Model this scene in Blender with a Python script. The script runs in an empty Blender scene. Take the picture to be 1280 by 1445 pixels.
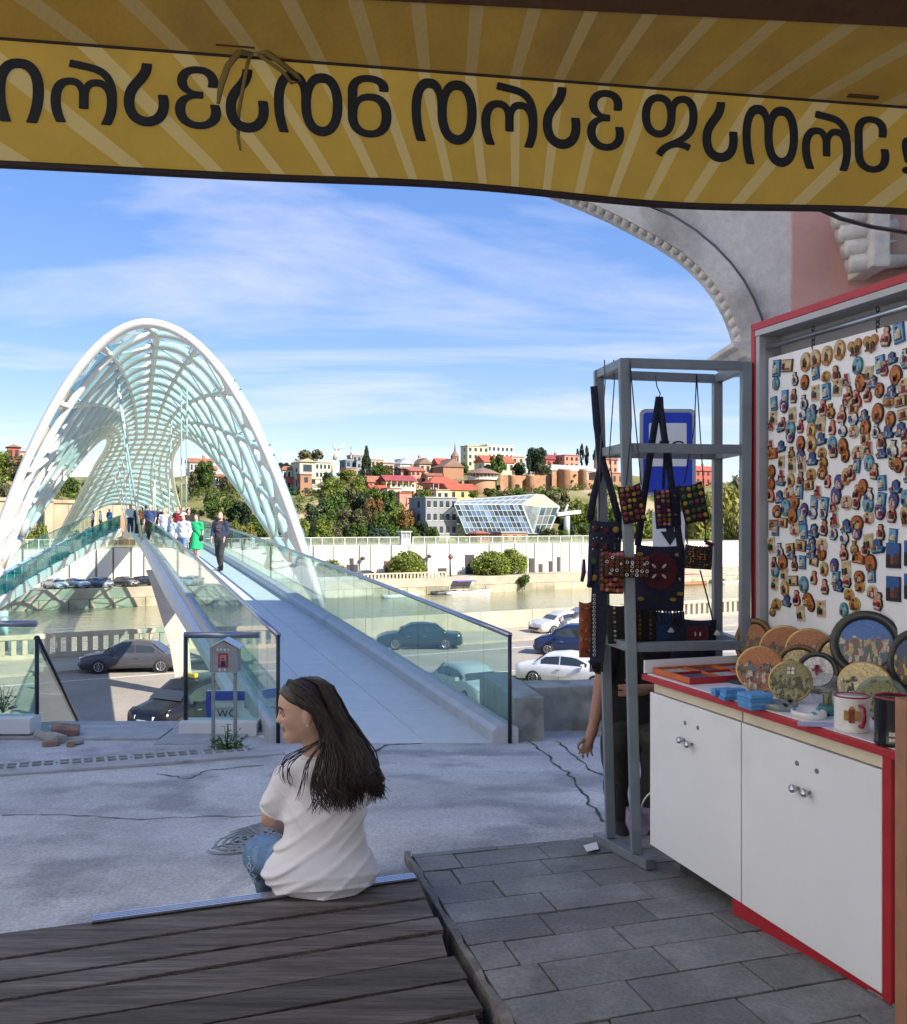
import bpy, bmesh, math, random
import numpy as np
from mathutils import Vector, Matrix
R = math.radians
rnd = random.Random(11)
sc = bpy.context.scene
COL = sc.collection
# ------------------------------------------------------------------ camera
HC, F = 1.5, 1280.0            # camera height over the wooden platform, focal length in photo pixels
cam = bpy.data.cameras.new('camera'); camo = bpy.data.objects.new('camera', cam); COL.objects.link(camo)
camo.location = (0, 0, HC); camo.rotation_euler = (R(90), 0, 0)
cam.sensor_fit = 'HORIZONTAL'; cam.sensor_width = 36; cam.lens = 36.0
cam.shift_y = 17.5 / 1280; cam.clip_start = 0.05; cam.clip_end = 4000
sc.camera = camo
sc.render.resolution_x, sc.render.resolution_y = 907, 1024
# ------------------------------------------------------------------ sky, sun, exposure
SUN_EL = 37; SUN_D = Vector((-.82, .57, 0)).normalized()      # horizontal travel of the sunlight
world = bpy.data.worlds.new('World'); sc.world = world; world.use_nodes = True
wn = world.node_tree.nodes; wl = world.node_tree.links; wn.clear()
def WN(t, **k):
    n = wn.new(t)
    for a, b in k.items(): setattr(n, a, b)
    return n
sky = WN('ShaderNodeTexSky', sky_type='NISHITA', sun_disc=False, sun_elevation=R(SUN_EL),
         sun_rotation=math.atan2(-SUN_D.x, -SUN_D.y), altitude=400, air_density=1.0, dust_density=.15, ozone_density=2.6)
hs = WN('ShaderNodeHueSaturation'); hs.inputs['Hue'].default_value = .520; hs.inputs['Saturation'].default_value = 1.85; hs.inputs['Value'].default_value = .82
tc = WN('ShaderNodeTexCoord')
sep = WN('ShaderNodeSeparateXYZ'); wl.new(tc.outputs['Generated'], sep.inputs[0])
# project the view direction on a cloud deck so that the streaks flatten towards the horizon
zc = WN('ShaderNodeMath', operation='MAXIMUM'); wl.new(sep.outputs[2], zc.inputs[0]); zc.inputs[1].default_value = 0.0
za = WN('ShaderNodeMath', operation='ADD'); wl.new(zc.outputs[0], za.inputs[0]); za.inputs[1].default_value = .12
dx = WN('ShaderNodeMath', operation='DIVIDE'); wl.new(sep.outputs[0], dx.inputs[0]); wl.new(za.outputs[0], dx.inputs[1])
dy = WN('ShaderNodeMath', operation='DIVIDE'); wl.new(sep.outputs[1], dy.inputs[0]); wl.new(za.outputs[0], dy.inputs[1])
cmb = WN('ShaderNodeCombineXYZ'); wl.new(dx.outputs[0], cmb.inputs[0]); wl.new(dy.outputs[0], cmb.inputs[1])
mp = WN('ShaderNodeMapping'); wl.new(cmb.outputs[0], mp.inputs[0])
mp.inputs['Rotation'].default_value = (0, 0, R(-28)); mp.inputs['Scale'].default_value = (.55, 1.25, 1); mp.inputs['Location'].default_value = (.9, 2.35, 0)
nz = WN('ShaderNodeTexNoise'); nz.inputs['Scale'].default_value = .9; nz.inputs['Detail'].default_value = 9; nz.inputs['Roughness'].default_value = .58
nz.inputs['Distortion'].default_value = .7; wl.new(mp.outputs[0], nz.inputs['Vector'])
rp = WN('ShaderNodeValToRGB'); wl.new(nz.outputs['Fac'], rp.inputs[0])
rp.color_ramp.elements[0].position = .48; rp.color_ramp.elements[0].color = (0, 0, 0, 1)
rp.color_ramp.elements[1].position = .78; rp.color_ramp.elements[1].color = (.85, .85, .85, 1)
mx = WN('ShaderNodeMixRGB'); wl.new(rp.outputs[0], mx.inputs[0]); wl.new(hs.outputs[0], mx.inputs[1]); mx.inputs[2].default_value = (1.95, 1.98, 2.2, 1)
bg = WN('ShaderNodeBackground'); bg.inputs[1].default_value = .12
wo = WN('ShaderNodeOutputWorld')
gm_ = WN('ShaderNodeGamma'); gm_.inputs[1].default_value = .5; wl.new(sky.outputs[0], gm_.inputs[0]); wl.new(gm_.outputs[0], hs.inputs['Color']); tn = WN('ShaderNodeMixRGB', blend_type='MULTIPLY'); tn.inputs[0].default_value = 1; tn.inputs[2].default_value = (1.0, .965, .99, 1); wl.new(mx.outputs[0], tn.inputs[1]); wl.new(tn.outputs[0], bg.inputs[0]); wl.new(bg.outputs[0], wo.inputs[0])
sl = bpy.data.lights.new('sun', 'SUN'); sl.energy = 2.0; sl.angle = R(.53); sl.color = (1, .92, .79)
so = bpy.data.objects.new('sun', sl); COL.objects.link(so); so.location = (10, -15, 30)
so.rotation_euler = Vector((SUN_D.x*math.cos(R(SUN_EL)), SUN_D.y*math.cos(R(SUN_EL)), -math.sin(R(SUN_EL)))).to_track_quat('-Z', 'Y').to_euler()
vs = sc.view_settings; sc.display_settings.display_device = 'sRGB'
vs.view_transform = 'Standard'; vs.look = 'None'; vs.gamma = 1; vs.use_curve_mapping = False; vs.exposure = 2.2
sc.cycles.max_bounces = 6; sc.cycles.transparent_max_bounces = 16; sc.cycles.caustics_reflective = False; sc.cycles.caustics_refractive = False
# ------------------------------------------------------------------ pixels to places
def P(px, py, Y): return Vector(((px-640)/F*Y, Y, HC-(py-740)/F*Y))
def Pz(px, py, z): return P(px, py, (HC-z)*F/(py-740))
E2 = Vector((math.cos(R(28)), math.sin(R(28)), 0)); N2 = Vector((-math.sin(R(28)), math.cos(R(28)), 0))   # along / across the river
def Yn(px, n): return n/(N2.y+N2.x*(px-640)/F)
def Pn(px, py, n): return P(px, py, Yn(px, n))
def EN(e, n, z=0): return E2*e+N2*n+Vector((0, 0, z))
# ------------------------------------------------------------------ materials
MATS = {}
def srgb(h):
    c = [int(h[i:i+2], 16)/255 for i in (0, 2, 4)]
    return tuple(x/12.92 if x <= .04045 else ((x+.055)/1.055)**2.4 for x in c)
def mat(name, col, rough=.6, metal=0, var=.12, scale=6, bump=0, bscale=None, rand=0, island=0, spec=.5, emis=0, trans=0, stretch=None, dirt=None, grain=None):
    """principled with noise variation; rand: per object brightness change; island: per leaf/piece change"""
    if name in MATS: return MATS[name]
    if isinstance(col, str): col = srgb(col)
    m = bpy.data.materials.new(name); m.use_nodes = True; MATS[name] = m
    nt = m.node_tree; ns = nt.nodes; L = nt.links; b = ns['Principled BSDF']
    b.inputs['Roughness'].default_value = rough; b.inputs['Metallic'].default_value = metal; b.inputs['Specular IOR Level'].default_value = spec
    b.inputs['Base Color'].default_value = (*col, 1)
    tc = ns.new('ShaderNodeTexCoord'); vec = tc.outputs['Object']
    if stretch:
        mpn = ns.new('ShaderNodeMapping'); mpn.inputs['Scale'].default_value = stretch; L.new(vec, mpn.inputs[0]); vec = mpn.outputs[0]
    last = None
    def mul(src, fac_out, lo, hi):
        mr = ns.new('ShaderNodeMapRange'); mr.inputs['To Min'].default_value = lo; mr.inputs['To Max'].default_value = hi; L.new(fac_out, mr.inputs[0])
        x = ns.new('ShaderNodeMixRGB'); x.blend_type = 'MULTIPLY'; x.inputs[0].default_value = 1
        if src is None: x.inputs[1].default_value = (*col, 1)
        else: L.new(src, x.inputs[1])
        L.new(mr.outputs[0], x.inputs[2]); return x.outputs[0]
    if var or bump:
        n = ns.new('ShaderNodeTexNoise'); n.inputs['Scale'].default_value = scale; n.inputs['Detail'].default_value = 6; n.inputs['Roughness'].default_value = .6
        L.new(vec, n.inputs['Vector'])
        if var:
            mr = ns.new('ShaderNodeMapRange'); mr.inputs['From Min'].default_value = .3; mr.inputs['From Max'].default_value = .7
            L.new(n.outputs['Fac'], mr.inputs[0]); last = mul(last, mr.outputs[0], 1-var, 1+var)
    if dirt:      # (colour, scale, threshold)
        n3 = ns.new('ShaderNodeTexNoise'); n3.inputs['Scale'].default_value = dirt[1]; n3.inputs['Detail'].default_value = 8; L.new(vec, n3.inputs['Vector'])
        mr = ns.new('ShaderNodeMapRange'); mr.inputs['From Min'].default_value = dirt[2]; mr.inputs['From Max'].default_value = dirt[2]+.14; L.new(n3.outputs['Fac'], mr.inputs[0])
        mr.inputs['To Max'].default_value = dirt[3] if len(dirt) > 3 else 1
        x = ns.new('ShaderNodeMixRGB'); L.new(mr.outputs[0], x.inputs[0])
        if last is None: x.inputs[1].default_value = (*col, 1)
        else: L.new(last, x.inputs[1])
        d = srgb(dirt[0]) if isinstance(dirt[0], str) else dirt[0]
        x.inputs[2].default_value = (*d, 1); last = x.outputs[0]
    if grain:
        n4 = ns.new('ShaderNodeTexNoise'); n4.inputs['Scale'].default_value = grain[0]; n4.inputs['Detail'].default_value = 4; n4.inputs['Roughness'].default_value = .75; L.new(vec, n4.inputs['Vector'])
        mg = ns.new('ShaderNodeMapRange'); mg.inputs['From Min'].default_value = .32; mg.inputs['From Max'].default_value = .68; L.new(n4.outputs['Fac'], mg.inputs[0]); last = mul(last, mg.outputs[0], 1-grain[1], 1+grain[1])
    if rand:
        oi = ns.new('ShaderNodeObjectInfo'); last = mul(last, oi.outputs['Random'], 1-rand, 1+rand)
    if island:
        g = ns.new('ShaderNodeNewGeometry'); last = mul(last, g.outputs['Random Per Island'], 1-island, 1+island)
    if last is not None: L.new(last, b.inputs['Base Color'])
    if bump:
        n2 = ns.new('ShaderNodeTexNoise'); n2.inputs['Scale'].default_value = bscale or scale*4; n2.inputs['Detail'].default_value = 8; L.new(vec, n2.inputs['Vector'])
        bp = ns.new('ShaderNodeBump'); bp.inputs['Strength'].default_value = bump; bp.inputs['Distance'].default_value = .02
        L.new(n2.outputs['Fac'], bp.inputs['Height']); L.new(bp.outputs[0], b.inputs['Normal'])
    if emis: b.inputs['Emission Color'].default_value = (*col, 1); b.inputs['Emission Strength'].default_value = emis
    if trans:     # leaf / cloth translucency
        t = ns.new('ShaderNodeBsdfTranslucent'); ms = ns.new('ShaderNodeMixShader'); ms.inputs[0].default_value = trans
        if last is not None: L.new(last, t.inputs[0])
        else: t.inputs[0].default_value = (*col, 1)
        o = ns['Material Output']; L.new(b.outputs[0], ms.inputs[1]); L.new(t.outputs[0], ms.inputs[2]); L.new(ms.outputs[0], o.inputs[0])
    return m
def glass(name, tint, refl=1.0, rough=.02, dirt=.0, base=(.4, .6, .55)):
    """thin architectural glass: tinted see-through plus a fresnel reflection and a little milky dirt"""
    if name in MATS: return MATS[name]
    m = bpy.data.materials.new(name); m.use_nodes = True; MATS[name] = m
    ns = m.node_tree.nodes; L = m.node_tree.links; ns.remove(ns['Principled BSDF']); o = ns['Material Output']
    t = ns.new('ShaderNodeBsdfTransparent'); t.inputs[0].default_value = (*tint, 1)
    g = ns.new('ShaderNodeBsdfGlossy'); g.inputs['Roughness'].default_value = rough
    lw = ns.new('ShaderNodeLayerWeight'); lw.inputs[0].default_value = .5; pw = ns.new('ShaderNodeMath'); pw.operation = 'POWER'; pw.inputs[1].default_value = 4.5; L.new(lw.outputs['Facing'], pw.inputs[0])
    mm = ns.new('ShaderNodeMath'); mm.operation = 'MULTIPLY_ADD'; mm.inputs[1].default_value = refl*.9; mm.inputs[2].default_value = .045*refl; mm.use_clamp = True; L.new(pw.outputs[0], mm.inputs[0])
    s = ns.new('ShaderNodeMixShader'); L.new(mm.outputs[0], s.inputs[0]); L.new(t.outputs[0], s.inputs[1]); L.new(g.outputs[0], s.inputs[2]); out = s.outputs[0]
    if dirt:
        d = ns.new('ShaderNodeBsdfTranslucent' if base[0] > 1 else 'ShaderNodeBsdfDiffuse'); d.inputs[0].default_value = (*base, 1)
        tcn = ns.new('ShaderNodeTexCoord'); mpn = ns.new('ShaderNodeMapping'); mpn.inputs['Scale'].default_value = (3, 3, .6); L.new(tcn.outputs['Object'], mpn.inputs[0])
        nn = ns.new('ShaderNodeTexNoise'); nn.inputs['Scale'].default_value = 2.5; nn.inputs['Detail'].default_value = 6; L.new(mpn.outputs[0], nn.inputs['Vector'])
        mr = ns.new('ShaderNodeMapRange'); mr.inputs['From Min'].default_value = .35; mr.inputs['From Max'].default_value = .7; mr.inputs['To Min'].default_value = dirt*.5; mr.inputs['To Max'].default_value = dirt*1.6
        L.new(nn.outputs['Fac'], mr.inputs[0])
        s2 = ns.new('ShaderNodeMixShader'); L.new(mr.outputs[0], s2.inputs[0]); L.new(out, s2.inputs[1]); L.new(d.outputs[0], s2.inputs[2]); out = s2.outputs[0]
    L.new(out, o.inputs[0]); return m
# ------------------------------------------------------------------ mesh building
ORG = {}
class MB:
    def __init__(s): s.v = []; s.f = []; s.m = []
    def add(s, vs, fs, mi=0):
        o = len(s.v); s.v += [tuple(v) for v in vs]; s.f += [tuple(i+o for i in f) for f in fs]; s.m += [mi]*len(fs); return s
    def hexa(s, p, mi=0):      # 8 points: bottom ring then top ring
        return s.add(p, [(3, 2, 1, 0), (4, 5, 6, 7), (0, 1, 5, 4), (1, 2, 6, 5), (2, 3, 7, 6), (3, 0, 4, 7)], mi)
    def box(s, x0, x1, y0, y1, z0, z1, mi=0, T=None):
        p = [Vector(q) for q in ((x0, y0, z0), (x1, y0, z0), (x1, y1, z0), (x0, y1, z0), (x0, y0, z1), (x1, y0, z1), (x1, y1, z1), (x0, y1, z1))]
        if T is not None: p = [T @ q for q in p]
        return s.hexa(p, mi)
    def bar(s, a, b, w, h=None, mi=0, up=(0, 0, 1)):      # rectangular beam from a to b
        h = h or w; a = Vector(a); b = Vector(b); d = (b-a).normalized(); u = Vector(up)
        if abs(d.dot(u)) > .98: u = Vector((0, 1, 0))
        x = d.cross(u).normalized(); z = x.cross(d)
        q = [x*(i*w/2)+z*(j*h/2) for i, j in ((-1, -1), (1, -1), (1, 1), (-1, 1))]
        return s.hexa([a+k for k in q]+[b+k for k in q], mi)
    def tube(s, path, r, n=8, mi=0, cap=True, flat=1, up=None):
        pts = [Vector(p) for p in path]; k = len(pts); rr = r if isinstance(r, (list, tuple)) else [r]*k
        o = len(s.v); px = None
        for i, p in enumerate(pts):
            t = (pts[min(i+1, k-1)]-pts[max(i-1, 0)]).normalized()
            if px is None:
                u = Vector(up) if up else (Vector((0, 0, 1)) if abs(t.z) < .95 else Vector((1, 0, 0)))
                px = u.cross(t).normalized()
            px = (px-t*px.dot(t))
            px = px.normalized() if px.length > 1e-6 else Vector((1, 0, 0)); py = t.cross(px)
            for j in range(n):
                a = 2*math.pi*j/n; s.v.append(tuple(p+px*(rr[i]*math.cos(a))+py*(rr[i]*flat*math.sin(a))))
        for i in range(k-1):
            for j in range(n):
                s.f.append((o+i*n+j, o+i*n+(j+1) % n, o+(i+1)*n+(j+1) % n, o+(i+1)*n+j)); s.m.append(mi)
        if cap and n > 2:
            s.f.append(tuple(o+j for j in range(n))[::-1]); s.f.append(tuple(o+(k-1)*n+j for j in range(n))); s.m += [mi, mi]
        return s
    def lathe(s, prof, n=16, T=None, mi=0, cap=True):
        T = T or Matrix.Identity(4); o = len(s.v); k = len(prof)
        for r, z in prof:
            for j in range(n):
                a = 2*math.pi*j/n; s.v.append(tuple(T @ Vector((r*math.cos(a), r*math.sin(a), z))))
        for i in range(k-1):
            for j in range(n): s.f.append((o+i*n+j, o+i*n+(j+1) % n, o+(i+1)*n+(j+1) % n, o+(i+1)*n+j)); s.m.append(mi)
        if cap: s.f.append(tuple(o+j for j in range(n))[::-1]); s.f.append(tuple(o+(k-1)*n+j for j in range(n))); s.m += [mi, mi]
        return s
    def loft(s, rings, closed=True, cap=True, mi=0):
        o = len(s.v); n = len(rings[0])
        for r in rings: s.v += [tuple(p) for p in r]
        for i in range(len(rings)-1):
            for j in range(n if closed else n-1):
                s.f.append((o+i*n+j, o+i*n+(j+1) % n, o+(i+1)*n+(j+1) % n, o+(i+1)*n+j)); s.m.append(mi)
        if cap and closed: s.f.append(tuple(o+j for j in range(n))[::-1]); s.f.append(tuple(o+(len(rings)-1)*n+j for j in range(n))); s.m += [mi, mi]
        return s
    def prism(s, poly, off, mi=0):     # planar polygon of 3-D points pushed along off
        n = len(poly); off = Vector(off); a = [Vector(p) for p in poly]; b = [p+off for p in a]
        return s.add(a+b, [tuple(range(n))[::-1], tuple(range(n, 2*n))]+[(i, (i+1) % n, n+(i+1) % n, n+i) for i in range(n)], mi)
    def grid(s, fn, us, vs_, mi=0):
        o = len(s.v); nu = len(us); nv = len(vs_)
        for u in us:
            for v in vs_: s.v.append(tuple(fn(u, v)))
        for i in range(nu-1):
            for j in range(nv-1): s.f.append((o+i*nv+j, o+(i+1)*nv+j, o+(i+1)*nv+j+1, o+i*nv+j+1)); s.m.append(mi)
        return s
    def mesh(s, name, mats, smooth=False, bevel=0, org=(0, 0, 0), seg=2):
        me = bpy.data.meshes.new(name); o = Vector(org)
        me.from_pydata([(a-o.x, b-o.y, c-o.z) for a, b, c in s.v], [], s.f)
        for m in (mats if isinstance(mats, (list, tuple)) else [mats]): me.materials.append(m)
        if any(s.m): me.polygons.foreach_set('material_index', s.m)
        if bevel or smooth == 'fix':
            bm = bmesh.new(); bm.from_mesh(me)
            bmesh.ops.recalc_face_normals(bm, faces=bm.faces)
            if bevel:
                es = [e for e in bm.edges if len(e.link_faces) == 2 and e.calc_face_angle(0) > .5]
                bmesh.ops.bevel(bm, geom=es, offset=bevel, segments=seg, affect='EDGES', profile=.6, clamp_overlap=True)
            bm.to_mesh(me); bm.free()
        if smooth: me.polygons.foreach_set('use_smooth', [True]*len(me.polygons))
        me.update(); return me
    def build(s, name, mats, parent=None, smooth=False, bevel=0, org=None):
        """parts: world coordinates, stored relative to the origin of their thing"""
        if parent is not None: o = ORG[parent.name]
        elif org is not None: o = Vector(org)
        else:
            a = np.array(s.v); o = Vector(((a[:, 0].min()+a[:, 0].max())/2, (a[:, 1].min()+a[:, 1].max())/2, a[:, 2].min()))
        ob = bpy.data.objects.new(name, s.mesh(name, mats, smooth, bevel, o)); COL.objects.link(ob)
        if parent is not None: ob.parent = parent
        else: ob.location = o
        ORG[ob.name] = o
        return ob
def tag(o, label=None, cat=None, group=None, kind=None):
    for k, v in (('label', label), ('category', cat), ('group', group), ('kind', kind)):
        if v: o[k] = v
    return o
def thing(name, label, cat, loc=(0, 0, 0), group=None):
    o = bpy.data.objects.new(name, None); o.empty_display_size = .1; COL.objects.link(o); o.location = loc; ORG[o.name] = Vector(loc)
    return tag(o, label, cat, group)
def dup(root, loc=None, rz=None, label=None, group=None, scale=None):
    r = root.copy(); COL.objects.link(r)
    ORG[r.name] = Vector(loc) if loc is not None else ORG[root.name]
    if loc is not None: r.location = loc
    if rz is not None: r.rotation_euler = (r.rotation_euler[0], r.rotation_euler[1], rz)
    if scale is not None: r.scale = scale if hasattr(scale, '__len__') else (scale,)*3
    if label: r['label'] = label
    if group: r['group'] = group
    for ch in root.children:
        c = ch.copy(); COL.objects.link(c); c.parent = r
        for g in ch.children: d = g.copy(); COL.objects.link(d); d.parent = c
    return r
def place(o, loc, rz=0, scale=None):
    o.location = loc; o.rotation_euler = (0, 0, rz)
    if scale is not None: o.scale = scale if hasattr(scale, '__len__') else (scale,)*3
    return o
def struct(name, mb, m, smooth=False, kind='structure', bevel=0): return tag(mb.build(name, m, None, smooth, bevel, org=(0, 0, 0)), kind=kind)
def TR(loc, rz=0, rx=0, ry=0): return Matrix.Translation(Vector(loc)) @ Matrix.Rotation(rz, 4, 'Z') @ Matrix.Rotation(ry, 4, 'Y') @ Matrix.Rotation(rx, 4, 'X')
def shared(name, me, parent=None, loc=(0, 0, 0), rot=(0, 0, 0), scale=None):
    ob = bpy.data.objects.new(name, me); COL.objects.link(ob); ob.parent = parent; ob.location = loc; ob.rotation_euler = rot
    if scale is not None: ob.scale = scale
    ORG[ob.name] = Vector(loc); return ob
# ------------------------------------------------------------------ soft bodies: signed distances turned into quads
def nets(fn, lo, hi, h):
    lo = np.array(lo, float); hi = np.array(hi, float); n = np.maximum(((hi-lo)/h).astype(int)+2, 4)
    ax = [lo[i]+h*np.arange(n[i]) for i in range(3)]
    G = np.stack(np.meshgrid(*ax, indexing='ij'), -1).reshape(-1, 3); D = fn(G).reshape(n)
    s = D < 0; nc = n-1
    acc = np.zeros((*nc, 3)); cnt = np.zeros(nc)
    for a in range(3):
        b, c = [i for i in range(3) if i != a]
        for ob in (0, 1):
            for oc in (0, 1):
                sl0 = [slice(0, nc[i]) for i in range(3)]; sl0[b] = slice(ob, ob+nc[b]); sl0[c] = slice(oc, oc+nc[c])
                sl1 = list(sl0); sl1[a] = slice(1, 1+nc[a])
                d0 = D[tuple(sl0)]; d1 = D[tuple(sl1)]; x = (d0 < 0) != (d1 < 0)
                t = np.where(x, d0/np.where(d0 == d1, 1, d0-d1), 0)
                for k, off in ((a, t), (b, ob), (c, oc)): acc[..., k] += np.where(x, off, 0)
                cnt += x
    act = cnt > 0; idx = -np.ones(nc, int); idx[act] = np.arange(act.sum())
    ijk = np.argwhere(act); V = lo+h*(ijk+acc[act]/cnt[act][:, None]); Q = []
    for a in range(3):
        b, c = (a+1) % 3, (a+2) % 3
        sl0 = [slice(1, nc[i]) for i in range(3)]; sl0[a] = slice(0, nc[a]); sl1 = list(sl0); sl1[a] = slice(1, nc[a]+1)
        s0 = s[tuple(sl0)]; s1 = s[tuple(sl1)]; e = np.argwhere(s0 != s1)
        if len(e) == 0: continue
        e0 = e.copy(); e0[:, b] += 1; e0[:, c] += 1; flip = s0[tuple(e.T)]
        def I(db, dc):
            q = e0.copy(); q[:, b] -= db; q[:, c] -= dc; return idx[tuple(q.T)]
        q = np.stack([I(1, 1), I(0, 1), I(0, 0), I(1, 0)], 1); q[~flip] = q[~flip][:, ::-1]; Q.append(q)
    return V, np.concatenate(Q)
def smin(a, b, k): h = np.maximum(k-np.abs(a-b), 0)/k; return np.minimum(a, b)-h*h*k*.25
def cone(Pt, a, b, r1, r2):
    a = np.array(a, float); b = np.array(b, float); ab = b-a; t = np.clip(((Pt-a) @ ab)/(ab @ ab), 0, 1)
    return np.linalg.norm(Pt-a-t[:, None]*ab, axis=1)-(r1+(r2-r1)*t)
def ell(Pt, c, r, M=None):
    q = Pt-np.array(c, float)
    if M is not None: q = q @ np.array(M)
    r = np.array(r, float); k0 = np.linalg.norm(q/r, axis=1); k1 = np.linalg.norm(q/(r*r), axis=1); return k0*(k0-1)/np.maximum(k1, 1e-6)
def soft(name, fn, lo, hi, h, m, parent=None, org=None, post=None, smooth_it=1):
    V, Q = nets(fn, lo, hi, h)
    if smooth_it:
        ed = np.concatenate([Q[:, [0, 1]], Q[:, [1, 2]], Q[:, [2, 3]], Q[:, [3, 0]]])
        for _ in range(smooth_it):
            S = np.zeros_like(V); C = np.zeros(len(V))
            np.add.at(S, ed[:, 0], V[ed[:, 1]]); np.add.at(C, ed[:, 0], 1); np.add.at(S, ed[:, 1], V[ed[:, 0]]); np.add.at(C, ed[:, 1], 1)
            V = V*.5+.5*S/np.maximum(C, 1)[:, None]
    mi = None
    if post: V, mi = post(V, Q)
    b = MB(); b.v = [tuple(v) for v in V]; b.f = [tuple(int(i) for i in q) for q in Q]; b.m = [0]*len(Q) if mi is None else [int(i) for i in mi]
    return b.build(name, m, parent, True, org=org)
# ------------------------------------------------------------------ shared materials
white_steel = mat('white_steel', (.78, .76, .73), .38, 0, .05, 1.5)
dark_metal = mat('dark_metal', (.045, .05, .06), .35, .6, .1, 20)
steel = mat('brushed_steel', (.5, .52, .55), .3, .9, .08, 30)
conc = mat('concrete_ground', (.50, .495, .48), .85, 0, .22, .9, .55, 16, dirt=((.27, .275, .28), 1.6, .50, .85), grain=(48, .30))
conc_light = mat('concrete_light', (.42, .42, .42), .8, 0, .16, 3, .3, 25, dirt=((.2, .2, .19), 4, .56, .7))
conc_wall = mat('concrete_wall', (.40, .39, .35), .85, 0, .2, 3, .35, 25, dirt=((.16, .17, .14), 2.2, .5, .8))
plaza_stone = mat('plaza_stone', (.36, .37, .38), .7, 0, .15, 6, .15, 40, rand=.12)
asphalt = mat('asphalt', (.31, .275, .235), .85, 0, .18, .25, .25, 14, dirt=((.22, .195, .17), .12, .55, .7), grain=(5, .12))
paint_white = mat('road_paint', (.62, .62, .58), .7, 0, .2, 4)
pave_tan = mat('pavement_tan', (.42, .37, .30), .85, 0, .14, .8, .2, 12)
stone_tan = mat('quay_stone', (.46, .40, .29), .85, 0, .25, .6, .4, 6, dirt=((.16, .15, .11), .35, .52, .8))
green_glass = glass('balustrade_glass', (.82, .94, .895), .9, .02, .02, (.55, .72, .66))
teal_glass = glass('roof_glass', (.66, .885, .895), .9, .03, .10, (.6, .8, .8))
rail_steel = mat('handrail_steel', (.36, .37, .42), .28, .85, .05, 10)
deck_tile = mat('deck_tile', (.62, .65, .65), .55, 0, .06, 4, .05, 60, rand=.035)
girder_w = mat('girder_white', (.74, .75, .75), .45, 0, .07, .7, dirt=((.40, .41, .41), .8, .6, .5))
joint_dark = mat('joint_dark', (.05, .05, .055), .9, 0, .2, 8)
# ------------------------------------------------------------------ ground levels
def tz(Y): return -.08*(Y-2.87)
def ss(a, b, x): t = min(1, max(0, (x-a)/(b-a))); return t*t*(3-2*t)
def gz(X, Y):
    zl = -.40-.0588*(Y-4)
    zr = tz(Y)-.035 if Y < 5.2 else (tz(5.2)-.035+(-.70-(tz(5.2)-.035))*(Y-5.2)/3.9)
    w = ss(-1.55, -.35, X)
    return max(-.78, zl+(zr-zl)*w)+.006*math.sin(X*2.1+Y*1.3)
b = MB()
b.grid(lambda u, v: (u, v, gz(u, v)), list(np.linspace(-16, 16, 129)), list(np.linspace(4.05, 10.0, 61)))
struct('concrete_ground', b, conc, True)
# far ground sheet under everything, out to the horizon
b = MB(); g0 = -11.5
b.add([(-2500, -200, g0), (2500, -200, g0), (2500, 3500, g0), (-2500, 3500, g0)], [(0, 1, 2, 3)])
struct('ground', b, mat('ground_soil', (.13, .13, .07), .95, 0, .3, .02))
# ground behind the camera
b = MB(); b.box(-16, 16, -12, 2.2, -.6, -.19); struct('back_ground', b, conc)
b = MB(); b.box(-16, 1.2, 2.2, 4.4, -.8, -.46); struct('under_plank_shade', b, joint_dark)  # near-black slab stands in for the shade seen through the plank gaps
# cracks in the concrete: thin sunken-looking strips of dirt following the fall of the ground
def crack(pts, w):
    b = MB(); L = []; r = random.Random(len(pts)*7)
    for i in range(len(pts)-1):
        a, c = Vector(pts[i]), Vector(pts[i+1]); n = 7
        for k in range(n): q = a+(c-a)*k/n; L.append((q.x+r.uniform(-.025, .025), q.y+r.uniform(-.025, .025)))
    L.append(pts[-1]); up = []; lo = []
    for i, (x, y) in enumerate(L):
        a = L[max(i-1, 0)]; c = L[min(i+1, len(L)-1)]; d = Vector((c[0]-a[0], c[1]-a[1])).normalized(); h = w*r.uniform(.25, 1)
        up.append((x-d.y*h, y+d.x*h, gz(x, y)+.005)); lo.append((x+d.y*h, y-d.x*h, gz(x, y)+.005))
    n = len(up); b.add(up+lo, [(i, i+1, n+i+1, n+i) for i in range(n-1)])
    return struct('ground_crack', b, joint_dark)
def gp(px, py):      # pixel to the concrete ground
    Y = 6.0
    for _ in range(40):
        p = P(px, py, Y); e = p.z-gz(p.x, p.y); Y += e*.9/max(.12, (py-740)/F)*.5
        Y = min(max(Y, 3.0), 10)
    p = P(px, py, Y); return (p.x, p.y)
crack([gp(742, 1042), gp(768, 1064), gp(800, 1090), gp(822, 1120), gp(850, 1160)], .014)
crack([gp(787, 1046), gp(812, 1066), gp(838, 1090), gp(862, 1096)], .012)
crack([gp(520, 1066), gp(548, 1052), gp(600, 1049), gp(690, 1046)], .022)
crack([gp(0, 1152), gp(90, 1150), gp(200, 1156), gp(300, 1153), gp(376, 1150)], .008)
crack([gp(225, 1092), gp(270, 1100), gp(290, 1088), gp(372, 1080)], .01)
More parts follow.
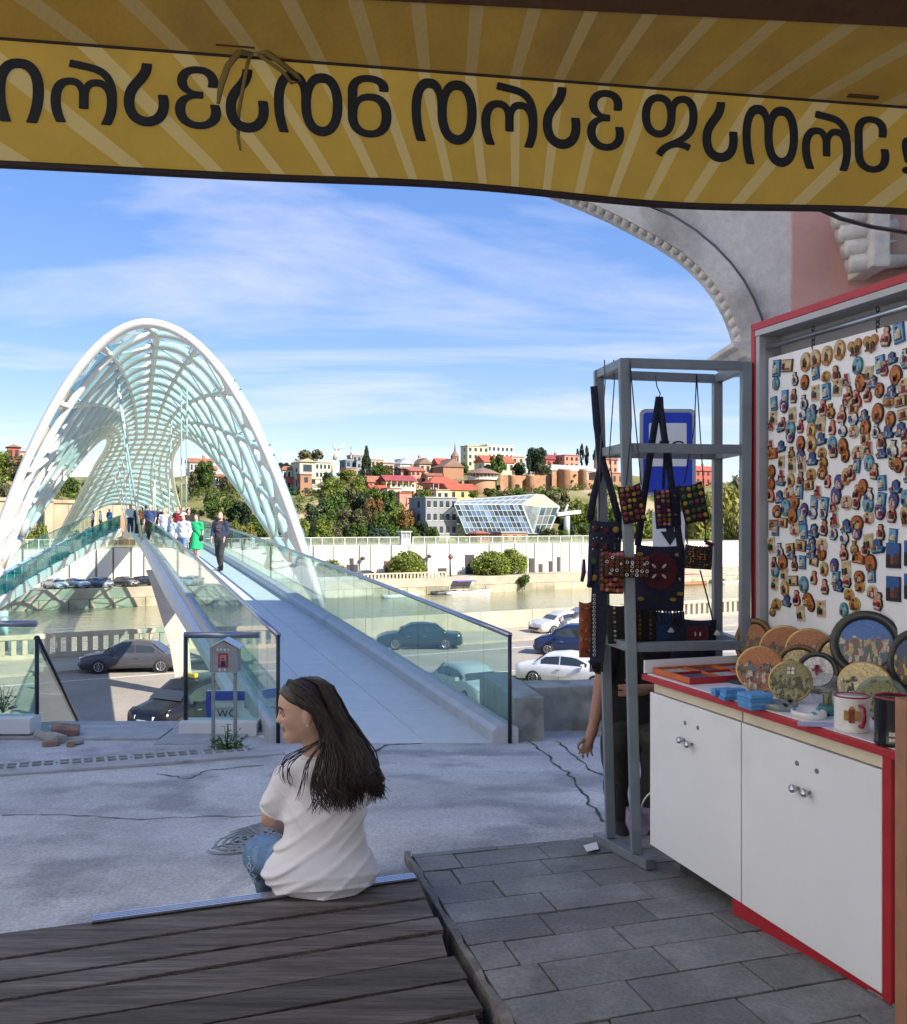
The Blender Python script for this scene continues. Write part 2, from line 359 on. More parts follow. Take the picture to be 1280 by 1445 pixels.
# ------------------------------------------------------------------ wooden platform
wood = mat('old_wood', (.115, .098, .088), .75, 0, .5, 5, .9, 26, rand=.30, stretch=(.45, 7, 7), dirt=((.23, .21, .195), 1.6, .54, .7), grain=(16, .35))
wp = thing('wooden_platform', 'weathered dark wooden plank platform the woman sits on', 'platform', (-.9, 3.0, -.3))
u = Vector((math.cos(R(19.3)), math.sin(R(19.3)), 0)); vd = Vector((-u.y, u.x, 0))
A0 = Pz(583, 1238, 0)+Vector((0, 0, 0)); eL = Vector((-math.sin(R(12.4)), math.cos(R(12.4)), 0))
TE = Pz(711, 1443, -.0)       # a point of the left edge of the tiled pavement
TE = Vector((.150, 2.708, 0))
off = 0
for i, w in enumerate((.215, .175, .125, .19, .17, .2, .18, .2, .19)):
    near = A0-vd*(off+w); far = A0-vd*(off+.019)
    def xend(p, s):    # where the plank line meets the edge of the tiles
        d = TE-p; den = u.x*eL.y-u.y*eL.x; t = (d.x*eL.y-d.y*eL.x)/den; return p+u*(t-s)
    s = rnd.uniform(.035, .08)
    q0, q1 = xend(near, s), xend(far, s+rnd.uniform(-.015, .015)); l = 5.2
    bb = MB(); dz = rnd.uniform(-.006, .004)
    # a plank with slightly uneven long edges
    for k in range(12):
        a, c = k/12, (k+1)/12
        def e(p, t, j): return p-u*(l*t)+vd*(rnd.Random if False else 1)*(.004*math.sin(17*t+i*3+j*2.1)+.003*math.sin(41*t+i+j))
        P4 = [e(q0, c, 0), e(q0, a, 0), e(q1, a, 1), e(q1, c, 1)]
        bb.hexa([p+Vector((0, 0, -.05)) for p in P4]+[p+Vector((0, 0, dz)) for p in P4])
    bb.build('plank', wood, wp)
    off += w
bb = MB()
for t in (.4, 1.8, 3.2): q = A0-u*t; bb.bar(q-vd*.05+Vector((0, 0, -.12)), q-vd*1.7+Vector((0, 0, -.12)), .09, .12)
bb.build('joist', wood, wp)
bb = MB(); q = A0+Vector((0, 0, -.19)); bb.bar(q-vd*.04, q-u*5-vd*.04, .03, .3); bb.build('riser_board', wood, wp)
# grooved aluminium nosing along the platform edge
alu = mat('nosing_aluminium', (.62, .64, .70), .25, .9, .05, 20)
st = thing('stair_nosing', 'grooved aluminium strip along the front edge of the planks', 'metal strip', A0-u*.63)
L0 = Pz(131, 1296, .004); L1 = Pz(583, 1236, .004); dd = (L1-L0).normalized(); nn_ = Vector((-dd.y, dd.x, 0))
bb = MB(); bb.bar(L0-nn_*.028+Vector((0, 0, .004)), L1-nn_*.028+Vector((0, 0, .004)), .062, .006); bb.build('base_strip', dark_metal, st)
for k in range(4):
    bb = MB(); o = -nn_*(.006+k*.0148); bb.bar(L0+o+Vector((0, 0, .010)), L1+o+Vector((0, 0, .010)), .009, .008); bb.build('ridge', alu, st)
# ------------------------------------------------------------------ tiled pavement
tile_m = mat('paver', (.185, .185, .18), .8, 0, .2, 5, .3, 45, rand=.16, dirt=((.27, .27, .265), 2.6, .52, .8), grain=(60, .25))
pv = struct('pavement', MB().add([], []) if False else (lambda m: (m.grid(lambda a, c: (lambda p: (p.x, p.y, tz(p.y)-.022))(TE+eL*c+u*a), list(np.linspace(0.0, 5.0, 24)), list(np.linspace(-1.5, 1.84, 16))), m)[1])(MB()), joint_dark)
ORG[pv.name] = Vector((0, 0, 0))
RS, TL = .2275, .452
row = 0; c = -1.45
def corner(a, cc): p = TE+eL*cc+u*a; return p
while c < 2.9:
    a = -.452*(.62, .28, .95, .55)[row % 4] if row % 2 == 0 else -.452*(.15, .48, .3)[row % 3]
    while a < 4.2:
        a0 = max(a, .03); a1 = a+TL
        if a1 > .05:
            # the pavement's far edge runs along a slanted line to the concrete
            g = .004; c0, c1 = c+g, c+RS-g
            far = corner(a0, c1)
            lim = 1.80
            if c0 < lim-.06 and a0 < a1-.05:
                c1 = min(c1, lim)
                bb = MB(); q = [corner(a0+g, c0), corner(a1-g, c0), corner(a1-g, c1), corner(a0+g, c1)]; dz = rnd.uniform(-.003, .003)
                tilt = rnd.uniform(-.002, .002)
                bb.hexa([Vector((p.x, p.y, tz(p.y)-.045)) for p in q]+[Vector((p.x, p.y, tz(p.y)+dz+(tilt if k in (1, 2) else -tilt))) for k, p in enumerate(q)])
                if len(q): bb.build('paving_tile', tile_m, pv, bevel=.0035)
        a += TL
    c += RS; row += 1
edge_m = mat('edge_strip', (.17, .155, .14), .8, 0, .35, 12, .5, 50, dirt=((.30, .27, .23), 9, .55))
bb = MB(); pts = []
for k in range(31):
    cc = -1.5+k*(3.36/30); p = corner(0, cc); w = .028+.008*math.sin(k*1.9)+.004*math.sin(k*5.1)
    pts.append([Vector((p.x-.010-.006*math.sin(k*2.7), p.y, tz(p.y)-.20)), Vector((p.x+w, p.y, tz(p.y)-.20)), Vector((p.x+w, p.y, tz(p.y)+.004)), Vector((p.x-.004*math.sin(k*3.3), p.y, tz(p.y)+.002))])
bb.loft(pts); tag(bb.build('edging_strip', edge_m), 'rough dark edging strip between the planks and the tiled pavement', 'edging')
tag(MB().add([Pz(823, 1193, -.12), Pz(842, 1188, -.12), Pz(845, 1198, -.12), Pz(828, 1202, -.12), Pz(823, 1193, -.116), Pz(842, 1188, -.112), Pz(845, 1198, -.116), Pz(828, 1202, -.112)],
    [(3, 2, 1, 0), (4, 5, 6, 7), (0, 1, 5, 4), (1, 2, 6, 5), (2, 3, 7, 6), (3, 0, 4, 7)]).build('paper_scrap', mat('paper', (.8, .8, .78), .7, 0, .03)), 'scrap of white paper lying on the paving by the rack', 'paper')
# ------------------------------------------------------------------ manhole and drain
mx_, my_ = gp(366, 1181); mz = gz(mx_, my_)+.006
iron = mat('cast_iron', (.24, .25, .26), .45, .5, .2, 10, .2, 40)
mh = thing('manhole_cover', 'round cast iron manhole cover with raised rings', 'manhole', (mx_, my_, mz))
gxm = (gz(mx_+.3, my_)-gz(mx_-.3, my_))/.6; gym = (gz(mx_, my_+.3)-gz(mx_, my_-.3))/.6
Tm = Matrix.Translation((mx_, my_, mz+.003)) @ Vector((-gxm, -gym, 1)).to_track_quat('Z', 'Y').to_matrix().to_4x4()
MB().lathe([(.35, -.03), (.35, .006), (.315, .006), (.312, -.002), (.0, -.002)], 40, Tm, cap=False).build('frame_ring', iron, mh)
for r_ in (.285, .235, .185, .135, .085, .04): MB().lathe([(r_, -.002), (r_-.004, .008), (r_-.022, .008), (r_-.026, -.002)], 36, Tm, cap=False).build('ring_rib', iron, mh)
for k in range(8):
    a = k*math.pi/4; bb = MB(); bb.bar(Tm @ Vector((.05*math.cos(a), .05*math.sin(a), .004)), Tm @ Vector((.3*math.cos(a), .3*math.sin(a), .004)), .014, .01); bb.build('spoke_rib', iron, mh)
# drain channel
d0, d1 = gp(-30, 1088), gp(352, 1060)
D0 = Vector((*d0, gz(*d0)+.012)); D1 = Vector((*d1, gz(*d1)+.012)); dv = (D1-D0).normalized(); dn = Vector((-dv.y, dv.x, 0)).normalized()
dr = thing('drain_grate', 'long pale slotted drain grate set into the concrete', 'drain', (D0+D1)/2)
MB().bar(D0+Vector((0, 0, -.012)), D1+Vector((0, 0, -.012)), .20, .02).build('channel', joint_dark, dr)
Ld = (D1-D0).length; sec = 0; x = 0; gm = mat('grate_plastic', (.42, .44, .44), .6, 0, .15, 8, rand=.12)
while x < Ld-.3:
    w = min(.62, Ld-x); bb = MB(); a, e = D0+dv*x, D0+dv*(x+w-.008)
    for o in (-.095, 0, .095): bb.bar(a+dn*o, e+dn*o, .016, .03)
    k = .01
    while k < w-.02: q = D0+dv*(x+k); bb.bar(q-dn*.1, q+dn*.1, .026, .024); k += .098
    bb.build('grate_section', gm, dr); x += w
kb = MB(); o = -dn*.22; kb.bar(D0+o+Vector((0, 0, .0)), D1+dv*.28+o+Vector((0, 0, .0)), .20, .05)
tag(kb.build('drain_kerb', conc_light, bevel=.008), 'low cracked concrete kerb in front of the drain grate', 'kerb')
# flat slabs behind the drain
sl_ = struct('slab_path', MB().box(-12, -1.95, 8.6, 10.1, -.80, -.735), conc)
ORG[sl_.name] = Vector((0, 0, 0))
for i, (x0, x1, y0, y1) in enumerate(((-8.0, -5.9, 9.05, 9.75), (-5.88, -4.95, 9.05, 9.75), (-4.93, -4.05, 9.28, 9.78), (-4.03, -3.02, 9.3, 9.8), (-3.0, -2.15, 9.05, 9.82), (-2.13, -1.98, 9.5, 9.85), (-5.9, -4.95, 8.62, 9.03))):
    MB().box(x0+.004, x1-.004, y0, y1, -.735, -.69+.004*(i % 3)).build('stone_slab', plaza_stone, sl_, bevel=.006)
# ------------------------------------------------------------------ bridge
Y0 = 9.1
def dkz(Y): s = Y-Y0; return -.70+.0517*s-.0517*s*s/144
def XR(Y): return .405-.375*(Y-Y0)
def XL(Y): return -1.60-.375*(Y-Y0)
YE = 140
br = thing('pedestrian_bridge', 'white steel arched footbridge with glass balustrades and curved glass roof', 'bridge', (-11, 40, dkz(40)))
ys = list(np.concatenate([np.linspace(Y0, 40, 22), np.linspace(43, YE, 34)]))
def prof(Y):
    z = dkz(Y); l, r = XL(Y), XR(Y); t = min(1, (Y-Y0)/17)**.8
    return [Vector(p) for p in ((l-.20, Y, z-.03), (r+.235, Y, z-.03), (r+.34, Y, z-.05-.06*t), (r+.36, Y, z-.12-.45*t), (r-.3, Y, z-.2-.65*t), (l+.3, Y, z-.2-.65*t), (l-.33, Y, z-.09-.55*t), (l-.36, Y, z-.05-.12*t), (l-.26, Y, z-.025))]
MB().loft([prof(Y) for Y in ys]).build('girder', girder_w, br)
def kerb(side):
    b = MB(); R_ = []
    for Y in ys:
        z = dkz(Y)
        if side > 0: x = XR(Y); pts = ((x, z-.06), (x-.012, z+.12), (x+.03, z+.165), (x+.205, z+.185), (x+.245, z+.16), (x+.245, z-.06))
        else: x = XL(Y); pts = ((x, z-.06), (x+.012, z+.12), (x-.03, z+.165), (x-.205, z+.185), (x-.245, z+.16), (x-.245, z-.06))
        R_.append([Vector((q[0], Y, q[1])) for q in pts])
    return b.loft(R_ if side > 0 else [r[::-1] for r in R_]).build('kerb', mat('kerb_metal', (.50, .52, .54), .5, .15, .1, 3, dirt=((.3, .3, .3), 2, .58, .5)), br)
kerb(1); kerb(-1)
for side in (1, -1):
    X = (lambda Y: XR(Y)+.16) if side > 0 else (lambda Y: XL(Y)-.16)
    MB().tube([(X(Y), Y, dkz(Y)+1.09) for Y in ys], .03, 10).build('handrail', rail_steel, br, True)
    MB().tube([(X(Y0), Y0, dkz(Y0)-.02), (X(Y0), Y0, dkz(Y0)+1.09)], .02, 8).build('end_post', dark_metal, br, True)
    MB().bar((X(Y0), Y0+.01, dkz(Y0)+.19), (X(60), 60, dkz(60)+.19), .02, .014).build('glass_shoe', dark_metal, br) if False else None
    s = .02; nx = .62
    k = 0
    while s < 128:
        e = s+(nx if k == 0 else 1.05); g = .007
        a, c = Y0+s+g, Y0+e-g; th = .008; pts = []
        for zz in (.18, 1.075):
            for (yy, o) in ((a, -th), (c, -th), (c, th), (a, th)): pts.append((X(yy)+o, yy, dkz(yy)+zz))
        MB().hexa(pts).build('glass_panel', green_glass, br)
        s = e; k += 1
# deck tiles: three across, running away
yy = Y0+.03; k = 0
while yy < 62:
    l_ = 1.28
    for j in range(3):
        x0, x1 = (XL(yy)+j*2.005/3)+.004, (XL(yy)+(j+1)*2.005/3)-.004; o = -.375*l_; g = .004
        zf, zb = dkz(yy), dkz(yy+l_)
        pts = [(x0, yy+g, zf-.03), (x1, yy+g, zf-.03), (x1+o, yy+l_-g, zb-.03), (x0+o, yy+l_-g, zb-.03), (x0, yy+g, zf), (x1, yy+g, zf), (x1+o, yy+l_-g, zb), (x0+o, yy+l_-g, zb)]
        MB().hexa(pts).build('deck_tile', deck_tile, br)
    yy += l_; k += 1
bb = MB(); y2 = [yy]+[y for y in ys if y > yy]
bb.loft([[Vector((XL(y), y, dkz(y)-.03)), Vector((XR(y), y, dkz(y)-.03)), Vector((XR(y), y, dkz(y))), Vector((XL(y), y, dkz(y)))] for y in y2]).build('far_deck', deck_tile, br)
# leaning piers
pier = mat('pier_concrete', (.62, .55, .47), .7, 0, .12, 1.2)
MB().loft([[Vector((x+dx*w, y+dy*w, z)) for dx, dy in ((-1, -1), (1, -1), (1, 1), (-1, 1))] for x, y, z, w in ((-10.9, 37.0, -5.6, .24), (-11.3, 37.4, -3.5, .30), (-12.1, 38.0, -1.0, .42), (-12.3, 38.2, dkz(38)-.9, .5))]).build('pier', pier, br)
# forked side ramp that drops to the left
def RX(t): return -27.9+2.6*t, 76-27*t
def RZ(t): return dkz(76)-.35*t-3.7*t*t**.15
ts = list(np.linspace(0, 1.06, 26))
rp_ = MB().loft([[Vector((RX(t)[0]-2.3, RX(t)[1], RZ(t)-.5)), Vector((RX(t)[0]+.1, RX(t)[1], RZ(t)-.62)), Vector((RX(t)[0]+.15, RX(t)[1], RZ(t))), Vector((RX(t)[0]-2.4, RX(t)[1], RZ(t)))] for t in ts]).build('side_ramp', girder_w, br)
dk_glass = glass('ramp_glass', (.22, .60, .55), .9, .03, .16, (.07, .34, .30))
for side, m_ in ((0, dk_glass), (-2.3, green_glass)):
    for k in range(len(ts)-1):
        t0, t1 = ts[k]+.002, ts[k+1]-.002; p = []
        for zz in (-.1 if side == 0 else .04, 1.08):
            for t, o in ((t0, -.01), (t1, -.01), (t1, .01), (t0, .01)): p.append((RX(t)[0]+side+o, RX(t)[1], RZ(t)+zz))
        MB().hexa(p).build('ramp_glass_panel', m_, rp_)
    MB().tube([(RX(t)[0]+side, RX(t)[1], RZ(t)+1.1) for t in ts], .035, 6).build('ramp_rail', rail_steel, rp_, True)
MB().tube([(-24.9, 50.2, -5.5), (-25.0, 50.4, -3.3)], .24, 10).build('ramp_post', white_steel, br, True)
# ------------------------------------------------------------------ bridge canopy
CY0, CY1 = 40.0, 118.0
def ridge(t):
    Y = CY0+(CY1-CY0)*t; X = -13.06-.352*(Y-CY0) if t < .5 else -26.79-.428*(Y-79); return X, Y, 9.88+2.1*t-7.6*t*t
def edge(t, sd):
    q = (2*t-1)**2; X, Y, Z = ridge(t)
    if sd > 0: w = 3+(4.2 if t < .5 else 6.6)*q; z = 8.8-(10.9 if t < .5 else 10.2)*q
    else: w = 3.2+(4.8 if t < .5 else 6.6)*q; z = 8.8-(10.9 if t < .5 else 12.6)*q
    return X+sd*w, Y, min(z, Z-.35)
def shell(t, u):
    X, Y, Z = ridge(t); e = edge(t, 1 if u >= 0 else -1); a = abs(u)
    return Vector((X+(e[0]-X)*a, Y, Z-(Z-e[2])*a**((2.2 if u > 0 else 1.85)*(1-t)+1.9*t)))
US = [-1, -.86, -.69, -.49, -.25, 0, .25, .49, .69, .86, 1]
us = list(np.linspace(-1, 1, 41))
fa = [shell(0, u)+Vector((0, -1.6*(1-abs(u)**2), .14*(1-abs(u)))) for u in us]
can = MB().tube(fa, .20, 12).build('canopy', white_steel, br, True)
NR = 28; tt = [k/NR for k in range(NR+1)]
for k, t in enumerate(tt):
    MB().tube([shell(t, u) for u in us], .25 if k else .2, 8, flat=.8).build('rib', white_steel, can, True)
for sd in (-1, 1): MB().tube([Vector(edge(t, sd)) for t in np.linspace(0, 1, 40)], .2, 8).build('edge_beam', white_steel, can, True)
for u_ in US[1:-1]:
    MB().tube([shell(0, u_)+Vector((0, -1.6*(1-abs(u_)**2), .14*(1-abs(u_))))]+[shell(t, u_) for t in np.linspace(0, 1, 34)], .13 if u_ else .16, 6).build('purlin', white_steel, can, True)
for k in range(NR):
    for i in range(len(US)-1):
        if (i+k) % 2: continue
        a, c = shell(tt[k], US[i]), shell(tt[k+1], US[i+1])
        MB().tube([a, c], .055, 5).build('brace', white_steel, can)
for k in range(NR):
    t0, t1 = tt[k]+.06/NR, tt[k+1]-.06/NR
    for i in range(len(US)-1):
        u0, u1 = US[i], US[i+1]; du = (u1-u0)*.04
        p = [shell(t0, u0+du), shell(t1, u0+du), shell(t1, u1-du), shell(t0, u1-du)]; c = (p[0]+p[2])/2
        n = (p[1]-p[0]).cross(p[3]-p[0]).normalized(); n = n if n.z > 0 else -n
        q = [x+n*.30 for x in p]
        if k == 0: q[0] += Vector((0, -1.1*(1-abs(u0)**2), 0)); q[3] += Vector((0, -1.1*(1-abs(u1)**2), 0))
        MB().hexa(q+[x+n*.025 for x in q]).build('roof_pane', teal_glass, can)
        if k < 2:
            for x in q: MB().tube([x-n*.22+(c-x)*.06, x+n*.06+(c-x)*.06], .04, 6).build('glass_clamp', steel, can)
# white gusset plates between the front arch and the first rib
for sd in (-1, 1):
    for a in (.45, .58, .70, .80, .885, .95):
        u0, u1 = sd*a, sd*(a+.07)
        f0, f1 = [shell(0, x)+Vector((0, -1.6*(1-abs(x)**2), .14*(1-abs(x)))) for x in (u0, u1)]
        r0, r1 = shell(tt[1], u0*.97), shell(tt[1], u1*.97)
        MB().prism([f0, f1, r1, (r0+f0)/2], (0, .06, .06)).build('gusset', white_steel, can)
for (t, u_, dxx, r_) in ((.08, -.30, .1, .06), (.10, -.30, .35, .05), (.13, .36, -.1, .045), (.17, .36, -.15, .045), (.26, -.45, .3, .05), (.30, -.45, .6, .05), (.34, .5, -.4, .05), (.62, -.4, .6, .06), (.66, -.45, 1.0, .06), (.70, -.5, 1.5, .06), (.60, .45, -.6, .06), (.66, .5, -1.2, .06)):
    a = shell(t, u_); Y = a.y+1.5; x = (XL(Y)-.3 if u_ < 0 else XR(Y)+.3)
    MB().tube([a, (x, Y, dkz(Y)-.2)], r_, 6).build('hanger_rod', white_steel, can, True)
# ------------------------------------------------------------------ road, river and quays
RZ0 = -5.5
def en_box(b, e0, e1, n0, n1, z0, z1, mi=0):
    p = [EN(e, n, z) for z in (z0, z1) for e, n in ((e0, n0), (e1, n0), (e1, n1), (e0, n1))]; return b.hexa(p, mi)
b = MB(); en_box(b, -260, 300, -30, 46.2, RZ0-.6, RZ0); rd = struct('road', b, asphalt)
b = MB(); en_box(b, -260, 300, 46.2, 51.4, RZ0-.6, RZ0+.13); struct('pavement_riverside', b, pave_tan)
b = MB()
for k in range(-14, 16): en_box(b, k*7.0, k*7.0+2.4, 36.9, 37.03, RZ0, RZ0+.004)
for k in range(-14, 16): en_box(b, k*7.0+2, k*7.0+4.4, 32.2, 32.33, RZ0, RZ0+.004)
en_box(b, -150, 200, 43.8, 43.95, RZ0, RZ0+.004)
b.f and struct('road_marking', b, paint_white)
# retaining wall under the terrace
b = MB(); b.box(-60, 60, 10.0, 10.45, -6.2, -.80); tag(b.build('retaining_wall', conc_wall), 'tall concrete retaining wall under the terrace edge', 'wall')
b = MB(); b.box(-60, -2.0, 9.7, 10.45, -.80, -.765); tag(b.build('wall_coping', conc_light), 'pale coping along the terrace edge beside the bridge', 'coping')
# stairs that lead down behind the glass fences
stp = thing('staircase', 'concrete steps leading down to the road between the glass fences', 'stairs', (-3.7, 11, -6.1))
for k in range(24):
    MB().box(-4.35, -2.95, 10.45+k*.30, 10.45+(k+1)*.30, -5.9, -.98-k*.19).build('step', conc_light, stp)
# river
wm = mat('river_water', (.27, .27, .15), .12, 0, .12, .05)
def wavy(m):
    ns = m.node_tree.nodes; L = m.node_tree.links; b = ns['Principled BSDF']
    tcn = ns.new('ShaderNodeTexCoord'); mpn = ns.new('ShaderNodeMapping'); mpn.inputs['Rotation'].default_value = (0, 0, R(-28)); mpn.inputs['Scale'].default_value = (.5, 1.3, 1)
    L.new(tcn.outputs['Object'], mpn.inputs[0]); h = None
    for sc_, st_ in ((.55, .5), (2.2, .35)):
        n = ns.new('ShaderNodeTexNoise'); n.inputs['Scale'].default_value = sc_; n.inputs['Detail'].default_value = 5; n.inputs['Distortion'].default_value = .6; L.new(mpn.outputs[0], n.inputs['Vector'])
        bp = ns.new('ShaderNodeBump'); bp.inputs['Strength'].default_value = st_; bp.inputs['Distance'].default_value = .35 if sc_ < 1 else .12; L.new(n.outputs['Fac'], bp.inputs['Height'])
        if h: L.new(h, bp.inputs['Normal'])
        h = bp.outputs[0]
    L.new(h, b.inputs['Normal'])
wavy(wm)
b = MB(); b.add([EN(-420, 51.5, -9.75), EN(500, 51.5, -9.75), EN(500, 140, -9.75), EN(-420, 140, -9.75)], [(0, 1, 2, 3)]); struct('river', b, wm)
# near riverside wall: solid in the middle, balusters to either side
nw = thing('riverside_wall', 'beige concrete riverside parapet with upright balusters beside the road', 'parapet', EN(0, 51, RZ0))
b = MB(); en_box(b, -260, 300, 51.0, 52.0, -10.5, RZ0+.16); b.build('base_wall', stone_tan, nw)
par = mat('parapet_concrete', (.50, .43, .33), .85, 0, .12, 1.2, .2, 12, rand=.06)
def en_of(px, n): Y = Yn(px, n); return E2.dot(Vector(((px-640)/F*Y, Y, 0)))
eA, eB, eC, eD = en_of(-60, 51), en_of(330, 51), en_of(880, 51), en_of(1130, 51)
for a, c in ((eA, eB), (eC, eD)):
    b = MB(); en_box(b, a, c, 51.05, 51.40, RZ0+1.12, RZ0+1.36); b.build('coping', par, nw, bevel=.02)
    b = MB(); en_box(b, a, c, 51.02, 51.45, RZ0+.16, RZ0+.34); b.build('plinth', par, nw)
    e = a+.3
    while e < c: b = MB(); en_box(b, e, e+.24, 51.1, 51.34, RZ0+.34, RZ0+1.12); b.build('baluster', par, nw, bevel=.02); e += .52
e = eB+.02
while e < eC-.1: b = MB(); w = min(4.0, eC-e); en_box(b, e+.01, e+w-.01, 51.05, 51.4, RZ0+.16, RZ0+1.3); b.build('parapet_panel', par, nw, bevel=.02); e += w
# far quay: stone wall, quay road, white wall with bays
fq = struct('far_quay', en_box(MB(), -420, 500, 131, 141.2, -11, -7.35), stone_tan); ORG[fq.name] = Vector((0, 0, 0))
blk = mat('quay_block', (.50, .43, .30), .85, 0, .22, .5, .35, 8, rand=.12, dirt=((.20, .19, .13), .25, .52, .8))
e = en_of(-20, 130)
r2 = random.Random(3)
while e < en_of(1120, 130):
    w = r2.uniform(2.6, 4.2)
    b = MB(); en_box(b, e+.03, e+w-.03, 130.5+r2.uniform(0, .08), 131.05, -9.95, -8.55); b.build('quay_block', blk, fq, bevel=.04)
    e += w
b = MB(); en_box(b, -300, 400, 130.75, 131.1, -8.5, -7.1); b.build('quay_parapet', mat('quay_parapet', (.42, .37, .28), .85, 0, .2, .5, .3, 6), fq)
b = MB(); en_box(b, en_of(300, 131), en_of(505, 131), 130.7, 130.95, -7.1, -6.5); b.build('quay_parapet', conc_light, fq)
qb = thing('quay_balustrade', 'pinkish stone balustrade on the far quay above the boats', 'balustrade', EN(en_of(570, 131), 130.9, -7.1))
b = MB(); en_box(b, en_of(512, 131), en_of(628, 131), 130.75, 131.05, -6.35, -6.15); b.build('coping', par, qb)
e = en_of(512, 131)
while e < en_of(628, 131): b = MB(); en_box(b, e, e+.3, 130.8, 131.0, -7.1, -6.35); b.build('baluster', par, qb); e += .62
ww = mat('white_render', (.70, .67, .60), .7, 0, .06, .2, dirt=((.6, .56, .48), .15, .62, .5))
wl_ = thing('embankment_wall', 'long white rendered embankment wall with upright bays on the far bank', 'wall', EN(0, 141, -7.35))
en_box(MB(), -300, 400, 141.6, 143, -7.3, -2.2).build('back_wall', mat('bay_recess_shade', (.5, .47, .42), .8, 0, .1, .3), wl_)  # back wall tone darkened for the shadow lines between the bays
lines = [-60, -20, 30, 62, 96, 134, 158, 183, 201, 225, 262, 300, 340, 380, 412, 440, 468, 505, 521, 550, 575, 600, 632, 688, 705, 724, 741, 752, 764, 777, 789, 801, 818, 840, 862, 885, 910, 940, 970, 1000, 1040, 1080]
for i in range(len(lines)-1):
    a, c = en_of(lines[i], 141.4), en_of(lines[i+1], 141.4)
    b = MB(); en_box(b, a+.28, c, 141.0 if i % 2 else 141.1, 141.58, -7.34, -2.0-.03*(i % 3)); b.build('wall_bay', ww, wl_, bevel=.03)
dk = mat('dark_opening', (.05, .05, .055), .5, 0, .1, 4); brown_door = mat('brown_door', (.16, .07, .04), .6, 0, .2, 3)
for px0, px1, pt, pb_, m_ in ((494, 499, 788, 812, dk), (543, 550, 792, 810, brown_door), (595, 600, 788, 812, dk), (657, 669, 783, 807, dk), (490, 505, 797, 809, dk), (618, 630, 802, 811, dk), (747, 753, 788, 803, dk), (760, 765, 796, 802, dk), (775, 779, 792, 801, dk), (786, 790, 786, 800, dk),
        (88, 97, 818, 835, dk), (70, 78, 820, 836, dk), (148, 157, 816, 830, dk), (182, 190, 822, 830, dk), (58, 64, 820, 838, dk)):
    z1 = Pn(px0, pt, 141.0).z; z0 = -7.33
    b = MB(); en_box(b, en_of(px0, 141), en_of(px1, 141), 140.90, 141.02, z0, z1); d_ = b.build('door', m_, wl_)
    b = MB(); en_box(b, en_of(px0, 141)-.12, en_of(px1, 141)+.12, 140.93, 141.0, z1, z1+.15); b.build('lintel', conc_light, d_)
# low glass-and-metal railing on the terrace above
tf = thing('terrace_railing', 'pale metal railing with clear panels on top of the white embankment wall', 'railing', EN(0, 141.6, -2.0))
pale = mat('pale_metal', (.72, .74, .68), .5, .2, .05, 3); rgl = glass('railing_glass', (.86, .93, .86), .7, .05, .12, (.7, .75, .6))
px = -10
while px < 825:
    if not 560 < px+8 < 578:
        a, c = en_of(px, 141.6), en_of(px+15.6, 141.6)
        en_box(MB(), a, a+.12, 141.5, 141.62, -2.0, -.62).build('post', pale, tf)
        en_box(MB(), a+.12, c, 141.53, 141.59, -.72, -.62).build('rail', pale, tf)
        en_box(MB(), a+.16, c-.04, 141.55, 141.57, -1.9, -.74).build('clear_panel', rgl, tf)
    px += 16
kb_ = thing('guard_kiosk', 'small white guard kiosk with windows on the embankment wall', 'kiosk', Pn(569, 768, 142))
a, c = en_of(564, 142), en_of(577, 142)
en_box(MB(), a, c, 141.2, 143, -2.0, -.9).build('lower_wall', ww, kb_); en_box(MB(), a+.1, c-.1, 141.3, 142.9, -.9, .15).build('window_band', mat('kiosk_glass', (.25, .3, .3), .1, 0, .1, 2), kb_)
for e in (a, (a+c)/2-.05, c-.1): en_box(MB(), e, e+.1, 141.18, 141.3, -.9, .15).build('mullion', ww, kb_)
en_box(MB(), a-.15, c+.15, 141.0, 143.1, .15, .35).build('roof', ww, kb_)
# ------------------------------------------------------------------ gateway building over the terrace
plaster = mat('aged_plaster', (.70, .66, .61), .85, 0, .12, 1.2, .4, 14, dirt=((.36, .33, .30), 1.3, .55, .8), grain=(22, .10))
pink = mat('pink_render', (.64, .37, .32), .85, 0, .12, 2, .2, 20, dirt=((.40, .28, .26), 2.5, .58, .6))
gw = thing('arched_gateway', 'white and pink rendered gateway building with a moulded arch', 'building', (3, 6.2, -.3))
GY = 6.0
cur = [P(x, y, GY) for x, y in ((1043, 494), (1041, 480), (1036, 462), (1027, 440), (1015, 418), (1000, 398), (981, 378), (958, 359), (930, 341), (897, 323), (862, 305), (826, 289), (795, 277), (770, 267))]
ax_ = -2.3; az_ = 4.5; l0 = cur[-1]
for k in range(1, 9):
    t = k/8; cur.append(Vector((l0.x+(ax_-l0.x)*t, GY, l0.z+(az_-l0.z)*(1-(1-t)**2))))
full = cur+[Vector((2*ax_-p.x, GY, p.z)) for p in cur[-2::-1]]
TOP = 5.6
def wallpoly(y): return [Vector((6.55, y, TOP)), Vector((6.55, y, -.9)), Vector((2.17, y, -.9)), Vector((2.17, y, full[0].z-.06))]+[Vector((p.x, y, p.z)) for p in full]+[Vector((2*ax_-2.17, y, full[0].z-.06)), Vector((2*ax_-2.17, y, -.9)), Vector((-9.5, y, -.9)), Vector((-9.5, y, TOP))]
MB().prism(wallpoly(GY)[::-1], (0, .13, 0)).build('arch_wall', plaster, gw)
MB().box(2.236, 6.5, GY-.03, GY-.001, -.5, TOP-.3).build('pink_wall', pink, gw)
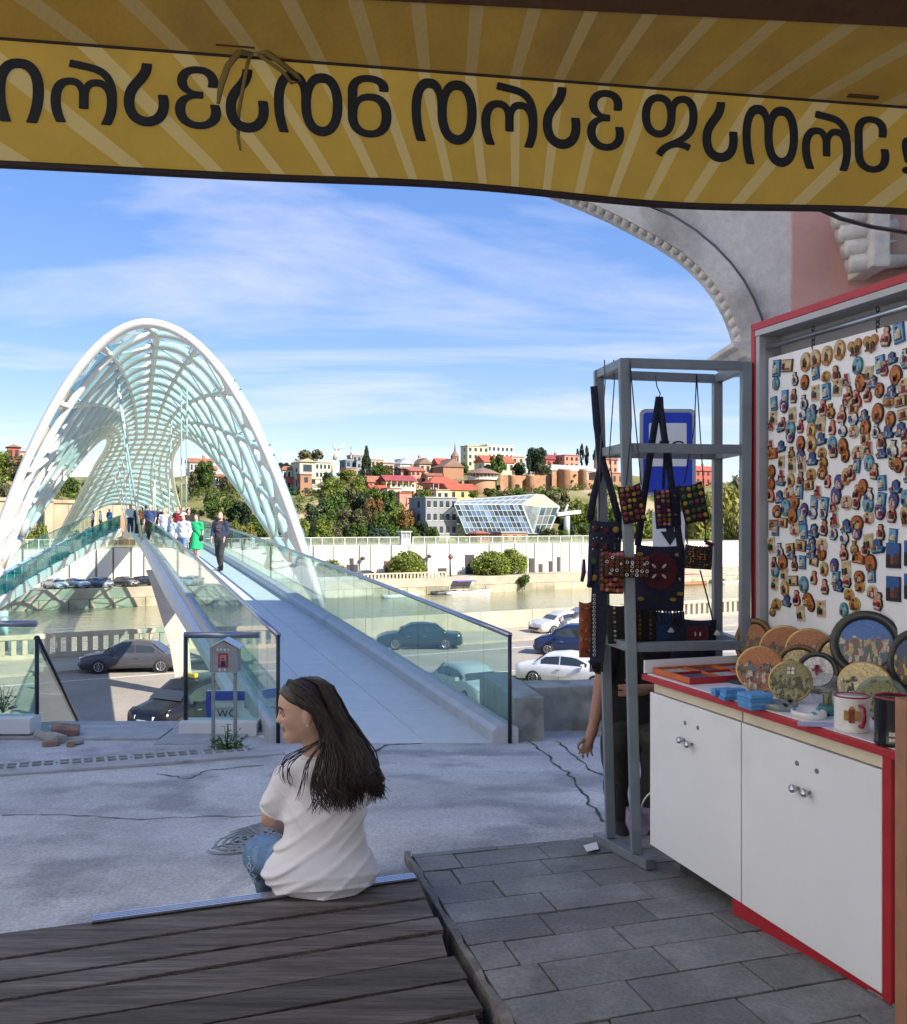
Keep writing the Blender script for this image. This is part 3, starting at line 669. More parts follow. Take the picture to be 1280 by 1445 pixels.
# moulded band that follows the arch
def nrm(i):
    a = full[max(i-1, 0)]; c = full[min(i+1, len(full)-1)]; d = (c-a).normalized(); return Vector((d.z, 0, -d.x))*(1 if True else -1)
rings = []
for i, p in enumerate(full):
    n = nrm(i); w = .135+.02*(i < 9)
    rings.append([p+Vector((0, -.07, 0)), p+n*w+Vector((0, -.07, 0)), p+n*(w+.012)+Vector((0, -.05, 0)), p+n*(w+.012)+Vector((0, .0, 0)), p+Vector((0, .0, 0))])
MB().loft(rings).build('arch_moulding', plaster, gw)
rings = [[p+nrm(i)*(.165)+Vector((0, -.045, 0)), p+nrm(i)*(.185)+Vector((0, -.045, 0)), p+nrm(i)*.185, p+nrm(i)*.165] for i, p in enumerate(full[:30])]
MB().loft(rings).build('moulding_line', mat('dark_line', (.16, .15, .14), .9, 0, .3, 8), gw)  # dark strip for the thin crack line along the moulding
# scallops hanging under the arch
acc = 0; seg = 0; pos = []
for i in range(len(full)-1):
    d = (full[i+1]-full[i]).length
    while acc < d: pos.append((full[i].lerp(full[i+1], acc/d), i)); acc += .062
    acc -= d
sme = MB().tube([(0, -.055, 0), (0, .03, 0)], .034, 8).mesh('scallop', plaster, True)
for p, i in pos[:72]: shared('scallop', sme, gw, Vector((p.x, p.y, p.z))+nrm(i)*.012-ORG[gw.name])
# corbel and fluted bracket
cb = P(1046, 494, GY)
MB().loft([[Vector((cb.x+a, GY+y_, cb.z+z_)) for a, y_ in ((-w, -.12), (.45, -.12), (.45, .5), (-w, .5))] for z_, w in ((-.10, -.07), (-.06, .02), (-.02, .05), (0.0, .09), (.035, .09))]).build('corbel', plaster, gw, bevel=.008)
for k in range(5):
    c0 = P(1170+k*7, 300+k*21, 5.72); MB().tube([c0+Vector((-.0, 0, .05)), c0+Vector((.36, .02, .10))], .058, 10).build('bracket_roll', plaster, gw, True)
q = P(1222, 300, 5.7); MB().box(q.x, q.x+.12, 5.62, 5.98, q.z-.36, q.z+.4).build('bracket_plate', plaster, gw, bevel=.02)
q = P(1238, 345, 5.75); MB().box(q.x, q.x+.5, 5.68, 5.97, q.z-.1, q.z+.06).build('bracket_plate', mat('brown_stone', (.3, .22, .18), .85, 0, .2, 5), gw, bevel=.02)
for x in (4.2, -8.6):
    for z in (3.0,): w_ = MB().box(x, x+1.2, GY-.06, GY-.035 if x > 2 else GY-.004, z, z+1.7).build('window', dk, gw)
tag(MB().tube([P(1150, 292, 3.2), P(1185, 308, 3.3), P(1230, 320, 3.45), P(1290, 330, 3.6)], .008, 6).build('cable', dark_metal, None, True), 'loose black cable sagging under the yellow parasol', 'cable')
# unseen houses added for light: right shades the terrace, left bounces sun onto it
crm = mat('cream_render', (.76, .745, .71), .85, 0, .1, 1.2)
for lab, x0, x1, y0, y1, h_, side in (('unseen tall cream house added to shade the terrace', 6.6, 16, -10, 9.0, 13.6, -1), ('unseen cream house added to bounce sunlight onto the terrace', -18, -7.6, -16, 9.2, 14.0, 1)):
    hb = thing('unseen_house', lab, 'building', ((x0+x1)/2, (y0+y1)/2, -.6)); xf_ = x0 if side < 0 else x1
    MB().box(x0, x1, y0, y1, -.6, h_).build('wall', crm, hb); MB().box(x0-.35, x1+.35, y0-.35, y1+.35, h_, h_+.4).build('cornice', plaster, hb)
    for i in range(6):
        for z in (.8, 4.4, 7.9):
            y = y0+1.6+i*(y1-y0-3)/6; w_ = MB().box(xf_-.05, xf_+.05, y, y+1.2, z, z+1.9).build('window', dk, hb); MB().box(xf_-.14, xf_+.14, y-.15, y+1.35, z-.14, z-.005).build('sill', plaster, w_)
# ------------------------------------------------------------------ parasol with printed valance
def uvset(ob, fn):
    me = ob.data; o = ORG[ob.name]; uv = me.uv_layers.new(name='UVMap'); co = [Vector(v.co)+o for v in me.vertices]
    for l in me.loops: uv.data[l.index].uv = fn(co[l.vertex_index])
par_m = mat('parasol_cloth', (.60, .375, .065), .9, 0, .10, 5, .12, 60, trans=.6, dirt=((.40, .26, .07), 2.2, .58, .5))
def stripes(m, stripe):
    nt = m.node_tree; ns = nt.nodes; L = nt.links; b = ns['Principled BSDF']; src = b.inputs['Base Color'].links[0].from_socket
    uv = ns.new('ShaderNodeUVMap'); sp = ns.new('ShaderNodeSeparateXYZ'); L.new(uv.outputs[0], sp.inputs[0])
    def M_(op, a, c=None):
        n = ns.new('ShaderNodeMath'); n.operation = op
        for k, x in enumerate((a, c)):
            if x is None: continue
            if isinstance(x, (int, float)): n.inputs[k].default_value = x
            else: L.new(x, n.inputs[k])
        return n.outputs[0]
    an = M_('ARCTAN2', sp.outputs[0], sp.outputs[1]); fr = M_('FRACT', M_('MULTIPLY', an, 1/.1165)); f = M_('LESS_THAN', fr, .24)
    x = ns.new('ShaderNodeMixRGB'); L.new(f, x.inputs[0]); L.new(src, x.inputs[1]); x.inputs[2].default_value = (*stripe, 1)
    L.new(x.outputs[0], b.inputs['Base Color'])
    for n in ns:
        if n.type == 'BSDF_TRANSLUCENT': L.new(x.outputs[0], n.inputs[0])
stripes(par_m, (.70, .52, .20))
VA, VB = Vector((-1.15, 2.3, 2.731)), Vector((1.385, 2.77, 2.772)); va = (VB-VA).normalized(); vlen = (VB-VA).length
vn = Vector((va.y, -va.x, 0)).normalized()      # towards the camera
ps = thing('parasol', 'ochre yellow market parasol with pale ray stripes and lettered valance', 'parasol', (.1, -.5, -.25))
def vpt(a, v):     # a metres along the valance from the left picture edge, v metres down
    sag = .012*math.sin(a*2.4+.6)+.006*math.sin(a*6.1); return VA+va*a+Vector((0, 0, -v))+vn*(sag*(v/.3)+.0)
def vdep(a): return .322-.005*math.sin(a*1.7)+.006*math.sin(a*4.3)
A_ = [-.9+k*.05 for k in range(89)]
val = MB().grid(lambda a, v: vpt(a, v*vdep(a)), A_, [0, .15, .3, .5, .7, .85, 1]).build('valance', par_m, ps, True)
af = 1.33; vf = 1.08
uvset(val, lambda p: ((p-VA).dot(va)-af, vf-(VA.z-p.z)))
def rpt(a, d): p = VA+va*a; return Vector((p.x, p.y, p.z))+vn*d+Vector((0, 0, .45*d-.10*d*d))
def db(a): return .150+.04*a
par_r = mat('parasol_cloth_shaded', (.50, .31, .055), .9, 0, .12, 5, .15, 60, trans=.06, dirt=((.34, .22, .06), 2.2, .55, .6)); stripes(par_r, (.56, .41, .16))  # darker, less translucent copy of the cloth; upper tier's shade in its colour
rf = MB().grid(lambda a, t: rpt(a, t*db(a)), A_, [0, .12, .3, .5, .75, 1]).build('roof_cloth', par_r, ps, True)
uvset(rf, lambda p: ((p-VA).dot(va)-af, vf+(p-VA).dot(vn)*1.1))
brown = mat('brown_webbing', (.10, .045, .02), .85, 0, .2, 20)
MB().grid(lambda a, t: rpt(a, db(a)+t*.085)+Vector((0, 0, -.006)), A_, [0, .5, 1]).build('vent_border', brown, ps, True)
blue_c = mat('blue_white_cloth', (.30, .48, .62), .9, 0, .5, 9, trans=.3)
MB().grid(lambda a, t: rpt(a, db(a)+.09+t*2.2)+Vector((0, 0, .06+t*.15)), A_, [0, .2, .5, .8, 1]).build('upper_cloth', blue_c, ps, True)
MB().grid(lambda a, t: rpt(a, 2.4+db(a)+t*2.6)+Vector((0, 0, .2-t*.9)), A_[::4], [0, .5, 1]).build('rear_cloth', par_m, ps, True)
for nm, v0, w in (('bottom_piping', 1.0, .010), ('seam_piping', 0.0, .004)):
    MB().tube([vpt(a, v0*vdep(a))+vn*.003 for a in A_], w, 6).build(nm, mat('dark_piping', (.03, .018, .02), .8, 0, .1), ps, True)
MB().tube([(.1, -.5, -.2), (.1, -.5, 3.6)], .03, 10).build('pole', white_steel, ps, True)
MB().lathe([(.3, 0), (.3, .05), (.06, .09)], 20, TR((.1, -.5, -.19))).build('base', conc_wall, ps)
def val_hit(px, py):
    D_ = P(px, py, 1)-Vector((0, 0, HC)); t = (VA-Vector((0, 0, HC))).dot(vn)/D_.dot(vn); return Vector((0, 0, HC))+D_*t
for px in (333, 806, 1210):
    py = {333: 66, 806: 96, 1210: 136}[px]; c = val_hit(px, py)
    MB().bar(c-va*.05+vn*.022, c+va*.05+vn*.022, .02, .03).build('hook_patch', brown, ps)
tie = mat('olive_ribbon', (.19, .13, .035), .85, 0, .2, 20)
def ribbon(pts, w):
    Pq = [val_hit(*p)+vn*(.014+.01*math.sin(i*1.3)) for i, p in enumerate(pts)]
    MB().tube(Pq, [w*(1 if i < len(Pq)-1 else .5) for i in range(len(Pq))], 6, flat=.25, up=vn).build('tie_ribbon', tie, ps, True)
ribbon([(357, 74), (338, 80), (322, 98), (312, 122), (308, 148)], .009)
ribbon([(357, 74), (375, 79), (398, 95), (418, 108), (424, 116), (412, 122), (400, 108), (380, 92), (358, 76)], .008)
ribbon([(357, 74), (350, 95), (345, 120), (337, 160), (336, 195), (340, 216)], .005)
# letters printed on the outside show mirrored through the cloth
ink = mat('black_ink', (.012, .014, .02), .8, 0, .1)
LET = [('ი', -6, 62, 85, 174), ('რ', 74, 165, 88, 177), ('ა', 177, 238, 92, 181), ('ვ', 249, 311, 96, 184), ('ა', 320, 378, 100, 188), ('თ', 388, 482, 104, 191), ('მ', 492, 551, 108, 194), ('თ', 582, 671, 114, 203),
       ('რ', 680, 757, 119, 206), ('ა', 767, 818, 125, 209), ('ვ', 830, 880, 129, 211), ('დ', 907, 983, 136, 220), ('ა', 993, 1040, 146, 227), ('თ', 1049, 1124, 151, 234), ('რ', 1132, 1198, 159, 240), ('ე', 1206, 1252, 166, 244), ('!', 1272, 1284, 196, 246)]
def glyph(ch):
    c = bpy.data.curves.new('glyph', 'FONT'); c.body = ch; c.resolution_u = 6; c.offset = 0.0
    o = bpy.data.objects.new('glyph', c); COL.objects.link(o); dg = bpy.context.evaluated_depsgraph_get(); dg.update()
    me = bpy.data.meshes.new_from_object(o.evaluated_get(dg)); v = [tuple(x.co) for x in me.vertices]; f = [tuple(p.vertices) for p in me.polygons]
    bpy.data.objects.remove(o); bpy.data.meshes.remove(me); bpy.data.curves.remove(c); return v, f
GL = {}
def text_on(name, ch, to3d, m, parent, flip=False):
    """one glyph mapped through to3d(u, v), u right 0..1, v up 0..1"""
    if ch not in GL: GL[ch] = glyph(ch)
    v, f = GL[ch]; a = np.array(v); lo = a.min(0); hi = a.max(0); sz = np.maximum(hi-lo, 1e-6)
    b = MB(); q = []
    for x in a:
        u_, w = (x[0]-lo[0])/sz[0], (x[1]-lo[1])/sz[1]; q.append(to3d(1-u_ if flip else u_, w))
    b.add(q, f); return b.build(name, m, parent)
for ch, x0, x1, y0, y1 in LET:
    def onval(x, y, k):
        p = val_hit(x, y); a = (p-VA).dot(va); v = VA.z-p.z; return p+vn*((.012*math.sin(a*2.4+.6)+.006*math.sin(a*6.1))*(v/.3)+.003+k*.0003)
    if ch not in GL: GL[ch] = glyph(ch)
    gv, gf = GL[ch]; ga = np.array(gv); lo = ga.min(0); sz = np.maximum(ga.max(0)-lo, 1e-6); bl = MB()
    for k, (sx_, sy_) in enumerate(((0, 0), (1.5, 0), (-1.5, 0), (0, 1.1), (0, -1.1), (1.1, .8), (-1.1, -.8), (1.1, -.8), (-1.1, .8))):
        bl.add([onval(x0+(x1-x0)*(1-(q[0]-lo[0])/sz[0])+sx_, y1-(y1-y0)*(q[1]-lo[1])/sz[1]+(.5-(q[0]-lo[0])/sz[0])*(x1-x0)*.07+sy_, k) for q in ga], gf)
    bl.build('letter', ink, ps)
# ------------------------------------------------------------------ souvenir stall
SO = Vector((.923, 4.22, 0)); sf = Vector((.3127, -.9507, 0)).normalized(); sr = Vector((.9507, .3127, 0)).normalized()
def S(a, d, z): return SO+sf*a+sr*d+Vector((0, 0, z))
def sbox(b, a0, a1, d0, d1, z0, z1, mi=0): return b.hexa([S(a, d, z) for z in (z0, z1) for a, d in ((a0, d0), (a0, d1), (a1, d1), (a1, d0))], mi)
def ray_d(px, py, d): k = (px-640)/F; Y = (d+sr.dot(SO))/(sr.x*k+sr.y); return P(px, py, Y)
def a_of(p): return (p-SO).dot(sf)
lam = mat('white_laminate', (.82, .83, .86), .32, 0, .03, 3, .02, 200, dirt=((.66, .66, .69), 2.2, .56, .6)); red = mat('red_edging', (.42, .02, .03), .4, 0, .1, 10); cream = mat('cream_edge', (.68, .60, .46), .6, 0, .08, 8)
stl = thing('souvenir_cabinet', 'white laminate souvenir stall cabinet with red edges and two doors', 'cabinet', S(.7, .3, -.11))
sbox(MB(), -.0, 1.44, .02, .60, .02, .772).build('carcass', mat('dark_inside', (.10, .03, .03), .7, 0, .1), stl)
for a0, a1, kn in ((.004, .690, ((967, 1020, 0), (985, 1027, 0), (966, 1044, 1), (977, 1050, 1))), (.698, 1.418, ((1125, 1077, 0), (1153, 1088, 0), (1127, 1112, 1), (1143, 1118, 1)))):
    d_ = sbox(MB(), a0, a1, -.012, .012, .015, .722).build('door', lam, stl, bevel=.002)
    for px, py, isk in kn:
        p = ray_d(px, py, -.012); T = Matrix.Translation(p) @ sr.to_track_quat('-Z', 'Y').to_matrix().to_4x4()
        if isk: MB().lathe([(.006, -.002), (.006, .012), (.013, .017), (.016, .025), (.013, .034), (.0, .037)], 12, T).build('knob', steel, d_, True)
        else: MB().lathe([(.009, -.002), (.009, .003), (.0, .0035)], 12, T).build('lock', mat('dull_steel', (.3, .3, .32), .4, .8, .1), d_)
for a0, a1 in ((.03, .69), (.70, 1.43)): sbox(MB(), a0, a1, -.006, .05, .728, .768).build('drawer_strip', cream, stl)
sbox(MB(), -.045, 1.75, -.028, .62, .772, .799).build('counter_edge', red, stl, bevel=.003)
sbox(MB(), -.02, 1.74, -.012, .60, .7995, .8035).build('counter_top', lam, stl)
sbox(MB(), 1.424, 1.46, -.015, .6, -.0, .771).build('side_panel', red, stl); sbox(MB(), .62, 1.46, .0, .5, -.06, .012).build('plinth', red, stl)
sbox(MB(), .05, .6, .12, .5, -.14, .012).build('plinth', mat('cabinet_gap_shade', (.05, .05, .055), .8), stl)  # near-black block fills the gap where shade lies under the far end
# display case and hanging board
cs = thing('display_case', 'red framed grey display case standing on the counter', 'display case', S(.7, .6, .8))
for a0, a1, z0, z1, nm in ((-.03, .0, .805, 2.44, 'post'), (1.62, 1.66, .805, 2.44, 'post'), (-.03, 1.66, 2.44, 2.475, 'top_rail')): sbox(MB(), a0, a1, .565, .70, z0, z1).build(nm, red, cs, bevel=.003)
sbox(MB(), .002, 1.618, .695, .715, .805, 2.438).build('back_panel', mat('grey_panel', (.42, .43, .46), .6, 0, .06, 4), cs)
sbox(MB(), .002, 1.618, .566, .694, 2.41, 2.438).build('top_board', mat('grey_panel', 0), cs)
sbox(MB(), .002, .03, .57, .694, .806, 2.408).build('side_board', mat('grey_panel', 0), cs)
MB().tube([S(.035, .615, 2.355), S(1.61, .615, 2.355)], .013, 10).build('rod', steel, cs, True)
hbd = thing('magnet_board', 'white board hung on chains and covered with souvenir magnets', 'board', S(.7, .58, .86))
BD = .61
sbox(MB(), .045, 1.58, BD, BD+.016, .86, 2.30).build('panel', lam, hbd, bevel=.002)
for px in (1147, 1238):
    a = a_of(ray_d(px, 490, BD)); 
    for k in range(5):
        z = 2.298+k*.020
        MB().tube([S(a+.006*math.cos(t)*(1 if k % 2 else .3), BD+.004+.006*math.cos(t)*(.3 if k % 2 else 1)-.002, z+.014*math.sin(t)) for t in np.linspace(0, 6.28, 11)], .0025, 5).build('chain_link', dark_metal, hbd, True)
# magnets: a few dozen designs, each magnet its own object
def mcol(n, c, r=.35): return mat('magnet_'+n, c, r, 0, .35, 60)
MC = {n: mcol(n, c) for n, c in dict(orange='b0622a', gold='a8823c', rust='7a3a20', brown='4a2a1a', dark='1a1618', white='c8c4bc', red='8f1f2a', blue='2a5590', sky='6a9cb8', teal='3a7478', cream='c0aa80', navy='1a2448', green='44643a', pink='b0767a', skin='c09070', violet='4a4c88').items()}
def prof_pts(kind):
    if kind == 'oval': return [(.030*math.cos(t), .040*math.sin(t)) for t in np.linspace(0, 6.283, 21)[:-1]]
    if kind == 'round': return [(.033*math.cos(t), .033*math.sin(t)) for t in np.linspace(0, 6.283, 21)[:-1]]
    if kind == 'heart': return [(.0024*16*math.sin(t)**3*.95, .0024*(13*math.cos(t)-5*math.cos(2*t)-2*math.cos(3*t)-math.cos(4*t))+.006) for t in np.linspace(0, 6.283, 25)[:-1]][::-1]
    if kind == 'rect': return [(-.034, -.026), (.034, -.026), (.034, .026), (-.034, .026)]
    if kind == 'tall': return [(-.024, -.036), (.024, -.036), (.024, .036), (-.024, .036)]
    if kind == 'boat': return [(-.036, -.006), (-.026, -.026), (.026, -.026), (.036, -.004), (.02, .0), (.022, .022), (.004, .034), (-.018, .024), (-.02, .002)]
    if kind == 'figure': return [(-.016, -.036), (.016, -.036), (.024, -.014), (.018, .008), (.012, .014), (.016, .026), (.008, .038), (-.008, .038), (-.015, .026), (-.011, .014), (-.022, .004), (-.026, -.016)]
    if kind == 'jug': return [(-.012, -.036), (.012, -.036), (.026, -.016), (.022, .006), (.009, .018), (.012, .036), (-.012, .036), (-.009, .018), (-.022, .006), (-.026, -.016)]
    if kind == 'boot': return [(-.03, -.03), (.004, -.036), (.026, -.022), (.018, -.008), (.012, .032), (-.012, .036), (-.014, -.004)]
def scl(p, k, dx=0, dy=0): return [(x*k+dx, y*k+dy) for x, y in p]
def magnet_mesh(kind, cols, seed):
    r = random.Random(seed); b = MB(); pr = prof_pts(kind); X = lambda p, t: Vector((p[0], -t, p[1]))
    b.prism([X(p, 0) for p in pr][::-1], (0, -.007, 0), 0)
    b.prism([X(p, .007) for p in scl(pr, .86)][::-1], (0, -.0025, 0), 1)
    ys_ = [p[1] for p in pr]; lo, hi = min(ys_), max(ys_); w = max(p[0] for p in pr)
    # a small scene in relief: ground, two or three houses or figures, a sun
    gy = lo*.45
    b.box(-w*.62, w*.62, -.0125, -.0095, lo*.72, gy, 2)
    for i in range(r.choice((2, 3, 3))):
        x = r.uniform(-w*.5, w*.45); h = r.uniform(.012, .028); ww_ = r.uniform(.008, .015)
        b.box(x-ww_/2, x+ww_/2, -.0145, -.0095, gy-.004, gy+h*.8, 3+(i % 2))
        if r.random() < .7: b.prism([X((x-ww_*.7, gy+h*.8), .0095), X((x+ww_*.7, gy+h*.8), .0095), X((x, gy+h*1.25), .0095)][::-1], (0, -.006, 0), 4-(i % 2))
    if r.random() < .5: b.lathe([(.006, 0), (.005, .003), (0, .004)], 8, Matrix.Translation((r.uniform(-w*.3, w*.3), -.0095, hi*.55)) @ Matrix.Rotation(R(90), 4, 'X'), 2)
    return b.mesh('souvenir_magnet', [MC[c] for c in cols], False)
DES = [('oval', 'gold cream orange dark rust', 'oval golden souvenir magnet with dark town relief'), ('oval', 'dark orange rust gold brown', 'black rimmed oval souvenir magnet with a sunset scene'), ('oval', 'teal sky teal cream blue', 'oval teal blue souvenir magnet'),
    ('round', 'brown orange rust cream dark', 'round brown souvenir magnet with orange scene'), ('heart', 'orange gold rust dark brown', 'heart shaped golden souvenir magnet'), ('rect', 'brown cream rust orange dark', 'brown wooden-looking rectangular souvenir magnet'),
    ('rect', 'rust orange cream brown gold', 'rust coloured souvenir magnet with small houses'), ('tall', 'blue sky navy white cream', 'upright blue souvenir magnet with white castle'), ('tall', 'white cream red dark green', 'white upright souvenir magnet with red figure'),
    ('boat', 'dark blue sky white orange', 'boat shaped souvenir magnet in blue and black'), ('figure', 'dark skin white red dark', 'figure shaped souvenir magnet in dark costume'), ('figure', 'red skin white dark red', 'figure shaped souvenir magnet in red costume'),
    ('jug', 'brown gold rust cream dark', 'brown jug shaped souvenir magnet'), ('jug', 'dark white sky red blue', 'dark jug shaped souvenir magnet with white neck'), ('boot', 'white red pink dark cream', 'white and red boot shaped souvenir magnet'),
    ('round', 'white cream red white red', 'round white souvenir magnet with red cross'), ('oval', 'navy violet pink white red', 'oval navy and violet souvenir magnet with figures'), ('round', 'cream gold brown orange rust', 'round cream souvenir magnet with brown relief')]
DM = [[magnet_mesh(k, c.split(), i*3+j) for j in range(2)] for i, (k, c, l) in enumerate(DES)]
rz_s = math.atan2(sf.y, sf.x); mr = random.Random(5)
def put_magnet(di, px, py, s=1.0, rot=None):
    p = ray_d(px, py, BD)-sr*.0005; a = a_of(p)
    if not .06 < a < 1.56 or not .88 < p.z < 2.28: return
    o = shared('souvenir_magnet', mr.choice(DM[di]), None, p, (0, 0, 0), (s, 1, s))
    o.rotation_mode = 'XYZ'; o.rotation_euler = (0, 0, 0)
    M_ = Matrix.Rotation(rz_s, 4, 'Z') @ Matrix.Rotation(mr.uniform(-.16, .16) if rot is None else rot, 4, 'Y')
    o.rotation_euler = M_.to_euler(); tag(o, DES[di][2]+' on the white board', 'magnet', 'souvenir magnets on the white board')
for px, py, di in ((1097, 520, 7), (1112, 516, 5), (1138, 511, 0), (1152, 507, 0), (1168, 502, 0), (1186, 494, 0), (1208, 492, 4), (1230, 486, 4), (1252, 475, 10), (1270, 470, 7)): put_magnet(di, px, py, 1.12)
row = 0; py0 = 548
while py0 < 878:
    px = 1092+mr.uniform(-3, 6); col = 0
    while px < 1340:
        k = (px-1092)/190
        py = py0-(px-1092)*.30*(1-min(1, (py0-480)/420)*.62)+mr.uniform(-8, 8)+(9 if col % 2 else 0)
        skip = (px > 1245 and py > 762) or (py > 835 and mr.random() < .3) or mr.random() < .03
        if not skip: put_magnet(mr.choice((0, 1, 1, 2, 2, 3, 5, 6, 7, 7, 8, 8, 8, 9, 9, 9, 10, 10, 10, 11, 11, 12, 13, 13, 14, 14, 15, 15, 16, 16, 17)), px, py, mr.uniform(.80, 1.08))
        px += mr.uniform(12.0, 14.5)*(1+.42*k); col += 1
    py0 += 18.6; row += 1
# photo cards at the lower right of the board
pc = MB().box(-.036, .036, -.006, 0, -.05, .05, 0).box(-.034, .034, -.008, -.006, -.012, .048, 1).box(-.034, -.012, -.0088, -.006, -.048, .004, 3).box(-.010, .008, -.0092, -.006, -.048, -.006, 2).box(.009, .033, -.009, -.006, -.048, .010, 4).box(-.030, .030, -.0096, -.006, -.048, -.034, 3).mesh('photo_magnet', [MC['navy'], MC['blue'], MC['rust'], MC['dark'], MC['brown']])
for i in range(4):
    for j in range(2):
        p = ray_d(1262+i*26, 784+j*47-i*3, BD)-sr*.001
        o = shared('photo_magnet', pc, None, p, (0, 0, rz_s)); tag(o, 'upright photo magnet of a town under deep blue sky', 'magnet', 'photo magnets in the corner of the board')
# ------------------------------------------------------------------ steel rack for bags
rack_m = mat('rack_grey_paint', (.20, .235, .27), .45, .2, .12, 8, .05, 60)
rk = thing('bag_rack', 'grey square-tube steel rack hung with embroidered bags', 'rack', (1.1, 4.5, -.12))
pb = {1: (.80, 4.62), 2: (.872, 4.325), 3: (1.395, 4.80), 4: (1.405, 4.40)}; pt = {1: (.745, 4.66), 2: (.811, 4.325), 3: (1.395, 4.80), 4: (1.425, 4.42)}
ZT, ZM, ZL = 2.29, 1.865, .915
def rp3(i, z): t = (z+.12)/(ZT+.12); a, c = pb[i], pt[i]; return Vector((a[0]+(c[0]-a[0])*t, a[1]+(c[1]-a[1])*t, z))
for i in pb: MB().bar(rp3(i, tz(pb[i][1])+.05 if i < 3 else tz(pb[i][1])), rp3(i, ZT), .047, .047, up=(0, 1, 0)).build('post', rack_m, rk, bevel=.003)
for z in (ZT-.02, ZM, ZL):
    for i, j in ((2, 4), (1, 3), (1, 2), (3, 4)):
        a, c = rp3(i, z), rp3(j, z); d = (c-a).normalized(); MB().bar(a+d*.024, c-d*.024, .038, .044).build('rail', rack_m, rk, bevel=.003)
f0, f1 = Pz(843, 1186, -.15), Pz(918, 1226, -.10)
MB().bar(f0+Vector((0, 0, .02)), f1+Vector((0, 0, .02)), .05, .045).build('foot', rack_m, rk, bevel=.003)
MB().bar(rp3(3, -.13)+Vector((-.0, .12, 0)), rp3(4, -.10)+Vector((0, -.1, 0)), .05, .045).build('foot', rack_m, rk, bevel=.003)
# ------------------------------------------------------------------ bags
BC = {n: mat('bag_'+n, c, .85, 0, .35, 30, .4, 120) for n, c in dict(navy='171c33', black='121216', red='4a0f1a', yellow='94782a', rose='7a2838', green='33502f', white='c9c4bb', orange='86461f', blue='24466e', pinkish='b06a70', violet='3a2c55').items()}
def bag(label, x0, y0, x1, y1, Y, tilt, base, deco, seed, th=.05, name='bag', grp=None, fringe=False):
    """pillow-like bag between two photo corners, with stitched discs or rings"""
    c = P((x0+x1)/2, (y0+y1)/2, Y); w = abs(x1-x0)/F*Y/2; h = abs(y1-y0)/F*Y/2; r = random.Random(seed)
    T = Matrix.Translation(c) @ Matrix.Rotation(R(tilt), 4, 'Y')
    root = thing(name, label, 'bag', c-Vector((0, 0, h)), grp)
    b = MB(); n = 9
    def sh(u_, v_, sgn): k = (1-abs(u_)**3.5)*(1-abs(v_)**3.5); return T @ Vector((u_*w*(1-.03*v_*v_), sgn*(th/2*k**.5+.004), v_*h+(-.012*math.cos(u_*1.4) if v_ > .9 else 0)))
    g = list(np.linspace(-1, 1, n)); b.grid(lambda u_, v_: sh(u_, v_, -1), g, g); b.grid(lambda u_, v_: sh(u_, v_, 1), g, g[::-1])
    e = [(-1, v) for v in g]+[(u_, 1) for u_ in g[1:]]+[(1, v) for v in g[::-1][1:]]+[(u_, -1) for u_ in g[::-1][1:-1]]
    L = [sh(u_, v_, -1) for u_, v_ in e]; K = [sh(u_, v_, 1) for u_, v_ in e]; m_ = len(e)
    b.add(L+K, [(i, (i+1) % m_, m_+(i+1) % m_, m_+i) for i in range(m_)])
    bd = b.build('body', BC[base], root, True)
    for kind, nx, ny, cols, rad in deco:
        for i in range(nx):
            for j in range(ny):
                u_ = -1+2*(i+.5)/nx; v_ = -1+2*(j+.5)/ny
                if kind != 'ring': u_ += r.uniform(-.05, .05); v_ += r.uniform(-.04, .04)
                u_ *= .94; v_ *= .92
                q = sh(u_, v_, -1); Tq = Matrix.Translation(q) @ Matrix.Rotation(R(tilt), 4, 'Y') @ Matrix.Rotation(R(90), 4, 'X')
                cc = BC[r.choice(cols)]
                if kind == 'disc': MB().lathe([(rad, -.002), (rad, .004), (rad*.7, .008), (0, .009)], 8, Tq).build('felt_disc', cc, root, True)
                elif kind == 'ring': MB().lathe([(rad, 0), (rad*.95, .004), (rad*.6, .004), (rad*.55, 0)], 8, Tq, cap=False).build('stitched_ring', cc, root)
                elif kind == 'petal': MB().lathe([(rad, -.002), (rad*.8, .004), (0, .005)], 6, Tq @ Matrix.Rotation(r.uniform(0, 3), 4, 'Z') @ Matrix.Diagonal((1, .5, 1, 1))).build('stitched_petal', cc, root)
    if fringe:
        for i in range(14):
            q = sh(-.9+1.8*i/13, -1, 0); MB().tube([q, q+Vector((r.uniform(-.006, .006), 0, -.035)), q+Vector((r.uniform(-.01, .01), 0, -.07))], .004, 4).build('fringe_tassel', BC['black'], root)
    return root
def strap(root, pts, w, m_, flat=.3, name='strap'):
    MB().tube([P(*p) for p in pts], w, 6, flat=flat, up=(0, -1, 0)).build(name, m_, root, True)
G = 'embroidered bags on the grey rack'
chain = mat('dark_chain', (.07, .065, .06), .4, .7, .1, 30)
b1 = bag('small black pouch with red and yellow felt dots, beside the corner post', 875, 683, 908, 738, 4.27, -10, 'black', [('disc', 4, 6, ['rose', 'yellow', 'red', 'rose', 'yellow'], .010)], 1, .03, grp=G)
strap(b1, [(889, 512, 4.29), (891, 600, 4.28), (884, 684, 4.27)], .003, chain, 1, 'chain'); strap(b1, [(889, 512, 4.29), (901, 640, 4.28), (905, 684, 4.27)], .003, chain, 1, 'chain')
b2 = bag('narrow pouch with rows of red and orange bobbles under the sign', 924, 689, 946, 746, 4.42, -4, 'navy', [('disc', 3, 8, ['rose', 'orange', 'yellow', 'pinkish', 'red'], .009)], 2, .04, grp=G)
strap(b2, [(934, 560, 4.42), (938, 640, 4.42), (936, 690, 4.42)], .007, BC['navy'])
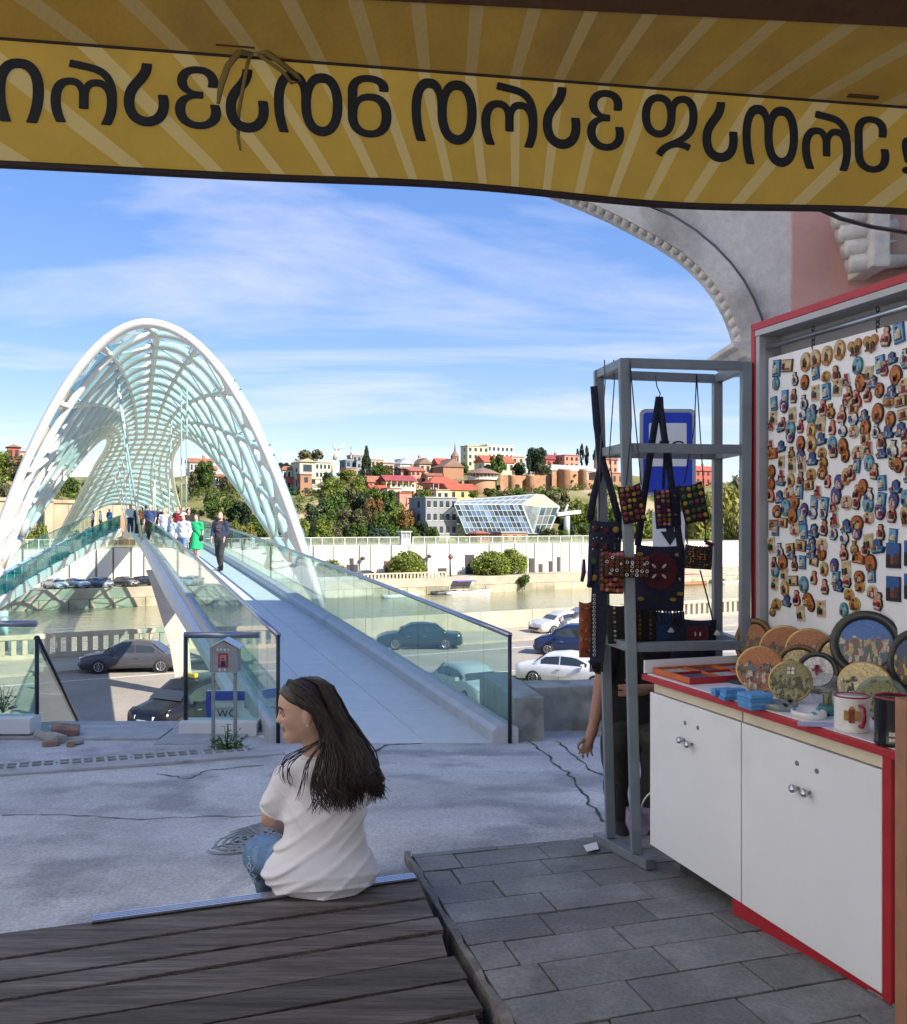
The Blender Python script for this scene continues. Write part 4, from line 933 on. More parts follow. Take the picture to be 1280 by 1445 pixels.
b2b = bag('plain dark navy pouch half hidden beside the bobbled one', 943, 684, 960, 742, 4.45, -3, 'navy', [('petal', 1, 2, ['yellow'], .008)], 3, .03, grp=G)
strap(b2b, [(946, 640, 4.45), (950, 686, 4.45)], .006, BC['navy'])
b3 = bag('small dark pouch with large yellow felt dots on a long chain', 961, 681, 996, 737, 4.40, -12, 'black', [('disc', 4, 5, ['yellow', 'red', 'green', 'yellow', 'rose'], .0115)], 4, .03, grp=G)
strap(b3, [(983, 528, 4.40), (980, 600, 4.40), (966, 682, 4.40)], .003, chain, 1, 'chain'); strap(b3, [(983, 528, 4.40), (988, 610, 4.40), (994, 700, 4.40), (996, 768, 4.40)], .003, chain, 1, 'chain')
b4 = bag('knobbly woven purse in dark red, green and gold', 966, 768, 1005, 803, 4.38, 3, 'black', [('petal', 11, 9, ['red', 'green', 'yellow', 'black', 'rose', 'orange'], .007)], 5, .05, grp=G)
for s_ in range(7): q = P(996+s_*1.6, 764+s_*.7+(s_ % 2)*3, 4.37); MB().lathe([(.008, -.004), (.010, 0), (.006, .006)], 6, TR(q)).build('pompom', BC['red'], b4, True)
strap(b4, [(970, 768, 4.40), (968, 745, 4.40), (972, 735, 4.41)], .004, chain, 1, 'chain')
b5 = bag('large navy carpet bag with a dark red flower and fringe', 896, 768, 966, 862, 4.50, 1, 'navy', [('petal', 5, 1, ['white'], .009)], 6, .05, grp=G, fringe=True)
q = P(930, 806, 4.465); Tq = Matrix.Translation(q) @ Matrix.Rotation(R(90), 4, 'X')
MB().lathe([(.095, -.004), (.09, .002), (.0, .004)], 12, Tq).build('flower_ground', BC['red'], b5)
for k in range(8): a = k*math.pi/4; MB().lathe([(.016, .003), (.012, .007), (0, .008)], 6, Tq @ Matrix.Rotation(a, 4, 'Z') @ Matrix.Translation((.035, 0, 0)) @ Matrix.Diagonal((1, .4, 1, 1))).build('petal', BC['white' if k % 2 else 'navy'], b5)
for px, py in ((957, 783), (960, 838), (950, 846), (903, 782), (905, 845)): MB().lathe([(.018, -.002), (.014, .005), (.006, .005)], 8, Matrix.Translation(P(px, py, 4.468)) @ Matrix.Rotation(R(90), 4, 'X') @ Matrix.Diagonal((1, .55, 1, 1))).build('leaf_motif', BC['yellow'], b5)
strap(b5, [(930, 560, 4.46), (921, 620, 4.46), (909, 700, 4.47), (900, 770, 4.48)], .017, BC['navy']); strap(b5, [(930, 560, 4.46), (938, 620, 4.46), (950, 700, 4.44), (960, 770, 4.45), (966, 800, 4.46)], .017, BC['navy'])
MB().tube([P(925, 530, 4.46), P(927, 545, 4.46), P(932, 556, 4.46), P(929, 562, 4.46)], .003, 5).build('wire_hook', chain, b5, True)
b6 = bag('flat clutch with rows of gold rings and mirror studs', 850, 783, 918, 815, 4.28, 2, 'black', [('ring', 9, 5, ['orange', 'orange', 'white'], .0085), ('disc', 4, 4, ['white', 'green', 'rose'], .006)], 7, .03, grp=G)
b7 = bag('square purse covered with pink and orange bobbles under the clutch', 846, 776, 880, 838, 4.32, 0, 'black', [('disc', 6, 8, ['pinkish', 'orange', 'rose', 'orange'], .0105)], 8, .05, grp=G)
b8 = bag('tall navy shoulder bag with flower patches and long straps', 830, 733, 876, 830, 4.58, 2, 'navy', [('disc', 3, 4, ['red', 'yellow', 'green', 'navy'], .017), ('petal', 7, 6, ['white', 'navy', 'red'], .005)], 9, .06, grp=G)
strap(b8, [(838, 545, 4.6), (842, 600, 4.6), (850, 650, 4.58), (862, 690, 4.55), (874, 735, 4.55)], .018, BC['navy']); strap(b8, [(838, 545, 4.6), (848, 660, 4.6), (838, 700, 4.58), (832, 735, 4.58)], .018, BC['navy'])
for px, py in ((824, 815), (833, 822)): MB().tube([P(px, py-26, 4.55), P(px, py-8, 4.55), P(px-3, py+6, 4.55)], [.008, .012, .009], 6).build('tassel', BC['violet'], b8, True)
b9 = thing('woven_scarf', 'long dark woven scarf hanging down the corner post', 'scarf', P(840, 950, 4.55), G)
MB().loft([[P(x0, y, 4.56), P(x1, y, 4.54), P(x1, y, 4.55), P(x0, y, 4.575)] for x0, x1, y in ((836, 858, 805), (834, 856, 850), (833, 855, 900), (832, 852, 935))]).build('cloth', BC['navy'], b9)
for k in range(16):
    p = P(838.5+.3*math.sin(k), 840+k*5.6, 4.545); MB().lathe([(.008, 0), (.0075, .003), (.005, .003)], 8, Matrix.Translation(p) @ Matrix.Rotation(R(90), 4, 'X'), cap=False).build('stitched_ring', BC['white'], b9)
for k in range(8): p = P(833+k*2.4, 934, 4.555); MB().tube([p, p+Vector((0, 0, -.05))], .004, 4).build('fringe_tassel', BC['black'], b9)
b10 = bag('black embroidered cloth bag with ring borders hung low in the rack', 857, 852, 893, 908, 4.46, -2, 'black', [('ring', 2, 8, ['orange', 'white'], .006)], 12, .03, grp=G)
b11 = bag('dark cloth bag with a column of gold rings beside the post', 893, 850, 926, 912, 4.52, 0, 'black', [('ring', 2, 9, ['yellow', 'orange'], .007)], 13, .03, grp=G)
b12 = bag('blue denim cloth bag behind the fringe', 924, 862, 966, 912, 4.60, 0, 'blue', [('petal', 1, 1, ['blue'], .01)], 14, .03, grp=G)
b13 = bag('navy kilim bag with a red square panel and rope tassels', 950, 872, 1010, 940, 4.55, 3, 'navy', [('petal', 8, 1, ['violet'], .006)], 15, .05, grp=G)
c_ = P(984, 900, 4.52); MB().box(c_.x-.055, c_.x+.055, c_.y-.008, c_.y, c_.z-.065, c_.z+.055).build('red_panel', BC['red'], b13)
for dx_, dz_ in ((-.012, .02), (.012, .02), (-.012, -.03), (.012, -.03)): MB().lathe([(.012, 0), (.01, .004), (0, .005)], 6, Matrix.Translation(c_+Vector((dx_, -.008, dz_))) @ Matrix.Rotation(R(90), 4, 'X') @ Matrix.Diagonal((.4, 1, 1, 1))).build('petal', BC['white'], b13)
strap(b13, [(1009, 888, 4.53), (1000, 850, 4.5), (988, 805, 4.45)], .004, chain, 1, 'cord'); strap(b13, [(948, 883, 4.54), (950, 868, 4.53)], .003, chain, 1, 'cord')
for px, py in ((947, 886), (1012, 890)):
    for k in range(6): q = P(px, py, 4.52); a = k*1.05; MB().tube([q, q+Vector((.012*math.cos(a), .008*math.sin(a), -.022))], [.005, .008], 5).build('rope_tassel', BC['white'], b13)
b14 = bag('dark striped cloth bag below the lower rail', 905, 918, 946, 965, 4.7, 0, 'black', [('petal', 6, 2, ['blue', 'navy'], .008)], 16, .03, grp=G)
for i, (px, z0) in enumerate(((853, ZT), (866, ZT))):
    o = MB().tube([P(px, 508, 4.5), P(px+1, 540, 4.48), P(px-6, 640, 4.46), P(px-8+i*12, 735, 4.5)], .003, 5).build('bead_chain', chain, None, True); tag(o, 'thin dark bead chain hanging from the top of the rack', 'chain', 'bead chains on the rack')
# ------------------------------------------------------------------ goods on the counter
CT = .8035
def on_counter(px, py_base):    # pixel of a base point to the counter top
    return Pz(px, py_base, CT)
def art(name, cols, scale=22, sky=None):
    """printed picture: sky above, small coloured cells of a townscape below"""
    if name in MATS: return MATS[name]
    m = bpy.data.materials.new(name); m.use_nodes = True; MATS[name] = m; ns = m.node_tree.nodes; L = m.node_tree.links; b = ns['Principled BSDF']; b.inputs['Roughness'].default_value = .25
    t = ns.new('ShaderNodeTexCoord'); v = ns.new('ShaderNodeTexVoronoi'); v.inputs['Scale'].default_value = scale*1.5; v.distance = 'CHEBYCHEV'; v.inputs['Randomness'].default_value = .75; mq = ns.new('ShaderNodeMapping'); mq.inputs['Scale'].default_value = (1.25, 1.25, .62); L.new(t.outputs['Object'], mq.inputs[0]); L.new(mq.outputs[0], v.inputs['Vector'])
    s = ns.new('ShaderNodeSeparateColor'); L.new(v.outputs['Color'], s.inputs[0]); r = ns.new('ShaderNodeValToRGB'); r.color_ramp.interpolation = 'CONSTANT'
    for i, c in enumerate(cols):
        e = r.color_ramp.elements[i] if i < 2 else r.color_ramp.elements.new(i/len(cols))
        e.position = i/len(cols); e.color = (*srgb(c), 1)
    L.new(s.outputs[0], r.inputs[0]); out = r.outputs[0]
    if sky:
        g = ns.new('ShaderNodeSeparateXYZ'); L.new(t.outputs['Generated'], g.inputs[0]); n = ns.new('ShaderNodeTexNoise'); n.inputs['Scale'].default_value = 6; L.new(t.outputs['Generated'], n.inputs['Vector'])
        a = ns.new('ShaderNodeMath'); a.operation = 'MULTIPLY_ADD'; a.inputs[1].default_value = .3; L.new(n.outputs['Fac'], a.inputs[0]); L.new(g.outputs[2], a.inputs[2])
        k = ns.new('ShaderNodeMapRange'); k.inputs['From Min'].default_value = .72; k.inputs['From Max'].default_value = .78; L.new(a.outputs[0], k.inputs[0])
        x = ns.new('ShaderNodeMixRGB'); L.new(k.outputs[0], x.inputs[0]); L.new(out, x.inputs[1]); x.inputs[2].default_value = (*srgb(sky), 1); out = x.outputs[0]
    nq = ns.new('ShaderNodeTexNoise'); nq.inputs['Scale'].default_value = 130; nq.inputs['Detail'].default_value = 5; L.new(t.outputs['Object'], nq.inputs['Vector']); mr_ = ns.new('ShaderNodeMapRange'); mr_.inputs['From Min'].default_value = .3; mr_.inputs['From Max'].default_value = .7; mr_.inputs['To Min'].default_value = .45; mr_.inputs['To Max'].default_value = 1.15; L.new(nq.outputs['Fac'], mr_.inputs[0])
    xm = ns.new('ShaderNodeMixRGB'); xm.blend_type = 'MULTIPLY'; xm.inputs[0].default_value = 1; L.new(out, xm.inputs[1]); L.new(mr_.outputs[0], xm.inputs[2]); L.new(xm.outputs[0], b.inputs['Base Color']); return m
gold = mat('plate_gold', (.42, .28, .08), .3, .6, .2, 20); bronze = mat('plate_bronze', (.13, .075, .03), .35, .5, .25, 15); blackr = mat('plate_black', (.02, .02, .022), .3, 0, .1)
def plate(label, px, py, rx, ry, base_y, rim, face, lean=16, d_off=0, emblem=None):
    """plate on edge: pixel centre and radii; stands at the counter point under it"""
    dd_ = min(.535, (on_counter(px, base_y)-SO).dot(sr)); cc = ray_d(px, py, dd_); Y = cc.y; r1 = rx/F*Y; r2 = ry/F*Y
    n = (-(sr)*.80+sf*.60).normalized()
    t = Vector((-n.y, n.x, 0)); upv = (Vector((0, 0, 1))*math.cos(R(lean))-n*math.sin(R(lean))).normalized(); nn = t.cross(upv).normalized()
    if nn.dot(n) < 0: nn = -nn
    kx = abs(t.dot(Vector((1, 0, 0)))); r1 = r1/max(.6, kx); r2 = r2/math.cos(R(lean)); lift = max(0, cc.z-r2*math.cos(R(lean))-CT); c = Vector((cc.x, cc.y, CT+lift+.002))+upv*r2; c.x, c.y = cc.x, cc.y; bp = c-upv*r2; bp.z = CT
    root = thing('souvenir_plate', label, 'plate', Vector((bp.x, bp.y, CT)), 'souvenir plates on the counter')
    def ring(k, dep): return [c+t*(r1*k*math.cos(a))+upv*(r2*k*math.sin(a))+nn*dep for a in np.linspace(0, 2*math.pi, 33)[:-1]]
    MB().loft([ring(1, -.006), ring(1.0, 0), ring(.97, .004), ring(.74, -.003), ring(.72, -.010)]).build('rim', rim, root, True)
    MB().loft([ring(.735, -.002), ring(.70, -.0015)]).build('picture', face, root) if rim is not gold else MB().loft([ring(.93, .0034), ring(.88, .0040)]).build('picture', face, root)
    if emblem:
        for du, dv, w, h, m_ in emblem:
            q = c+t*(du*r1)+upv*(dv*r2)+nn*.004; MB().hexa([q+t*(i*w*r1)+upv*(j*h*r2)+nn*k for k in (0, .002) for i, j in ((-1, -1), (1, -1), (1, 1), (-1, 1))]).build('emblem', m_, root)
    MB().bar(Vector((bp.x, bp.y, CT+.004+lift/2))+n*.012, Vector((bp.x, bp.y, CT+.004+lift/2))-n*.04, r1*.5, .008+lift).build('stand', blackr, root)
    return root
town = ['7a2c1c', 'b8763a', '3a5a38', 'd0b88a', '4a3a30', '8a4a5a']; aO = art('art_orange', ['6a3a1e', '94683a', '3a2618', '8a5030', '2c3826'], 60, 'a8602e'); aB = art('art_blue', ['8a3c34', 'b0a074', '345a74', '3e6a3e', 'c0b8a8', '74485e'], 46, '2a68b4')
aG = art('art_olive', ['4a4a2a', '7a7a4a', '3a3a22', '9a946a'], 60, '8a8458'); aC = art('art_cream', ['c8b070', 'e0d0a0', 'b09050', 'd8c088'], 40); aT = art('art_town', ['8a5a3a', '56646e', 'b8aa9c', '382c2a', '94482e'], 52, 'b06a3a'); aW = art('art_white', ['e8e4dc', 'd8d4cc', 'e8e4dc'], 12); aN = art('art_night', ['2a4a30', '1a2a3a', 'c8a84a', '6a3a3a', '3a6a5a'], 50, '1a3a6a')
plate('dark bronze rimmed plate with an orange town picture by the rack', 1063, 906, 22, 33, 944, bronze, aO, 14)
plate('orange landscape plate with a thin gold rim in the back row', 1106, 918, 29, 34, 950, gold, aO, 16)
plate('orange and green plate with red lettering edge in the back row', 1141, 918, 27, 30, 948, gold, aT, 16)
plate('dark rimmed plate with pale yellow centre against the board', 1182, 928, 26, 32, 955, bronze, aC, 14)
plate('large oval plate with a bright blue sky over the old town', 1222, 910, 40, 47, 965, blackr, aB, 10)
plate('tall plate with a green night townscape at the end of the counter', 1287, 936, 26, 46, 985, blackr, aN, 10)
plate('round plate with a white and orange town picture in the middle row', 1072, 944, 28, 31, 976, gold, aT, 18)
plate('black rimmed plate with yellow centre between the orange plates', 1128, 940, 27, 27, 965, bronze, aC, 16)
plate('black rimmed plate with a red emblem on white', 1153, 948, 24, 27, 977, blackr, aW, 18, emblem=[(0, .05, .22, .06, MC['red']), (0, .05, .06, .26, MC['red']), (.0, .2, .12, .1, MC['red'])])
plate('olive green glass plate with a white and red shield', 1115, 962, 25, 28, 991, gold, aG, 20, emblem=[(0, .5, .16, .16, MC['white']), (0, .5, .16, .03, MC['red']), (0, .5, .03, .16, MC['red'])])
plate('gold rimmed plate with a pale church picture', 1220, 966, 30, 31, 1000, gold, art('art_church', ['d8c8a0', 'e8d8b0', '3a3030', 'c8b088'], 34, 'e0c890'), 18)
plate('greenish glass plate with grey engraving behind the mug', 1243, 985, 28, 29, 1014, glass('plate_glass', (.75, .85, .78), .8, .05, .3, (.35, .4, .36)), aG, 20)
# snow globe
gb = on_counter(1168, 1008); rg = 23/F*gb.y
sg = thing('snow_globe', 'clear glass snow globe on a teal base', 'snow globe', gb, None)
MB().lathe([(.036, 0), (.038, .012), (.033, .03), (.028, .036)], 20, TR(gb)).build('base', MC['teal'], sg, True)
MB().lathe([(rg*math.sin(t), .036+rg*.9-rg*math.cos(t)) for t in np.linspace(.25, 3.14, 14)], 24, TR(gb), cap=False).build('globe', glass('globe_glass', (.93, .95, .95), 1.2, .01, .05, (.6, .65, .6)), sg, True)
for k in range(5): a = k*1.3; MB().bar(gb+Vector((.012*math.cos(a), .012*math.sin(a), .036)), gb+Vector((.012*math.cos(a), .012*math.sin(a), .055+.008*k)), .009).build('tiny_house', MC[('cream', 'rust', 'teal', 'gold', 'green')[k]], sg)
# mugs
def mug(label, px, py0, py1, rpx, body, inner, hand, emblem=None):
    bp = on_counter(px, py1-4); r = rpx/F*bp.y; h = (py1-py0)/F*bp.y*.93
    root = thing('souvenir_mug', label, 'mug', bp, 'souvenir mugs on the counter')
    MB().lathe([(r*.96, 0), (r*1.0, .004), (r*.98, .012), (r*.96, h*.5), (r, h-.004), (r, h)], 28, TR(bp)).build('body', body, root, True)
    MB().lathe([(r*1.005, h-.002), (r*1.015, h+.002), (r*.93, h+.003), (r*.9, h*.85), (r*.88, .05), (0, .045)], 28, TR(bp), cap=False).build('lining', inner, root, True)
    d = (-sr*.3+sf).normalized()
    MB().tube([bp+d*(r*.95)+Vector((0, 0, h*.8)), bp+d*(r*1.5)+Vector((0, 0, h*.75)), bp+d*(r*1.6)+Vector((0, 0, h*.45)), bp+d*(r*1.3)+Vector((0, 0, h*.22)), bp+d*(r*.95)+Vector((0, 0, h*.2))], .006, 8).build('handle', hand, root, True)
    if emblem:
        n = (Vector((0, 0, 0))-Vector((bp.x, bp.y, 0))).normalized(); t = Vector((-n.y, n.x, 0))
        for du, dv, w, hh, m_ in emblem: q = bp+n*(r*1.0)+t*(du*r)+Vector((0, 0, h*dv)); MB().hexa([q+t*(i*w*r)+Vector((0, 0, j*hh*h))+n*k-n*abs(du)**2*r*.5 for k in (-.004, .0025) for i, j in ((-1, -1), (1, -1), (1, 1), (-1, 1))]).build('emblem', m_, root)
    return root
china = mat('white_china', (.76, .75, .74), .15, 0, .02); redc = mat('red_glaze', (.30, .012, .02), .15, 0, .05); blackc = mat('black_glaze', (.012, .012, .014), .12, 0, .05)
mug('white souvenir mug with red lining and a gold crest', 1202, 982, 1034, 24, china, redc, redc, [(0, .5, .30, .06, MC['gold']), (0, .5, .16, .2, MC['red']), (-.3, .5, .12, .14, MC['gold']), (.3, .5, .12, .14, MC['gold']), (0, .72, .1, .05, MC['gold'])])
mug('black souvenir mug with a small white shield beside the red box', 1262, 982, 1054, 27, blackc, redc, blackc, [(-.1, .22, .14, .1, MC['white']), (-.1, .22, .14, .02, MC['red']), (-.1, .22, .02, .1, MC['red'])])
bp = on_counter(1240, 1040); tag(MB().hexa([bp+Vector(q) for q in ((-.012, -.03, 0), (.045, -.045, 0), (.06, .02, 0), (0, .035, 0), (-.012, -.03, .115), (.045, -.045, .115), (.06, .02, .115), (0, .035, .115))]).build('gift_box', redc, bevel=.002), 'glossy dark red gift box beside the black mug', 'box')
# ashtrays
for px, py, m_, l_ in ((1101, 1000, mat('grey_glass_ash', (.25, .27, .26), .15, 0, .2, 30), 'dark grey round souvenir ashtray in front of the olive plate'), (1141, 1012, china, 'white and blue souvenir ashtray beside the snow globe')):
    bp = on_counter(px, py); r = 24/F*bp.y; root = thing('ashtray', l_, 'ashtray', bp)
    MB().lathe([(r*.9, 0), (r, .008), (r, .022), (r*.9, .026), (r*.8, .012), (0, .010)], 24, TR(bp), cap=False).build('bowl', m_, root, True)
    for k in range(3): a = k*2.09+.5; MB().bar(bp+Vector((r*.72*math.cos(a), r*.72*math.sin(a), .025)), bp+Vector((r*1.02*math.cos(a), r*1.02*math.sin(a), .025)), .012, .008).build('rest', MC['sky' if px > 1110 else 'dark'], root)
bp = on_counter(1150, 1022); tag(MB().hexa([bp+Vector(q) for q in ((-.07, -.03, 0), (.06, -.05, 0), (.075, .005, 0), (-.05, .03, 0), (-.07, -.03, .004), (.06, -.05, .004), (.075, .005, .004), (-.05, .03, .004))]).build('postcard', mat('lilac_card', (.42, .38, .62), .5, 0, .1, 20)), 'lilac card lying flat on the counter by the mug', 'card')
# trays of cards and blue boxes
tm = mat('orange_tray', (.55, .13, .03), .5, 0, .15, 12)
tr_ = thing('card_tray', 'orange and red divided tray with postcards at the end of the counter', 'tray', S(.12, .25, CT))
sbox(MB(), -.005, .30, .01, .48, CT, CT+.006).build('tray_base', red, tr_)
for a0, a1, d0, d1 in ((-.005, .005, .01, .48), (.145, .151, .01, .48), (.295, .301, .01, .48), (-.005, .30, .01, .016), (-.005, .30, .165, .171), (-.005, .30, .32, .326), (-.005, .30, .474, .48)): sbox(MB(), a0, a1, d0, d1, CT+.005, CT+.03).build('divider', tm if a0 < .1 else red, tr_)
sbox(MB(), -.04, -.03, -.02, .5, CT, CT+.06).build('end_board', lam, tr_)
cardm = [mat('card_%d' % i, c, .4, 0, .4, 70) for i, c in enumerate(('8a8f9a', '3a4658', 'b8b4b0', '5a3a40'))]
k = 0
for a0 in (.012, .158):
    for d0 in (.022, .178, .332):
        for j in range(3):
            o = rnd.uniform(0, .012); sbox(MB(), a0+o, a0+.115+o, d0+o, d0+.12+o, CT+.007+j*.005, CT+.0115+j*.005); bb = MB(); sbox(bb, a0+o, a0+.115+o, d0+o, d0+.12+o, CT+.007+j*.005, CT+.0115+j*.005)
            tag(bb.build('postcard', cardm[(k+j) % 4]), 'small printed card lying in the orange tray', 'card', 'cards in the tray')
        k += 1
bx = mat('blue_box', (.07, .26, .60), .5, 0, .15, 40)
for i, (px, py, w, d_, n, lab) in enumerate(((1050, 1000, .085, .06, 4, 'tall'), (1020, 988, .04, .05, 3, 'small'), (1007, 982, .035, .05, 2, 'low'))):
    bp = on_counter(px, py)
    for j in range(n):
        o = Vector((rnd.uniform(-.004, .004), rnd.uniform(-.004, .004), j*.0145)); q = bp+o
        tag(MB().hexa([q+sf*a+sr*c+Vector((0, 0, z)) for z in (0, .0138) for a, c in ((-w/2, 0), (-w/2, d_+.04), (w/2, d_+.04), (w/2, 0))]).build('souvenir_box', bx if j % 2 == 0 else mat('blue_box2', (.10, .34, .66), .5, 0, .3, 60), bevel=.0015), 'flat blue souvenir box in the %s stack by the card tray' % lab, 'box', 'stacked blue boxes on the counter')
bp = on_counter(1018, 972); sb_ = [S(.34+i*.06, .2+i*.05, CT) for i in range(3)]
for i, q in enumerate(sb_): tag(MB().hexa([q+sf*a+sr*c+Vector((0, 0, z)) for z in (0, .012+i*.004) for a, c in ((-.05, 0), (-.05, .09), (.03, .1), (.03, .01))]).build('leaflet', cardm[(i*2+1) % 4]), 'thin %s leaflet lying between tray and blue boxes' % ('dark', 'maroon', 'slate')[i], 'leaflet')
tag(MB().box(1.178, 1.21, 2.36, 2.42, -.05, 1.04).build('wooden_post', mat('orange_wood', (.36, .17, .09), .6, 0, .2, 10)), 'upright orange brown wooden post at the end of the stall', 'post')
# ------------------------------------------------------------------ WC road sign behind the rack
sgn = thing('wc_sign', 'blue rectangular WC road sign with white panel on a steel post', 'sign', P(943, 1020, 10))
blu = mat('sign_blue', (.012, .05, .50), .35, 0, .05); swh = mat('sign_white', (.75, .76, .78), .4, 0, .04)
def spt(px, py, dy=0): return P(px, py, 10.0+dy)
def plate_r(x0, x1, y0, y1, r, Y, th, m_, nm, par_):
    pts = []
    for cx, cy, a0 in ((x1-r, y0+r, 0), (x0+r, y0+r, 90), (x0+r, y1-r, 180), (x1-r, y1-r, 270)):
        for k in range(5): a = R(a0+k*22.5); pts.append(P(cx+r*math.cos(a), cy-r*math.sin(a), Y))
    return MB().prism(pts, (0, th, 0)).build(nm, m_, par_)
plate_r(903, 982, 577, 699, 8, 10.0, .03, steel, 'frame', sgn); plate_r(908, 977, 582, 695, 5, 9.99, .01, blu, 'face', sgn); plate_r(916, 969, 597, 658, 2, 9.982, .008, swh, 'white_panel', sgn)
for ch, x0, x1 in (('W', 920, 945), ('C', 946, 965)): text_on('letter', ch, lambda u_, w: P(x0+(x1-x0)*u_, 641-w*19, 9.977), ink, sgn)
MB().tube([(P(943, 700, 10.05).x, 10.06, -.75), (P(943, 700, 10.05).x, 10.06, P(943, 580, 10).z)], .035, 8).build('post', steel, sgn, True)
MB().box(P(921, 0, 10).x, P(966, 0, 10).x, 9.985, 10.0, P(0, 800, 10).z, P(0, 722, 10).z).build('arrow_plate', swh, sgn)
MB().prism([P(x, y, 9.982) for x, y in ((932, 750), (940, 750), (940, 735), (951, 735), (951, 750), (959, 750), (945.5, 770))], (0, -.004, 0)).build('arrow', ink, sgn)
# ------------------------------------------------------------------ glass fences at the head of the stairs
def fence(label, x0, x1, ytop, ybase, Y, posts, blockh=.16):
    root = thing('glass_fence', label, 'fence', P((x0+x1)/2, ybase, Y), 'glass fences beside the stairs')
    a, c = P(x0, ytop, Y), P(x1, ytop, Y); zb = P(0, ybase, Y).z
    MB().tube([a, c], .034, 10).build('handrail', rail_steel, root, True)
    n = max(1, round((c.x-a.x)/.7))
    for k in range(n): u0, u1 = a.x+(c.x-a.x)*k/n+.012, a.x+(c.x-a.x)*(k+1)/n-.012; MB().box(u0, u1, Y-.008, Y+.008, zb+blockh-.03, a.z-.03).build('glass_panel', green_glass, root)
    for px in posts: q = P(px, ytop, Y); MB().tube([(q.x, Y, zb+.02), (q.x, Y, q.z)], .024, 8).build('post', dark_metal, root, True)
    MB().box(a.x-.02, c.x+.0, Y-.14, Y+.12, zb, zb+blockh).build('plinth', girder_w, root, bevel=.006)
    return root
fence('short glass fence with grey rail beside the small offering box', 260, 366, 896, 1037, 9.62, (262,))
fence('glass fence with grey rail above the rubble, across the stair opening', -60, 51, 880, 1032, 9.5, ())
sr_ = thing('stair_rail', 'sloping black stair handrail with glass infill', 'handrail', (-4.4, 9.62, -.72), None)
a, c = Vector((-4.41, 9.6, .30)), Vector((-4.92, 12.25, -1.50))
MB().tube([a, c], .03, 10).build('rail', dark_metal, sr_, True); MB().tube([(-4.41, 9.6, -.76), a], .024, 8).build('post', dark_metal, sr_, True)
MB().prism([a+Vector((0, .02, -.05)), c+Vector((0, 0, -.04)), c+Vector((0, 0, -.9)), Vector((-4.41, 9.62, -.75))], (.012, 0, 0)).build('glass_panel', green_glass, sr_)
# offering box on two legs with an icon
ob = thing('offering_box', 'small grey house-shaped metal offering box on two legs with an icon', 'box', Pz(318, 1066, -.70))
obm = mat('galvanised', (.27, .29, .31), .5, .4, .15, 14); Yb = 8.66
def ob_p(px, py, dy=0): return P(px, py, Yb+dy)
MB().prism([ob_p(296, 949), ob_p(335, 949), ob_p(335, 915), ob_p(315, 905), ob_p(296, 915)], (0, .14, 0)).build('case', obm, ob, bevel=.003)
for p0, p1 in ((ob_p(292, 916.5, -.02), ob_p(315.5, 903.5, -.02)), (ob_p(315.5, 903.5, -.02), ob_p(338.5, 916.5, -.02))): MB().hexa([p0, p1, p1+Vector((0, .2, 0)), p0+Vector((0, .2, 0))]+[q+Vector((0, 0, .012)) for q in (p0, p1, p1+Vector((0, .2, 0)), p0+Vector((0, .2, 0)))]).build('roof', steel, ob)
for px in (301, 332): q = ob_p(px, 950, .07); MB().bar(q, Vector((q.x, q.y, -.71)), .03).build('leg', obm, ob)
MB().bar(ob_p(301, 1000, .07), ob_p(332, 1000, .07), .02).build('crossbar', obm, ob)
fr = MB().hexa([ob_p(x, y, d) for d in (-.008, 0) for x, y in ((308, 942), (321, 942), (321, 922), (308, 922))]).build('icon_frame', MC['red'], ob)
MB().hexa([ob_p(x, y, d) for d in (-.012, -.006) for x, y in ((310, 940), (319.5, 940), (319.5, 924), (310, 924))]).build('icon', MC['pink'], fr)
MB().lathe([(.018, 0), (.018, .003), (0, .004)], 10, Matrix.Translation(ob_p(314.7, 929, -.012)) @ Matrix.Rotation(R(90), 4, 'X')).build('icon_halo', MC['gold'], fr)
MB().lathe([(.010, 0), (.010, .003), (0, .004)], 10, Matrix.Translation(ob_p(314.7, 929.5, -.016)) @ Matrix.Rotation(R(90), 4, 'X')).build('icon_head', MC['brown'], fr)
MB().prism([ob_p(311, 940, -.013), ob_p(318.8, 940, -.013), ob_p(317, 932.5, -.013), ob_p(312.5, 932.5, -.013)], (0, -.003, 0)).build('icon_robe', MC['navy'], fr)
for dx_ in (-4, 3): MB().hexa([ob_p(313+dx_+x, 946.5+y, d) for d in (-.004, 0) for x, y in ((0, 0), (2.4, 0), (2.4, -2.5), (0, -2.5))]).build('coin_mark', swh, ob)
for px in (306, 311, 316, 321): MB().hexa([ob_p(px+x, 918+y, d) for d in (-.003, 0) for x, y in ((0, 0), (2, 0), (2, -2.5), (0, -2.5))]).build('stencil_mark', swh, ob)
# WC box behind the fence
wcb = thing('wc_board', 'white board with blue band and the letters WC behind the glass fence', 'sign', P(318, 1030, 10.6))
MB().box(P(291, 0, 10.6).x, P(345, 0, 10.6).x, 10.6, 10.66, -.9, P(0, 975, 10.6).z).build('board', swh, wcb)
MB().box(P(291, 0, 10.59).x, P(300, 0, 10.59).x, 10.585, 10.6, -.9, P(0, 975, 10.6).z).build('blue_band', blu, wcb); MB().box(P(300, 0, 10.59).x, P(345, 0, 10.59).x, 10.585, 10.6, P(0, 988, 10.6).z, P(0, 975, 10.6).z).build('blue_band', blu, wcb)
for ch, x0, x1 in (('W', 306, 322), ('C', 323, 335)): text_on('letter', ch, lambda u_, w: P(x0+(x1-x0)*u_, 1012-w*11, 10.582), ink, wcb)
